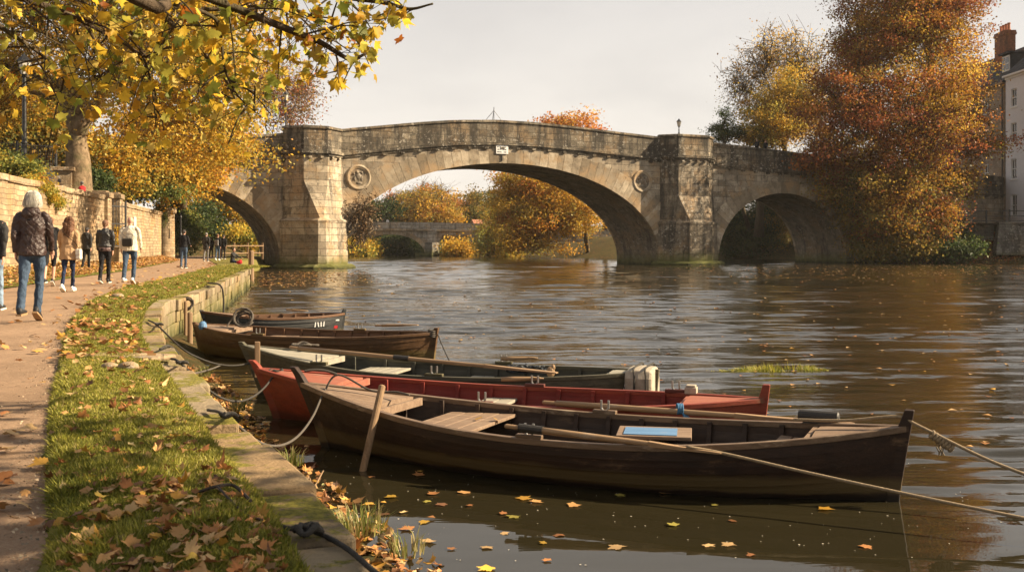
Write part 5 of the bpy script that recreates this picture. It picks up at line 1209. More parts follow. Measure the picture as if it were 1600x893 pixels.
# ------------------------------------------------------------------ BOATS (local x from bow to stern, origin amidships on the water)
class Boat: pass
def make_boat(label, bow, stern, beam, zb, zm, zs, mh, mi, mr, md, deck=.2, sdeck=.0, rake=(.32, .12), strakes=7, thw=((.33, .3), (.56, .3), (.78, .3)), transom=0.0, thm=None, p=2.3, horn=.1, shorn=.05, sweep=0, draft=.16, nrib=11, pivot=.5, kick=None):
    b = Boat(); bow, stern = Vector((*bow, 0)), Vector((*stern, 0)); d = stern - bow; L = d.length
    t = empty('rowing_boat', (bow + stern) / 2, math.atan2(d.y, d.x), label, 'boat', 'rowing boats moored along the quay'); b.root = t; b.L = L
    def half(u):
        q = abs(2 * u - 1); base = max(0.0, 1 - q ** p)
        if transom and u > .5: base = 1 - (1 - transom) * q ** p
        return beam / 2 * base
    def sheer(u): return zm + (zb - zm) * max(0, 1 - 2 * u) ** 2.1 + (zs - zm) * max(0, 2 * u - 1) ** 2.1
    def keel(u): return -draft + (draft * .5) * max(0, 1 - 2 * u) ** 5 + draft * .4 * max(0, 2 * u - 1) ** 5
    def pt(u, v, inset=0.0, side=1):      # v 0 keel .. 1 sheer
        B = max(0, half(u) - inset); zk, zt = keel(u) + inset * 1.0, sheer(u)
        fl = .62 + .55 * abs(2 * u - 1) ** 2
        y = B * math.sin(v * math.pi / 2) ** fl; z = zk + (zt - zk) * (1 - math.cos(v * math.pi / 2)) ** .88
        x = u * L; h = max(0, (z + draft)) / (zb + draft)
        x += -rake[0] * h ** (1.25) * max(0, 1 - u / .5) ** 3 + rake[1] * (max(0, z + draft) / (zs + draft)) ** 1.2 * max(0, (u - .5) / .5) ** 3
        return Vector((x - L / 2, side * y, z))
    b.pt, b.half, b.sheer = pt, half, sheer
    us = [i / 44 for i in range(45)]; us = [.5 - .5 * math.cos(math.pi * u) * (.35 + .65) for u in us]
    vs_ = [0] + [(.18 + .82 * k / strakes) for k in range(strakes + 1)]
    hull = MB()
    for s in (-1, 1):
        for k in range(len(vs_) - 1):
            v0, v1 = vs_[k], vs_[k + 1]; V = []; lap = .021 if k else 0
            for u in us:
                e = min(1, 6 * min(u, 1 - u if not transom else 1)); a, c = pt(u, v0, 0, s), pt(u, v1, 0, s); m_ = pt(u, (v0 + v1) / 2, 0, s)
                nrm = Vector((0, s * (c.z - a.z), -abs(c.y - a.y))); nrm = nrm.normalized() if nrm.length > 1e-6 else Vector((0, s, 0))
                V += [a - nrm * .004, a + nrm * lap * e, m_ + nrm * lap * .55 * e, c + nrm * .001]
            Fq = []
            for i in range(len(us) - 1):
                for j in range(3):
                    f = (4 * i + j, 4 * i + 4 + j, 4 * i + 5 + j, 4 * i + 1 + j); Fq.append(f if s < 0 else f[::-1])
            hull.add(V, Fq)
    hull.build('hull', mh, t)
    ins = MB(); vv = [.02, .1, .2, .3, .45, .6, .75, .88, .985]
    for s in (-1, 1):
        V = [pt(u, v, .028, s) for u in us for v in vv]; n = len(vv)
        ins.add(V, [(i * n + j, i * n + j + 1, i * n + n + j + 1, i * n + n + j) if s < 0 else (i * n + j, i * n + n + j, i * n + n + j + 1, i * n + j + 1) for i in range(len(us) - 1) for j in range(n - 1)])
    ins.build('inner_planking', mi, t)
    for s in (-1, 1):
        g = MB(); rings = []
        for u in us:
            c = pt(u, 1, 0, s); w = .028; o = Vector((0, s * w, 0)); e = .012
            rings.append([c - o * 1.3 + Vector((0, 0, -.035)), c + o * .9 + Vector((0, 0, -.035)), c + o * .9 + Vector((0, 0, e)), c - o * 1.3 + Vector((0, 0, e))])
        g.loft(rings if s > 0 else [r[::-1] for r in rings]); g.build('gunwale', mr, t, bevel=.006)
    for k in range(nrib):
        u = .14 + .74 * k / (nrib - 1); r = MB()
        for s in (-1, 1):
            rings = []
            for v in (.05, .2, .35, .5, .65, .8, .93, .99):
                c = pt(u, v, .03, s); i_ = pt(u, v, .062, s); hx = Vector((.02, 0, 0)); rings.append([c - hx, c + hx, i_ + hx, i_ - hx])
            r.loft(rings if s > 0 else [q[::-1] for q in rings])
        r.build('rib', mi, t)
    # inner stringer that carries the seats
    for s in (-1, 1):
        g = MB(); rings = []
        for u in [.12 + .78 * i / 24 for i in range(25)]:
            c = pt(u, .66, .06, s); rings.append([c + Vector((0, 0, -.03)), c + Vector((0, -s * .03, -.03)), c + Vector((0, -s * .03, .03)), c + Vector((0, 0, .03))])
        g.loft(rings if s < 0 else [q[::-1] for q in rings]); g.build('stringer', mi, t)
    for (u, w, *rest) in thw:
        zt = sheer(u) - (rest[0] if rest else .13); m = MB(); n = max(1, int(round(w / .14)))
        for i in range(n):
            x0 = u - w / (2 * L) + (w / L) * i / n + .003; x1 = x0 + (w / L) / n - .002
            q = []
            for x in (x0, x1):
                B = half(x) - .05; q.append((x * L - L / 2, B))
            m.hexa([(q[0][0], -q[0][1], zt - .03), (q[1][0], -q[1][1], zt - .03), (q[1][0], q[1][1], zt - .03), (q[0][0], q[0][1], zt - .03)], [(q[0][0], -q[0][1], zt), (q[1][0], -q[1][1], zt), (q[1][0], q[1][1], zt), (q[0][0], q[0][1], zt)])
        m.build('thwart', rest[1] if len(rest) > 1 else (thm or md), t, bevel=.004)
    for a0, a1 in ((0.012, deck), (1 - sdeck, .988)):
        if a1 - a0 < .03: continue
        for s in (-1, 1):
            m = MB(); V = []; n = 10
            for i in range(n + 1):
                u = a0 + (a1 - a0) * i / n; c = pt(u, .985, .012, s); z = c.z - .004 + .02; V += [Vector((c.x, 0.0, z + .012)), Vector((c.x, c.y, z - .012)), Vector((c.x, c.y, z - .045)), Vector((c.x, 0, z - .03))]
            m.add(V, [(4 * i + j, 4 * i + 4 + j, 4 * i + 4 + (j + 1) % 4, 4 * i + (j + 1) % 4)[::s] for i in range(n) for j in range(4)] + [(0, 1, 2, 3), tuple(4 * n + k for k in (3, 2, 1, 0))])
            m.build('foredeck' if a0 < .5 else 'afterdeck', md, t)
        m = MB(); u = a1 if a0 < .5 else a0; w = half(u) - .02; m.box((u * L - L / 2, 0, sheer(u) - .045), (.035, 2 * w - .04, .07)); m.build('deck_beam', md, t)
    # floor boards
    m = MB()
    for s in (-2, -1, 0, 1, 2):
        x0, x1 = .2, .84; m.box(((x0 + x1) / 2 * L - L / 2, s * .125, -.07), ((x1 - x0) * L, .115, .02))
    m.build('floorboards', mi, t)
    # stem posts
    def stem(u, extra, name, back, wide=.04):
        m = MB(); rings = []
        P_ = [pt(u, v, 0, 1) for v in (0, .12, .25, .4, .55, .7, .85, 1.0)]
        for c in P_: c.y = 0
        tdir = (P_[-1] - P_[-2]).normalized(); hv = P_[-1] + tdir * extra
        if u < .5 and extra > .05: hv.x -= .02
        P_ += [P_[-1] + tdir * extra * .5, hv]
        for i, c in enumerate(P_):
            w = wide * (1 - .25 * i / len(P_)); dp = .075 if i < 8 else .06 - .012 * (i - 8); o = Vector((back, 0, 0))
            rings.append([c + Vector((-o.x * .02, -w, 0)), c + Vector((-o.x * .02, w, 0)), c + o * dp + Vector((0, w, 0)), c + o * dp + Vector((0, -w, 0))])
        m.loft(rings); return m.build(name, mh, t, bevel=.008)
    stem(0, horn, 'stem_post', 1)
    if not transom: stem(1, shorn, 'stern_post', -1)
    else:
        m = MB(); ring_ = [pt(1, v, 0, -1) for v in (1, .8, .6, .4, .2, .05)] + [pt(1, v, 0, 1) for v in (.05, .2, .4, .6, .8, 1)]
        top = [Vector((ring_[0].x, y, ring_[0].z + .03 + .02)) for y in (ring_[-1].y * .5, ring_[0].y * .5)]
        r_ = ring_ + top; m.hexa([v + Vector((.03, 0, 0)) for v in r_], [v - Vector((.03, 0, 0)) for v in r_]); m.build('transom', mh, t, bevel=.005)
    t['_L'] = L; del t['_L']
    Mx = Matrix.Translation(t.location) @ Matrix.Rotation(t.rotation_euler.z, 4, 'Z')
    b.w = lambda x, y, z: Mx @ Vector((x, y, z))       # local point to world
    b.g = lambda u, s, dz=0: Mx @ (pt(u, 1, 0, s) + Vector((0, 0, dz)))
    b.rowlock = lambda u, s: rowlock(b, u, s, mr)
    return b
def rowlock(b, u, s, mr):
    c = b.pt(u, 1, 0, s); r = empty('rowlock', c); r.parent = b.root
    m = MB(); m.box((0, -s * .01, .025), (.22, .06, .035)); m.build('block', mr, r, bevel=.006)
    m = MB()
    for dx in (-.035, .035): m.tube([(dx * .5, -s * .01, .03), (dx, -s * .01, .06), (dx, -s * .01, .13)], .011, 6)
    m.build('pins', M['steel'], r)

b5 = make_boat('long dark varnished rowing boat nearest the camera with a curved bow horn', (-1.74, 9.72), (2.86, 7.66), 1.42, .58, .36, .55, M['bh_dark'], M['bi_dark'], M['rail_dark'], M['thwart'], deck=.155, sdeck=.12, rake=(.32, .10),
               thw=((.27, .62, .08), (.60, .30, .12), (.84, .22, .10)), horn=.17, shorn=.13, strakes=6, nrib=13, p=2.5)
b4 = make_boat('red painted rowing boat moored behind the dark near boat', (-2.55, 11.25), (2.36, 9.75), 1.36, .54, .36, .44, M['bh_red'], M['bi_red'], M['bh_red'], M['red_deck'], deck=.17, sdeck=.14, rake=(.30, .06),
               thw=((.46, .34, .12, M['deck_grey']), (.68, .3, .13)), horn=.10, shorn=.14, strakes=6, p=2.6)
b3 = make_boat('grey green weathered rowing boat with silvered foredeck', (-3.20, 13.25), (1.62, 11.75), 1.40, .60, .38, .46, M['bh_green'], M['bi_green'], M['bh_green'], M['deck_grey'], deck=.18, sdeck=.10, rake=(.34, .05),
               thw=((.30, .55, .10), (.55, .3, .14), (.75, .3, .14)), horn=.05, shorn=.02, strakes=6, p=2.6)
b2 = make_boat('brown varnished rowing boat with a coil of rope on its bow', (-5.45, 18.0), (-1.30, 16.7), 1.50, .52, .40, .48, M['bh_brown'], M['bi_brown'], M['bh_brown'], M['thwart'], deck=.16, sdeck=.0, rake=(.16, .08),
               thw=((.30, .5, .12), (.55, .28, .13), (.75, .28, .13)), horn=.03, shorn=.08, strakes=6, p=3.2)
b1 = make_boat('small black and brown rowing boat farthest along the quay', (-6.15, 20.9), (-3.72, 22.3), 1.25, .56, .40, .42, M['bh_black'], M['bi_brown'], M['bi_brown'], M['thwart'], deck=.24, sdeck=.0, rake=(.2, .08),
               thw=((.45, .3, .12), (.7, .28, .12)), horn=.03, shorn=.10, strakes=6, nrib=9, p=2.8)
for b, lst in ((b5, ((.47, -1), (.50, 1))), (b4, ((.50, -1), (.53, 1), (.83, 1))), (b3, ((.22, -1), (.52, -1), (.60, 1))), (b2, ((.36, -1), (.62, 1)))):
    for u, s in lst: b.rowlock(u, s)
# painted marks on the boats
def part(mb, name, mat, b, **k): return mb.build(name, mat, b.root, **k)
def on_side(b, u, v, s): return b.pt(u, v, -.018, s)
m = MB(); c = on_side(b3, .945, .80, -1); m.box(c, (.13, .012, .14), R(8)); o = part(m, 'number_plate', M['whitepaint'], b3)
m = MB(); m.box(c + Vector((0, -.008, .0)), (.09, .01, .03), R(8)); m.box(c + Vector((0, -.008, -.035)), (.09, .01, .02), R(8)); q = part(m, 'plate_emblem', M['jean_dark'], b3)
m = MB(); m.add([c + Vector((-.045, -.015, .02)), c + Vector((.045, -.015, .02)), c + Vector((0, -.015, .055))], [(0, 1, 2)]); part(m, 'plate_roof_mark', M['redc'], b3)
m = MB()
for i, (u, sl) in enumerate(((.72, .02), (.745, -.03), (.77, .0), (.795, .02))):
    c = on_side(b1, u, .8, -1); m.box(c, (.022, .012, .11), Matrix.Rotation(sl * 6, 3, 'Y'))
c = on_side(b1, .92, .85, -1); m.box(c, (.1, .012, .03)); part(m, 'painted_letters', M['whitepaint'], b1)
m = MB(); c = on_side(b1, .91, .66, -1); m.box(c, (.12, .012, .06)); part(m, 'red_badge', M['redc'], b1)
# canvas wrapped stern of the grey green boat, with its lashing
m = MB(); rings = []
for dx, gr in ((-.16, .0), (-.14, .02), (.0, .03), (.12, .02), (.15, .0)):
    x = b3.L / 2 + dx - .12; rings.append([(x, y, z) for y, z in ((-.26 - gr, .0), (-.28 - gr, .40), (-.25, .46 + gr), (-.05, .48 + gr), (.16, .475 + gr), (.25, .43), (.28 + gr, .3), (.26 + gr, .0))])
m.loft(rings); cv = m.build('canvas_cover', M['canvas'], b3.root, bevel=.02)
tag(cv, 'grey beige canvas wrapped round the stern'); m = MB()
for dx in (-.05, .08):
    x = b3.L / 2 + dx - .12; m.tube(spline([(x, -.31, .02), (x + .01, -.325, .40), (x - .01, -.26, .505), (x, 0, .525), (x + .02, .2, .515), (x, .31, .38)], 4), .012, 6)
m.build('lashing', M['ropedark'], cv)
# blue painted seat board on the near boat, foot braces
def thing_on(mb, name, mat, label, cat, loc, rz=0, bevel=0, group=None, smooth=False): return tag(mb.build(name, mat, loc=loc, rotz=rz, bevel=bevel, smooth=smooth), label, cat, group)
a5 = b5.root.rotation_euler.z
sb = empty('seat_board', b5.w(.60, .24, b5.sheer(.61) - .055), a5 + R(14), 'loose wooden seat board with a worn blue panel in the near boat', 'board')
MB().box((0, 0, 0), (.62, .46, .03)).build('board', M['thwart'], sb, bevel=.006); MB().box((-.03, -.03, .019), (.44, .33, .008)).build('blue_panel', M['bluepaint'], sb)
m = MB(); m.box((0, 0, 0), (.12, .12, .07)); m.box((0, 0, .045), (.1, .1, .02)); thing_on(m, 'wooden_block', M['canvas'], 'pale wooden block on the gunwale of the red boat', 'block', b4.g(.86, 1, .04), b4.root.rotation_euler.z, .012)
m = MB(); m.tube([(-.16, 0, 0), (-.15, 0, 0), (.15, 0, 0), (.16, 0, 0)], [.035, .048, .048, .035], 14); m.box((0, 0, -.03), (.24, .07, .05)); thing_on(m, 'fender', M['leather'], 'black rounded fender lying on the stern of the near boat', 'fender', b5.g(.875, 1, .06), a5 - R(4))
m = MB()
for i in range(26):
    m.tube(spline([(U(-.25, .25), U(-.12, .12), U(0, .1)) for _ in range(4)], 3), U(.012, .03), 5, flat=.4)
thing_on(m, 'tarpaulin', M['tarp'], 'crumpled dark tarpaulin heaped inside the grey green boat', 'tarpaulin', b3.w(.95, .15, .36), a5)
m = MB(); m.ball((0, 0, .05), (.05, .04, .07), 10, 6); m.ball((.03, 0, .1), (.025, .025, .04), 8, 5); thing_on(m, 'orange_float', M['oar'], 'small orange float beside the tarpaulin in the grey green boat', 'float', b3.w(1.32, -.05, .36))
m = MB(); m.lathe([(.0, -.05), (.06, -.045), (.075, 0), (.06, .06), (.03, .09), (.0, .095)], n=12); thing_on(m, 'blue_can', M['bluepaint'], 'small pale blue can on the bow deck of the brown boat', 'can', b2.w(-b2.L / 2 + .22, -.3, .5))
# oars: shaft, blade, collar
def oar(p0, p1, label, blade=.62, bw=.055, r=.024, roll=0.0, collar=None, grip=True):
    p0, p1 = Vector(p0), Vector(p1); d = p1 - p0; L = d.length
    t = bpy.data.objects.new('oar', None); COL.objects.link(t); t.location = p0; t.rotation_mode = 'QUATERNION'; t.rotation_quaternion = d.to_track_quat('X', 'Z'); t.empty_display_size = .1
    tag(t, label, 'oar', 'wooden oars lying in the boats')
    s = MB(); g = .14 if grip else 0; s.tube([(g, 0, 0), (L * .3, 0, 0), (L - blade, 0, 0), (L - blade * .55, 0, 0)], [r * 1.05, r * 1.1, r * .9, r * .55], 10); s.build('shaft', M['oar'], t, smooth=True)
    if grip: s = MB(); s.tube([(0, 0, 0), (.012, 0, 0), (.13, 0, 0), (.142, 0, 0)], [r * .55, r * .75, r * .7, r * .8], 10); s.build('grip', M['oar'], t)
    b_ = MB(); c, sn = math.cos(roll), math.sin(roll); rings = []
    for x, w, th in ((L - blade, r * .9, r * .9), (L - blade * .75, bw * .8, .016), (L - blade * .3, bw, .011), (L - .03, bw * .95, .008), (L, bw * .7, .006)):
        rings.append([(x, c * y - sn * z, sn * y + c * z) for y, z in ((-w, -th), (w, -th), (w, th), (-w, th))])
    b_.loft(rings); b_.build('blade', M['oar'], t, bevel=.004)
    if collar: q = MB(); q.tube([(collar - .1, 0, 0), (collar + .1, 0, 0)], r * 1.35, 10); q.build('collar', M['leather'], t)
    return t
g = lambda b, u, s, dz=.06: b.g(u, s, dz)
oar(b5.g(.455, -1, .10) + Vector((-.12, .03, 0)), P(1122, 706, .37) + Vector((.02, -.03, .0)), 'oar lying on the near gunwale of the dark near boat', blade=.55, bw=.035, collar=.22, r=.025)
oar(Q(848, 628, 9.75), Q(1335, 662, 8.55), 'long oar laid across the red boat onto the near boat, tied with blue cord', blade=1.0, bw=.045, r=.026)
oar(b3.g(.08, -1, .08) + Vector((.25, .0, 0)), b3.g(.80, -1, .05) + Vector((0, .03, 0)), 'long oar resting in the rowlocks of the grey green boat', blade=.9, bw=.05, collar=1.6)
oar(b2.w(-.55, -.15, .34), b2.w(1.2, -.25, .36), 'short oar on the seats of the brown boat', blade=.5)
oar(b2.w(.9, .55, .52), b2.w(1.75, .42, .56), 'oar end sticking over the far gunwale of the brown boat', blade=.3, bw=.04)
oar(b1.w(.35, .55, .50), b1.w(.72, .20, .48), 'stubby oar handle leaning on the far gunwale of the black boat', blade=.2, bw=.04)
for b, u, s, dx, lab in ((b4, .50, 1, 0, 'oar loom end on the far gunwale of the red boat'), (b3, .64, 1, .0, 'oar loom end on the far gunwale of the grey green boat')):
    c = b.g(u, s, .085); oar(c + Vector((-.22, .03, -.005)), c + Vector((.24, -.02, .01)), lab, blade=.12, bw=.028, grip=False)
# punt pole leaning on the near boat
pp = MB(); a_, b_ = Q(563, 752, 8.62), Q(597, 603, 8.95); pp.tube([a_ - (b_ - a_) * .35, a_.lerp(b_, .4), b_, b_ + (b_ - a_) * .012], [.030, .031, .031, .02], 12); thing_on(pp, 'mooring_pole', M['post'], 'weathered wooden pole leaning in the water against the near boat', 'pole', (0, 0, 0), smooth=False)
pb = b4.w(-b4.L / 2 + .12, .22, .0)
m = MB(); vq = Q(402, 560, 12.55); m.box((0, 0, .5), (.065, .05, .44)); thing_on(m, 'wooden_stake', M['post'], 'orange brown stake standing between the red and grey green bows', 'post', (vq.x, vq.y, 0), .3, .008)
for i, (px, py0, D, h, r, lab) in enumerate(((297, 487, 18.6, .85, .05, 'dark mooring stake at the bow of the brown boat'), (290, 470, 20.2, .8, .035, 'thin mooring stake by the bow of the black boat'))):
    c = Q(px, py0, D); m = MB(); m.lathe([(r, -.4), (r * .95, c.z - .02), (r * .6, c.z)], n=9); thing_on(m, 'wooden_stake', M['post'], lab, 'post', (c.x, c.y, 0))
# ropes
def strand(loops, r, n=6):
    return MB().tube([p for l in loops for p in l], r, n)
def rope(pts, r, mat, label, n=7, twist=True):
    m = MB(); m.tube(spline(pts, n), r, 7); o = m.build('mooring_rope', M[mat], smooth=True); return tag(o, label, 'rope')
def sag(a, b, s, k=6): a, b = Vector(a), Vector(b); return [a.lerp(b, i / k) + Vector((0, 0, -s * 4 * (i / k) * (1 - i / k))) for i in range(k + 1)]
bowm = lambda b, dx=.35, y=0, dz=.04: b.w(-b.L / 2 + dx, y, b.sheer(dx / b.L) + dz)
K = lambda px, py: P(px, py, LAND + .03)
bw5 = bowm(b5, .45, .03); s5 = bowm(b5, .02, -.05, .0)
rope([K(325, 640), K(352, 648)] + sag(K(363, 657), s5 + Vector((-.02, -.05, -.05)), .30)[1:] + [s5 + Vector((.1, .02, .1)), bw5, bw5 + Vector((.25, -.1, .0)), bw5 + Vector((.38, -.22, -.01))], .010, 'ropegrey', 'grey mooring rope sagging from the capping stones to the bow of the near boat')
s4 = bowm(b4, -.05, 0, -.05)
rope([K(268, 560), K(281, 566)] + sag(K(292, 573), s4, .30)[1:], .011, 'ropedark', 'dark mooring rope from the quay to the bow of the red boat')
m = MB(); 
for i in range(5):
    c = s4 + Vector((.0, 0, -.03 * i + .02)); m.tube([c + Vector((.07 * math.cos(a), .06 * math.sin(a), .012 * math.sin(3 * a + i))) for a in np.linspace(0, 6.28, 13)], .017, 6)
thing_on(m, 'rope_lashing', M['ropedark'], 'dark rope lashing wound round the stem of the red boat', 'rope', (0, 0, 0), smooth=True)
rope([K(232, 500), K(246, 508)] + sag(K(254, 520), bowm(b3, .0, 0, -.15), .22)[1:], .011, 'ropedark', 'thin dark mooring line from the quay towards the grey green boat')
rope([bowm(b3, .3, .2, .03) + Vector(v) for v in ((0, 0, 0), (.1, .1, .05), (.22, .05, .02), (.2, -.1, .04), (.05, -.08, .02), (.0, .05, .03), (.3, .2, .0))], .014, 'ropegrey', 'short loop of grey rope on the foredeck of the grey green boat')
rope(sag(bowm(b4, .3, 0, .03), bowm(b4, .6, .18, .02), -.03) , .015, 'ropedark', 'dark rope end on the foredeck of the red boat')
rope(sag(P(290, 585, .5) + Vector((.0, 0, .0)), P(345, 570, .1), .02), .012, 'ropegrey', 'slack rope dipping into the water behind the grey green bow')
st5 = b5.w(b5.L / 2 + .02, 0, b5.sheer(1) + .05)
rope([b5.w(b5.L / 2 - .75, .1, b5.sheer(.9) + .05), b5.w(b5.L / 2 - .35, .02, b5.sheer(.95) + .05), st5 + Vector((0, 0, .02)), st5 + Vector((.12, -.1, -.03))] + sag(st5 + Vector((.22, -.16, -.10)), (4.6, 6.4, .02), .05)[1:], .0125, 'rope', 'pale hemp rope from the stern of the near boat running out to the right')
m = MB()
for i in range(7):
    c = st5 + Vector((.2 + .018 * i, -.15 - .012 * i, -.085 - .014 * i)); m.tube([c + Vector((.012 * math.sin(a),   .022 * math.cos(a), .022 * math.sin(a))) for a in np.linspace(0, 6.28, 10)], .012, 6)
for i in range(6): c = st5 + Vector((.24, -.17, -.12)); m.tube([c, c + Vector((U(-.03, .04), U(-.03, .03), -.05)), c + Vector((U(-.04, .05), U(-.04, .04), -.11))], .005, 4)
thing_on(m, 'rope_knot', M['rope'], 'frayed knot in the hemp rope beside the stern of the near boat', 'rope', (0, 0, 0), smooth=True)
oe = P(1122, 706, .37) + Vector((.02, -.03, .0))
rope([oe + Vector((-.25, .06, .035)), oe] + sag(oe + Vector((.05, -.02, -.01)), (4.4, 5.9, .05), .02)[1:], .012, 'rope', 'taut pale line from the oar on the near boat out to the lower right')
bc = Q(1062, 640, 9.18); m = MB()
for i in range(4): m.tube([bc + Vector((-.02 + .014 * i, .05 * math.cos(a), .045 * math.sin(a) + .01)) for a in np.linspace(0, 6.28, 12)], .008, 6)
for i in range(3): m.tube(spline([bc + Vector((.02, -.04, -.02)), bc + Vector((.05 + .03 * i, -.07, -.12)), bc + Vector((.08 + .03 * i, -.08, -.25)), bc + Vector((.11 + .02 * i, -.05, -.16)), bc + Vector((.05, -.03, -.03))], 5), .007, 6)
thing_on(m, 'blue_rope', M['ropeblue'], 'blue cord knotted round the long oar above the near boat', 'rope', (0, 0, 0), smooth=True)
def coil(c, r, turns, th, mat, label, tilt=0.0, flat=.12):
    m = MB(); Mx = Matrix.Rotation(tilt, 3, 'X'); pts = []
    for i in range(turns * 14):
        a = 2 * math.pi * i / 14; q = r * (.55 + .45 * (i / (turns * 14))) * (1 + .08 * math.sin(a * 1.7)); pts.append(Mx @ Vector((q * math.cos(a), q * .9 * math.sin(a), flat * r * math.sin(a * .37 + i) * .5 + .02 * i / 14)))
    m.tube(pts, th, 6); return thing_on(m, 'rope_coil', M[mat], label, 'rope', c, smooth=True)
cb = b2.w(-b2.L / 2 + .82, .05, .62); coil(cb, .19, 5, .017, 'ropegrey', 'upright coil of grey rope on the bow of the brown boat', R(68))
rope([b2.w(-b2.L / 2 + .75, -.1, .52), b2.w(-b2.L / 2 + .55, .1, .62), b2.w(-b2.L / 2 + .5, .0, .45), b2.w(-b2.L / 2 + .75, -.25, .38), b2.w(-b2.L / 2 + 1.1, -.15, .44)], .015, 'ropegrey', 'loose loop of grey rope in the bow of the brown boat')
cb = Q(292, 472, 20.6); coil((cb.x, cb.y, .72), .16, 4, .015, 'ropegrey', 'hanging loops of grey rope on the bow of the black boat', R(80))
for px, py, lab in ((305, 455, 'thin dark line hanging over the quay wall near the black boat'),):
    a = P(335, 447, LAND + .03); rope([P(300, 441, LAND + .05), P(325, 442, LAND + .05), a + Vector((.15, 0, .02)), a + Vector((.22, .02, -.3)), a + Vector((.22, .02, -.75))], .022, 'ropedark', lab)
rope([K(250, 545), K(262, 540), P(272, 545, .7), P(282, 556, .3)], .012, 'ropedark', 'short dark line dropping over the quay by the brown boat')
st2 = b2.w(b2.L / 2 + .05, 0, b2.sheer(1) + .03)
m = MB()
for i in range(4): m.tube([st2 + Vector((-.05, 0, -.03 * i)) + Vector((.06 * math.cos(a), .07 * math.sin(a), .01 * math.sin(2 * a))) for a in np.linspace(0, 6.28, 12)], .014, 6)
thing_on(m, 'rope_lashing', M['ropegrey'], 'grey rope lashed round the stern post of the brown boat', 'rope', (0, 0, 0), smooth=True)
rope(sag(st2 + Vector((.04, 0, -.05)), st2 + Vector((.35, -.9, -.5)), .03), .010, 'ropedark', 'thin line from the stern of the brown boat down to the water')
# rope and twig on the grass in front
rope([P(300, 768), P(330, 757), P(360, 766), P(392, 792), P(420, 815), P(455, 826), P(475, 826), P(510, 838), P(545, 858), P(580, 888), P(600, 905)], .010, 'ropedark', 'dark rope trailing over the grass and capping stones in front')
m = strand([[P(472, 826, LAND + .03 + .012 * (i % 3)) + Vector((.03 * math.cos(a) + .01 * i, .035 * math.sin(a), .012 * math.sin(2 * a + i))) for a in np.linspace(0, 6.28, 10)] for i in range(5)], .011)
thing_on(m, 'rope_knot', M['ropedark'], 'dark knot of rope lying on the capping stone in front', 'rope', (0, 0, 0), smooth=True)
for px, py, lab in ((352, 648, 'dark rope knot on the capping stones by the near boat'), (281, 566, 'dark rope knot on the capping stones by the red boat'), (246, 506, 'dark rope knot on the capping stones by the brown boat')):
    m = strand([[P(px, py, LAND + .03 + .015 * i) + Vector((.03 * math.cos(a) + .01 * i, .03 * math.sin(a), .01 * math.sin(2 * a + i))) for a in np.linspace(0, 6.28, 10)] for i in range(5)], .009)
    thing_on(m, 'rope_knot', M['ropedark'], lab, 'rope', (0, 0, 0), smooth=True)
m = MB(); m.tube(spline([P(300, 772, LAND + .05), P(335, 760, LAND + .09), P(365, 758, LAND + .07), P(392, 782, LAND + .06)], 5), [.007] * 16, 6); m.tube(spline([P(340, 760, LAND + .09), P(380, 800, LAND + .06), P(410, 812, LAND + .05)], 5), [.005] * 11, 5); thing_on(m, 'twig', M['twig'], 'forked dark twig lying in the leaves on the lawn', 'twig', (0, 0, 0))
m = MB(); m.tube(spline([P(472, 770, .2), P(482, 745, .25), P(490, 760, .18), P(505, 735, .22)], 4), .006, 5); thing_on(m, 'twig', M['post'], 'pale bent twig at the foot of the quay', 'twig', (0, 0, 0))
# stones on the lawn
for px, py, s, lab in ((202, 586, .075, 'grey stone half sunk in the lawn edge'), (171, 585, .06, 'smaller pale stone beside the grey stone on the lawn'), (184, 469, .11, 'brown clod of earth on the lawn near the path')):
    m = MB(); n = 10; rings = []
    for z, r in ((-.5, .7), (0, 1), (.4, .85), (.65, .45)): rings.append([(s * r * (1.2 + U(-.2, .2)) * math.cos(2 * math.pi * i / n), s * r * (.85 + U(-.15, .15)) * math.sin(2 * math.pi * i / n), s * z) for i in range(n)])
    m.loft(rings); c = P(px, py); thing_on(m, 'stone', M['coping'], lab, 'stone', (c.x, c.y, LAND + .06), smooth=True)
m = MB(); c = P(195, 565); m.box((-.2, 0, 0), (.5, .36, .05)); m.box((.2, .05, .0), (.24, .34, .045)); thing_on(m, 'paving_slab', M['coping'], 'flat stone slabs set in the grass beside the quay', 'slab', (P(205, 566).x, P(205, 566).y, LAND + .045), R(-20), .02)
# floating weed
wc = P(1225, 580, 0); n = 900; wk = np.stack([rng.normal(0, .55, 16), rng.normal(0, .16, 16)], 1); wi = rng.choice(16, n, p=(lambda q: q / q.sum())(rng.random(16) ** 2)); C = np.stack([wk[wi, 0] + rng.normal(0, .10, n), wk[wi, 1] + rng.normal(0, .05, n), np.zeros(n)], 1)
a2 = rng.uniform(0, 6.28, n); hh = rng.uniform(.02, .17, n) * np.exp(-(C[:, 0] / .6) ** 2); le = rng.uniform(.03, .12, n)
sd_ = np.stack([-np.sin(a2), np.cos(a2), 0 * a2], 1) * .007; tip = C + np.stack([np.cos(a2) * le, np.sin(a2) * le * .4, hh], 1)
V = np.stack([C - sd_, C + sd_, tip], 1).reshape(-1, 3)
gcol = np.array([(.30, .31, .03), (.44, .38, .05), (.52, .46, .14), (.2, .22, .03)])[rng.choice(4, n)]
o = np_mesh('water_weed', V, np.arange(3 * n), np.arange(n) * 3, np.full(n, 3), M['grass'], None, gcol); o.location = (wc.x, wc.y, .01); tag(o, 'clump of yellow green weed floating beyond the boats', 'weed')
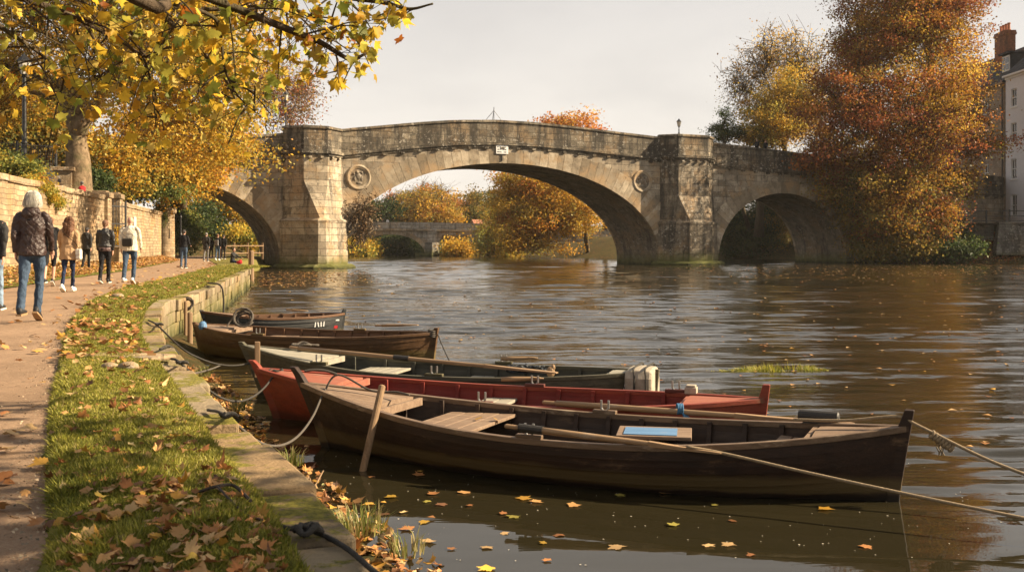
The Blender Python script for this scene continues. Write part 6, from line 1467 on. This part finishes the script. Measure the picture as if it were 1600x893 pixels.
# floating leaves: the nearest are things of their own, the far specks are stuff
FL = [(800, 805), (790, 798), (820, 783), (842, 781), (655, 815), (716, 771), (675, 770), (795, 830), (846, 847), (868, 833), (755, 858), (703, 855), (1058, 823), (1140, 815), (1103, 850), (1136, 852), (770, 886), (858, 877), (680, 840), (740, 790), (665, 788), (648, 742), (655, 735), (1045, 765), (960, 775), (905, 787), (690, 790), (590, 745), (620, 775), (580, 790), (605, 805), (636, 800), (1290, 800), (1355, 855), (1180, 870), (960, 850), (1120, 790), (640, 826)]
for i, (px, py) in enumerate(FL):
    v = P(px + U(-9, 9), py + U(-5, 5), .004); a = U(0, 6.28); s = U(.035, .085); e = .06
    fr = (np.array([[math.cos(a), math.sin(a), U(-e, e)]]), np.array([[-math.sin(a), math.cos(a), U(-e, e)]]), np.array([[0, 0, 1.0]]))
    o = lobed('floating_leaf', np.array([[0.0, 0, .006]]), np.array([s]), tints('gold' if i % 4 == 0 else 'litter', 1, .3), M['litter'], curl=.12, frames=fr); o.location = (v.x, v.y, float(wz(np.array(v.x), np.array(v.y))) + .003)
    near = 'in front of the near boat'
    tag(o, 'lobed autumn leaf floating on the dark water close to the near boat', 'leaf', 'large leaves floating near the boats')
n = 1500; yy = 7 * (100 / 7) ** (rng.random(n) ** .7); xx = rng.uniform(-.42, .56, n) * yy; ok = (xx > kx(np.minimum(yy, 50)) + .6) & (poly_sd(xx, yy, RIV) < -.3) & (wav(xx, yy * .5, .35) > rng.uniform(-1.3, .6, n)); ok &= yy > 9
C = np.stack([xx, yy, wz(xx, yy) + .01], 1)[ok]; C = C[(poly_sd(C[:, 0], C[:, 1], np.array([(-2.2, 10.4), (3.2, 7.2), (3.4, 9.6), (2.2, 12.6), (-3.8, 14), (-3.4, 9)])) > 0)]
o = quads('floating_leaf_specks', C, rng.uniform(.04, .10, len(C)) * (1 + C[:, 1] / 60), tints('litter', len(C)), M['litter'], tilt=.02, aspect=.85); tag(o, 'specks of fallen leaves drifting down the river', 'leaves', kind='stuff')
def drift(n, p0, p1, sx, smin, smax):
    t = rng.random(n)[:, None]; C = np.array(p0)[None] * (1 - t) + np.array(p1)[None] * t + rng.normal(0, 1, (n, 2)) * np.array(sx); return np.concatenate([C, np.full((n, 1), .012)], 1)
C = np.concatenate([drift(700, (-10.5, 46), (-14, 74), (2.2, 4), 0, 0), drift(1000, (18, 62), (50, 98), (10, 8), 0, 0), drift(110, (-2.9, 9.0), (-1.0, 6.6), (.28, .35), 0, 0)])
C = C[poly_sd(C[:, 0], C[:, 1], RIV) < -.15]; C[:, 2] += wz(C[:, 0], C[:, 1])
o = quads('drifting_leaves', C, np.where(C[:, 1] < 20, .07, .20) * rng.uniform(.6, 1.3, len(C)), tints('litter', len(C)), M['litter'], tilt=.02, aspect=.85); tag(o, 'rafts of leaves gathered in the slack water by the bridge and banks', 'leaves', kind='stuff')
for px, py in ((700, 668), (690, 640)): pass
for (x, y, a, lab) in ((.0, .02, .4, 'yellow leaf lying on the seat boards of the near boat'), (.16, .07, 2.0, 'curled orange leaf on the seat boards of the near boat')):
    v = b5.w(-b5.L / 2 + .30 * b5.L + x, .1 + y, b5.sheer(.27) - .07)
    o = lobed('fallen_leaf', np.array([[0.0, 0, .01]]), np.array([.06]), np.array([(.5, .27, .03)]), M['litter'], curl=.35, tilt=.3); o.location = v; tag(o, lab, 'leaf')

n = 260; yy = rng.uniform(6, 10.5, n); xx = rng.uniform(-1.6, 3.6, n); ok = poly_sd(xx, yy, np.array([(-2.2, 10.4), (3.2, 7.5), (3.4, 9.6), (2.2, 12.6), (-3.8, 14), (-3.4, 9)])) > 0
o = quads('floating_specks', np.stack([xx, yy, wz(xx, yy) + .004], 1)[ok], rng.uniform(.006, .018, int(ok.sum())), np.array([(.55, .5, .42)]) * np.exp(rng.normal(0, .2, (int(ok.sum()), 1))), M['litter'], tilt=.05, aspect=.9); tag(o, 'pale specks of seed and foam floating on the calm water', 'specks', kind='stuff')
# ------------------------------------------------------------------ PEOPLE: facing local +y, x to their right
def blobby(mb, name, mat, parent, vox, it=4):
    o = mb.build(name, mat, parent, smooth=True)
    r = o.modifiers.new('remesh', 'REMESH'); r.mode = 'VOXEL'; r.voxel_size = vox; r.use_smooth_shade = True
    s = o.modifiers.new('smooth', 'SMOOTH'); s.factor = .5; s.iterations = it
    return o
FOLD = bpy.data.textures.new('cloth folds', 'CLOUDS'); FOLD.noise_scale = .11; FOLD.noise_depth = 2
def folds(o, k):
    d = o.modifiers.new('folds', 'DISPLACE'); d.texture = FOLD; d.strength = k; d.mid_level = .5; d.texture_coords = 'LOCAL'; return o
def person(label, loc, rz=0.0, h=1.74, jacket='black', legs='jean', shoes='shoeb', hair=('short', 'hd'), ph=1.0, hem=.88, arms=None, vox=.016, width=1.0, pose='walk', bare=False, sole=None, collar=True, group='people walking along the riverside', jm=None, hood=False, head_turn=0.0, skirt=0.0):
    t = empty('person', loc, rz, label, 'person', group); k = h / 1.75
    near = vox < .02
    # legs: (thigh, knee, foot) angles; positive = forward
    if pose == 'walk': LG = {1: (.36 * ph, .10, .05), -1: (-.30 * ph, .42 * abs(ph), -.62 * abs(ph))}
    elif pose == 'stand': LG = {1: (.03, .02, 0), -1: (-.04, .03, 0)}
    else: LG = {1: (1.52, 1.75 if pose == 'sit' else .9, 0), -1: (1.46, 1.65 if pose == 'sit' else .75, 0)}
    if ph < 0: LG = {1: LG[-1], -1: LG[1]}
    hip, kn, an = {}, {}, {}; dirv = lambda a: Vector((0, math.sin(a), -math.cos(a)))
    for s in (1, -1):
        a, b, f = LG[s]; hip[s] = Vector((s * .078 * width, 0, 0)); kn[s] = hip[s] + dirv(a) * .44 + Vector((-s * .008, 0, 0)); an[s] = kn[s] + dirv(a - b) * .42 + Vector((-s * .022, 0, 0))
    low = min(an[s].z - .085 - (.06 if LG[s][2] < -.3 else 0) for s in (1, -1)) if pose in ('walk', 'stand') else -.10
    P0 = Vector((0, 0, -low)); lean = .04 if pose == 'walk' else (.0 if pose == 'stand' else .12)
    for s in (1, -1): hip[s] += P0; kn[s] += P0; an[s] += P0
    sp = lambda z: P0 + Vector((0, math.sin(lean) * z, z))     # up the spine
    S = {s: sp(.495) + Vector((s * .172 * width, -.01, 0)) for s in (1, -1)}
    AR = arms or {1: (-.28 * ph, .25), -1: (.30 * ph, .35)}; el, wr = {}, {}
    for s in (1, -1):
        a, b = AR[s]; d = dirv(a); el[s] = S[s] + Vector((s * .042, 0, 0)) + d * .285; wr[s] = el[s] + dirv(a + b) * .245 + Vector((-s * .012, 0, 0))
    sc = lambda p: Vector(p) * k
    lofts = lambda rings: [(c.x * k, c.y * k, c.z * k, rx * k, ry * k) for c, rx, ry in rings]
    # body: one surface with head, face, ears, neck, limbs and hands
    B = MB(); hd = sp(.675) + Vector((0, .025, 0))
    B.ell(lofts([(P0 + Vector((0, 0, -.06)), .10, .08), (P0, .145, .10), (sp(.2), .125, .09), (sp(.36), .15, .10), (sp(.46), .165, .095), (sp(.52), .10, .075), (sp(.55), .055, .055)]), 14)
    B.tube([sc(sp(.48)), sc(sp(.60)), sc(hd)], [.058 * k, .054 * k, .05 * k], 10)
    Rz = Matrix.Rotation(head_turn, 3, 'Z'); hp = lambda x, y, z: sc(hd + Rz @ Vector((x, y, z)))
    B.ball(sc(hd + Vector((0, -.005, .03))), (.077 * k, .095 * k, .098 * k), 14, 10); B.ball(hp(0, .028, -.045), (.055 * k, .062 * k, .06 * k), 12, 8)
    B.tube([hp(0, .09, .02), hp(0, .112, -.018), hp(0, .09, -.028)], [.010 * k, .016 * k, .012 * k], 6); B.tube([hp(-.03, .088, .035), hp(.03, .088, .035)], .012 * k, 6); B.tube([hp(-.02, .088, -.058), hp(.02, .088, -.058)], .010 * k, 6)
    for s in (1, -1): B.ball(hp(s * .078, .0, .0), (.014 * k, .02 * k, .032 * k), 8, 6)
    for s in (1, -1):
        B.tube([sc(S[s]), sc(el[s]), sc(wr[s])], [.046 * k, .038 * k, .026 * k], 8)
        d = (wr[s] - el[s]).normalized(); side = Vector((0, 1, 0)); q = wr[s] + d * .055
        B.tube([sc(wr[s]), sc(wr[s] + d * .03), sc(wr[s] + d * .09)], [.026 * k, .034 * k, .034 * k], 8, flat=.55)
        for i, fl in enumerate((.055, .07, .075, .066)):
            r_ = wr[s] + d * .085 + side * (.033 - .022 * (3 - i)); cu = Vector((-s * .02, .012, 0)); B.tube([sc(r_), sc(r_ + d * fl * .55 + cu * .3), sc(r_ + d * fl + cu)], [.0105 * k, .0098 * k, .008 * k], 6)
        th = wr[s] + d * .03 + side * .03; B.tube([sc(th), sc(th + d * .03 + side * .022), sc(th + d * .062 + side * .022)], [.013 * k, .012 * k, .009 * k], 6)
        B.tube([sc(hip[s]), sc(kn[s]), sc(kn[s].lerp(an[s], .35)), sc(an[s])], [.068 * k, .047 * k, .047 * k, .034 * k] if bare else [.056 * k, .034 * k, .032 * k, .026 * k], 10)
        B.tube([sc(an[s]), sc(an[s] + Vector((0, .06, -.05)))], [.03 * k, .026 * k], 8)
    blobby(B, 'body', M['skin'], t, min(.011, vox) if near else vox * .8, 2)
    if near:
        e = MB()
        for s in (1, -1): e.ball(hp(s * .03, .088, .018), .010 * k, 8, 6)
        e.build('eyes', M['whitec'], t)
    # trousers
    T = MB(); w = width
    T.ell(lofts([(P0 + Vector((0, -.005, -.11)), .10 * w, .09), (P0 + Vector((0, -.012, -.03)), .163 * w, .118), (P0 + Vector((0, -.005, .06)), .160 * w, .108), (sp(.14), .148 * w, .10)]), 16)
    for s in (1, -1):
        kk = kn[s]; aa = an[s] if not bare else kn[s].lerp(an[s], .05); slim = .8 if legs == 'navy' else 1.0
        T.tube([sc(hip[s] + Vector((0, 0, .03))), sc(hip[s].lerp(kn[s], .45)), sc(kk), sc(kk.lerp(aa, .5) + Vector((0, -.012, 0))), sc(aa + Vector((0, -.01, -.035)))], [.096 * k * w, .080 * k * w, .060 * k * slim, .056 * k * slim, .055 * k * (.75 if slim < 1 else 1)], 12)
    folds(blobby(T, 'trousers', M[legs], t, vox), .038 if vox < .023 else .015)
    # jacket
    J = MB(); hz = hem - .93; jw = width * (1.06 if not jm else jm)
    R_ = [(P0 + Vector((0, lean * hz, hz)), .178 * jw + skirt, .130 * jw + skirt), (P0 + Vector((0, 0, max(hz + .03, .02))), .172 * jw + skirt * .6, .126 * jw + skirt * .5), (sp(.18), .150 * jw, .112 * jw), (sp(.33), .166 * jw, .122), (sp(.42), .178 * jw, .118), (sp(.48), .170 * jw, .10), (sp(.525), .120, .085), (sp(.55), .085, .078), (sp(.575 if collar else .55), .070, .072)]
    J.ell(lofts(R_), 18)
    for s in (1, -1): J.tube([sc(S[s] + Vector((-s * .05, 0, .03))), sc(S[s] + Vector((-s * .012, 0, -.01))), sc(S[s].lerp(el[s], .35) + Vector((s * .008, 0, 0))), sc(el[s]), sc(el[s].lerp(wr[s], .6)), sc(wr[s] + (wr[s] - el[s]).normalized() * .015)], [.03 * k * jw, .056 * k * jw, .060 * k * jw, .052 * k, .046 * k, .040 * k], 12)
    if hood: J.ell(lofts([(sp(.44) + Vector((0, -.09, 0)), .06, .03), (sp(.50) + Vector((0, -.085, 0)), .12, .06), (sp(.56) + Vector((0, -.055, 0)), .12, .075), (sp(.60) + Vector((0, -.03, 0)), .095, .075)]), 14)
    if skirt == 0 and jacket in ('quilt', 'leatherj'):
        J.ell(lofts([(P0 + Vector((0, lean * hz, hz - .01)), .176 * jw, .132 * jw), (P0 + Vector((0, lean * hz, hz + .045)), .180 * jw, .136 * jw)]), 18)
    folds(blobby(J, 'jacket', M[jacket], t, vox), .038 if vox < .023 else .015)
    # shoes
    for s in (1, -1):
        f = LG[s][2] if pose in ('walk', 'stand') else (.0 if pose == 'sit' else .9); Rx = Matrix.Rotation(f, 3, 'X'); sh = MB(); so = MB()
        fp = lambda x, y, z: sc(an[s] + Rx @ Vector((x, y, z - .02)))
        ring_ = lambda y, w_, z0, z1: [fp(w_ * math.cos(a), y, z0 + (z1 - z0) * (.5 + .5 * math.sin(a))) for a in np.linspace(0, 2 * math.pi, 11)[:-1]]
        sh.loft([ring_(-.085, .026, -.05, .03), ring_(-.07, .038, -.055, .045), ring_(-.01, .044, -.055, .05), ring_(.06, .047, -.055, .02), ring_(.13, .047, -.055, -.008), ring_(.17, .03, -.05, -.02)])
        x = sh.build('shoe', M[shoes], t, smooth=True)
        so.hexa([fp(x_, y_, -.072) for x_, y_ in ((-.036, -.09), (.036, -.09), (.05, .06), (.046, .14), (.018, .18), (-.018, .18), (-.046, .14), (-.05, .06))], [fp(x_, y_, -.048) for x_, y_ in ((-.036, -.09), (.036, -.09), (.05, .06), (.046, .14), (.018, .18), (-.018, .18), (-.046, .14), (-.05, .06))])
        so.build('sole', M[sole or 'rubber'], x)
    # hair
    st, hm = hair
    if st != 'bald':
        H = MB(); c = hd + Vector((0, -.016, .038))
        if st == 'short': H.ball(sc(c), (.086 * k, .098 * k, .098 * k), 14, 10); H.ball(sc(c + Rz @ Vector((0, -.03, -.06))), (.07 * k, .06 * k, .06 * k), 12, 8)
        elif st == 'bob': H.ball(sc(c), (.104 * k, .112 * k, .108 * k), 14, 10); H.ell(lofts([(c + Vector((0, -.035, -.13)), .075, .055), (c + Vector((0, -.03, -.06)), .100, .085), (c + Vector((0, -.015, .0)), .106, .10)]), 16)
        else:
            H.ball(sc(c), (.100 * k, .110 * k, .106 * k), 14, 10); H.ell(lofts([(c + Vector((0, -.085, -.36)), .06, .03), (c + Vector((0, -.085, -.28)), .115, .06), (c + Vector((0, -.07, -.17)), .125, .075), (c + Vector((0, -.04, -.06)), .112, .09), (c + Vector((0, -.015, .02)), .10, .10)]), 16)
            for i in range(60 if near else 12):
                a = U(0, math.pi) + math.pi; zz = U(-.36, -.04); H.ball(sc(c + Vector((.115 * math.cos(a), -.05 + .075 * math.sin(a), zz))), U(.02, .034) * k, 7, 5)
        blobby(H, 'hair', M[hm], t, min(vox, .014) if near else vox, 2)
    if near and st in ('bob', 'long'):
        c = hd + Vector((0, -.016, .045)); HS = MB()
        for i in range(420 if st == 'bob' else 380):
            a = U(-2.45, 2.45) - math.pi / 2; dx, dy = math.cos(a), math.sin(a); q = U(.92, 1.12); ln = U(.08, .14) if st == 'bob' else U(.26, .42); fl = U(-.01, .03); wv_ = U(.004, .018) if st == 'long' else .004; p_ = U(0, 6)
            pts = [c + Vector((dx * .100 * q * math.sin(t_), dy * .108 * q * math.sin(t_), .108 * q * math.cos(t_))) for t_ in (.25 + U(-.1, .2), .7, 1.15, 1.5)]
            if st == 'bob' and dy > .55: continue
            for j in range(1, 6): pts.append(pts[3] + Vector((dx * fl * j / 5 + wv_ * math.sin(p_ + j * 1.9), dy * fl * j / 5 - (.02 if st == 'bob' else .035) * j / 5 * (dy < 0) + wv_ * math.cos(p_ + j * 1.9), -ln * j / 5)))
            HS.tube([sc(v) for v in pts], [.0028 * k] * 4 + [.0026 * k, .0024 * k, .002 * k, .0015 * k, .001 * k], 3)
        HS.build('hair_strands', M[hm], t)
    return dict(t=t, k=k, sp=sp, P0=P0, S=S, wr=wr, hd=hd, sc=sc)
def at(px, py): v = P(px, py); return (v.x, v.y, LAND + .012)
def look(loc, dx, dy): return -math.atan2(dx, dy)
G = 'people walking along the riverside'
p = person('white haired walker in a brown quilted jacket and jeans', at(50, 502), look(0, -.12, 1), 1.72, 'quilt', 'jean', 'shoeb', ('bob', 'hw'), ph=-.85, hem=.86, vox=.013, width=1.02, hood=True, sole='gum')
MB().box(p['sc'](p['sp'](.42) + Vector((0, -.145, 0))), (.05, .012, .02)).build('label_tab', M['black'], p['t'])
person('walker in a dark jacket and pale jeans cut off by the left edge', at(-13, 486), look(0, -.15, 1), 1.74, 'char', 'jean_light', 'shoeb', ('short', 'hd'), ph=1, hem=.86, vox=.018)
p = person('walker in navy top and shorts half hidden behind the brown jacket', at(78, 448), look(0, -.2, 1), 1.72, 'black', 'black', 'shoeb', ('short', 'ha'), ph=-1, hem=.88, vox=.019, bare=True)
m = MB(); m.ell([(0, p['sp'](.5).y * p['k'] - .02, p['sp'](.5).z * p['k'], .10, .10), (0, p['sp'](.56).y * p['k'] - .02, p['sp'](.565).z * p['k'], .075, .08)], 14); m.build('shirt_collar', M['whitec'], p['t'])
def strap_bag(p, c, size, mat, sm='leather', front=False, diag=1, cut=.5):
    k, sp = p['k'], p['sp']; c = Vector(c)
    b = empty('shoulder_bag', p['t'].matrix_local @ Vector((0, 0, 0)), 0); return b
p = person('woman in a camel coat and navy leggings with long curly brown hair', at(107, 456), look(0, -.12, 1), 1.66, 'camel', 'navy', 'shoew', ('long', 'hb'), ph=.7, hem=.74, vox=.015, width=1.0, skirt=.02, jm=1.06)
def bag(p, off, size, mat, label, path):
    k = p['k']; o = p['t']; c = Vector(off); b = empty('shoulder_bag', o.location, o.rotation_euler.z, label, 'bag')
    m = MB(); w, d, h_ = size; rings = []
    for z, q in ((-h_ / 2, .85), (-h_ * .35, 1.0), (h_ * .3, 1.0), (h_ / 2, .86)): rings.append([(c.x + x * w / 2 * q, c.y + y * d / 2 * (q if abs(z) < h_ / 2 else .7), c.z + z) for x, y in ((-1, -1), (1, -1), (1, 1), (-1, 1))])
    m.loft(rings); m.build('bag_body', M[mat], b, bevel=.015)
    f = MB(); f.box((c.x, c.y - d / 2 - .004, c.z + h_ * .2), (w * .94, .012, h_ * .5)); f.build('flap', M[mat], b, bevel=.005)
    s = MB(); s.tube(spline([Vector(q) for q in path], 5), .013, 6, flat=.4); s.build('strap', M['leather'], b); return b
k = p['k']; z0 = p['P0'].z * k
bag(p, (.235, -.03, z0 - .06), (.10, .20, .24), 'bag', 'pale leather shoulder bag hanging at the woman\'s hip', [(.235, -.03, z0 + .06), (.16, -.13, z0 + .22), (.0, -.165, z0 + .36), (-.10, -.13, z0 + .50), (-.10, -.02, z0 + .555)])
person('walker in a dark hooded coat close to the garden wall', at(135, 424), look(0, .15, 1), 1.74, 'char', 'black', 'shoeb', ('short', 'hd'), ph=.5, hem=.83, vox=.02, width=.96, hood=True)
p = person('man in a black leather jacket and black trousers walking away', at(164, 444), look(0, -.06, 1), 1.70, 'leatherj', 'black', 'shoeb', ('short', 'ha'), ph=.55, hem=.98, vox=.016, width=1.04, arms={1: (-.05, .15), -1: (.08, .15)})
k = p['k']; m = MB(); m.ell([(0, 0, (p['P0'].z - .06) * k, .175 * k, .128 * k), (0, 0, (p['P0'].z + .08) * k, .172 * k, .124 * k)], 18); m.build('shirt_hem', M['mauve'], p['t'], smooth=True)
p = person('balding man in a cream jacket and blue jeans', at(203, 446), look(0, -.05, 1), 1.74, 'cream', 'jean', 'shoew', ('bald', 'hw'), ph=-.9, hem=.84, vox=.016, width=1.08, sole='gum')
k = p['k']; z0 = p['P0'].z * k
bag(p, (.0, -.20, z0 + .13), (.26, .09, .21), 'leather', 'black satchel slung across the back of the cream jacket', [(.11, -.16, z0 + .22), (-.05, -.165, z0 + .28), (-.155, -.14, z0 + .38), (-.16, -.07, z0 + .51), (-.13, .03, z0 + .55)])
person('walker in a black jacket and blue jeans beyond the round pier', at(287, 419), look(0, .1, 1), 1.76, 'black', 'jean', 'shoeb', ('short', 'hd'), ph=.4, hem=.92, vox=.022, arms={1: (.15, .9), -1: (.1, .9)})
person('walker in a long dark coat ahead of the black jacket', at(322, 409.5), look(0, .1, 1), 1.80, 'char', 'grey', 'shoeb', ('short', 'hg'), ph=.5, hem=.72, vox=.026)
p = person('walker with a pale patterned rucksack strap near the arch', at(340, 407.5), look(0, .1, 1), 1.76, 'black', 'jean', 'shoew', ('short', 'ha'), ph=.5, hem=.9, vox=.026)
m = MB(); m.box((0, -.2, 1.2), (.28, .12, .38)); m.build('rucksack', M['grey'], p['t'], bevel=.04)
person('walker all in black beside the rucksack walker', at(349, 405.5), look(0, .1, 1), 1.78, 'black', 'black', 'shoeb', ('short', 'hd'), ph=.5, hem=.85, vox=.026)
person('small dark figure far along the path under the arch', at(304, 399.5), look(0, .1, 1), 1.70, 'black', 'grey', 'shoeb', ('short', 'hd'), ph=.6, hem=.85, vox=.032)
person('small dark figure half hidden by the long coated walker', at(330, 403.0), look(0, .1, 1), 1.70, 'black', 'black', 'shoeb', ('short', 'hd'), ph=.6, hem=.85, vox=.032)
p = person('man in grey sitting on the grass at the quay corner', (P(363, 411).x, P(363, 411).y, LAND + .0), R(-105), 1.72, 'char', 'jean_dark', 'shoeb', ('short', 'hd'), pose='recline', hem=.86, vox=.024, arms={1: (.7, .5), -1: (.8, .5)}, group='people sitting by the river')
m = MB(); v = P(374, 412.5); m.ball((0, 0, .10), (.17, .13, .11), 10, 6); m.ball((.06, .03, .19), (.09, .08, .07), 8, 5); thing_on(m, 'red_bag', M['redc'], 'red bag on the grass beside the seated man', 'bag', (v.x, v.y, LAND), smooth=True)
for px, jk, lg, lab in ((403, 'bluec', 'grey', 'distant figure in a pale blue top on the lawn beyond the arch'), (409, 'whitec', 'jean_light', 'distant figure in white on the lawn beyond the arch')):
    v = P(px, 395, LAND); d = 105.0; x = (px - 800) / 1600 * d; person(lab, (x, d, LAND), .4, 1.75, jk, lg, 'shoeb', ('short', 'hd'), pose='stand', vox=.035, group='people beyond the arch')
for px, py, d, jk, hr, lab in ((86, 281, 49, 'bluec', ('short', 'ha'), 'person in a pale blue shirt sitting above the garden wall'), (76, 283, 48.6, 'pinkc', ('short', 'hd'), 'person in pink leaning behind the yellow shrub on the terrace'), (103, 294, 49.5, 'camel', ('short', 'hg'), 'grey haired person whose head shows just over the coping'), (138, 297, 51.5, 'redc', ('short', 'hg'), 'grey haired person in a red jacket sitting behind the garden wall')):
    v = Q(px, py, d); person(lab, (v.x - .25, v.y, v.z - .42 + (.25 if jk == 'bluec' else 0)), R(70), 1.7, jk, 'jean_dark', 'shoeb', hr, pose='sit', vox=.026, group='people sitting on the terrace', arms={1: (.5, .9), -1: (.5, .9)})
for s, jk, hr, lab in ((45.3, 'black', ('short', 'hd'), 'dark figure leaning on the bridge parapet'), (46.4, 'black', ('long', 'ha'), 'auburn haired figure beside the dark one on the bridge')):
    v = bl(s, 1.0, float(zp(s)) - .72); person(lab, v, R(160), 1.72, jk, 'black', 'shoeb', hr, pose='stand', vox=.035, group='people on the bridges')
for px, jk, hr, lab in ((598, 'black', 'hd', 'far dark figure on the distant bridge'), (605, 'whitec', 'hd', 'far pale figure on the distant bridge')):
    x = (px - 800) / 1600 * 179; person(lab, (x, 179.5, 4.85), .2, 1.75, jk, 'black', 'shoeb', ('short', hr), pose='stand', vox=.05, group='people on the bridges')
v = Q(1497, 349, 114); person('dark clothed figure walking behind the railing on the right bank', (v.x, v.y, 4.23), R(60), 1.8, 'black', 'black', 'shoeb', ('short', 'hd'), pose='walk', vox=.035, group='people on the right bank')
v = Q(1482, 349, 116); person('second dark figure in the shade by the houses on the right bank', (v.x, v.y, 4.23), R(40), 1.75, 'black', 'black', 'shoeb', ('short', 'hd'), pose='stand', vox=.035, group='people on the right bank')
# ------------------------------------------------------------------ thin autumn haze over the whole place
hm_ = bpy.data.materials.new('thin warm haze'); hm_.use_nodes = True; hn = hm_.node_tree; hn.nodes.clear()
ho = hn.nodes.new('ShaderNodeOutputMaterial'); hv = hn.nodes.new('ShaderNodeVolumePrincipled')
hv.inputs['Color'].default_value = (.96, .92, .86, 1); hv.inputs['Density'].default_value = .00014; hv.inputs['Anisotropy'].default_value = .0
hn.links.new(hv.outputs[0], ho.inputs['Volume'])
hb = MB(); hb.box((0, 1090, 22.7), (3100, 2890, 50.6)); tag(hb.build('haze', hm_), kind='stuff')
SC.cycles.volume_bounces = 0
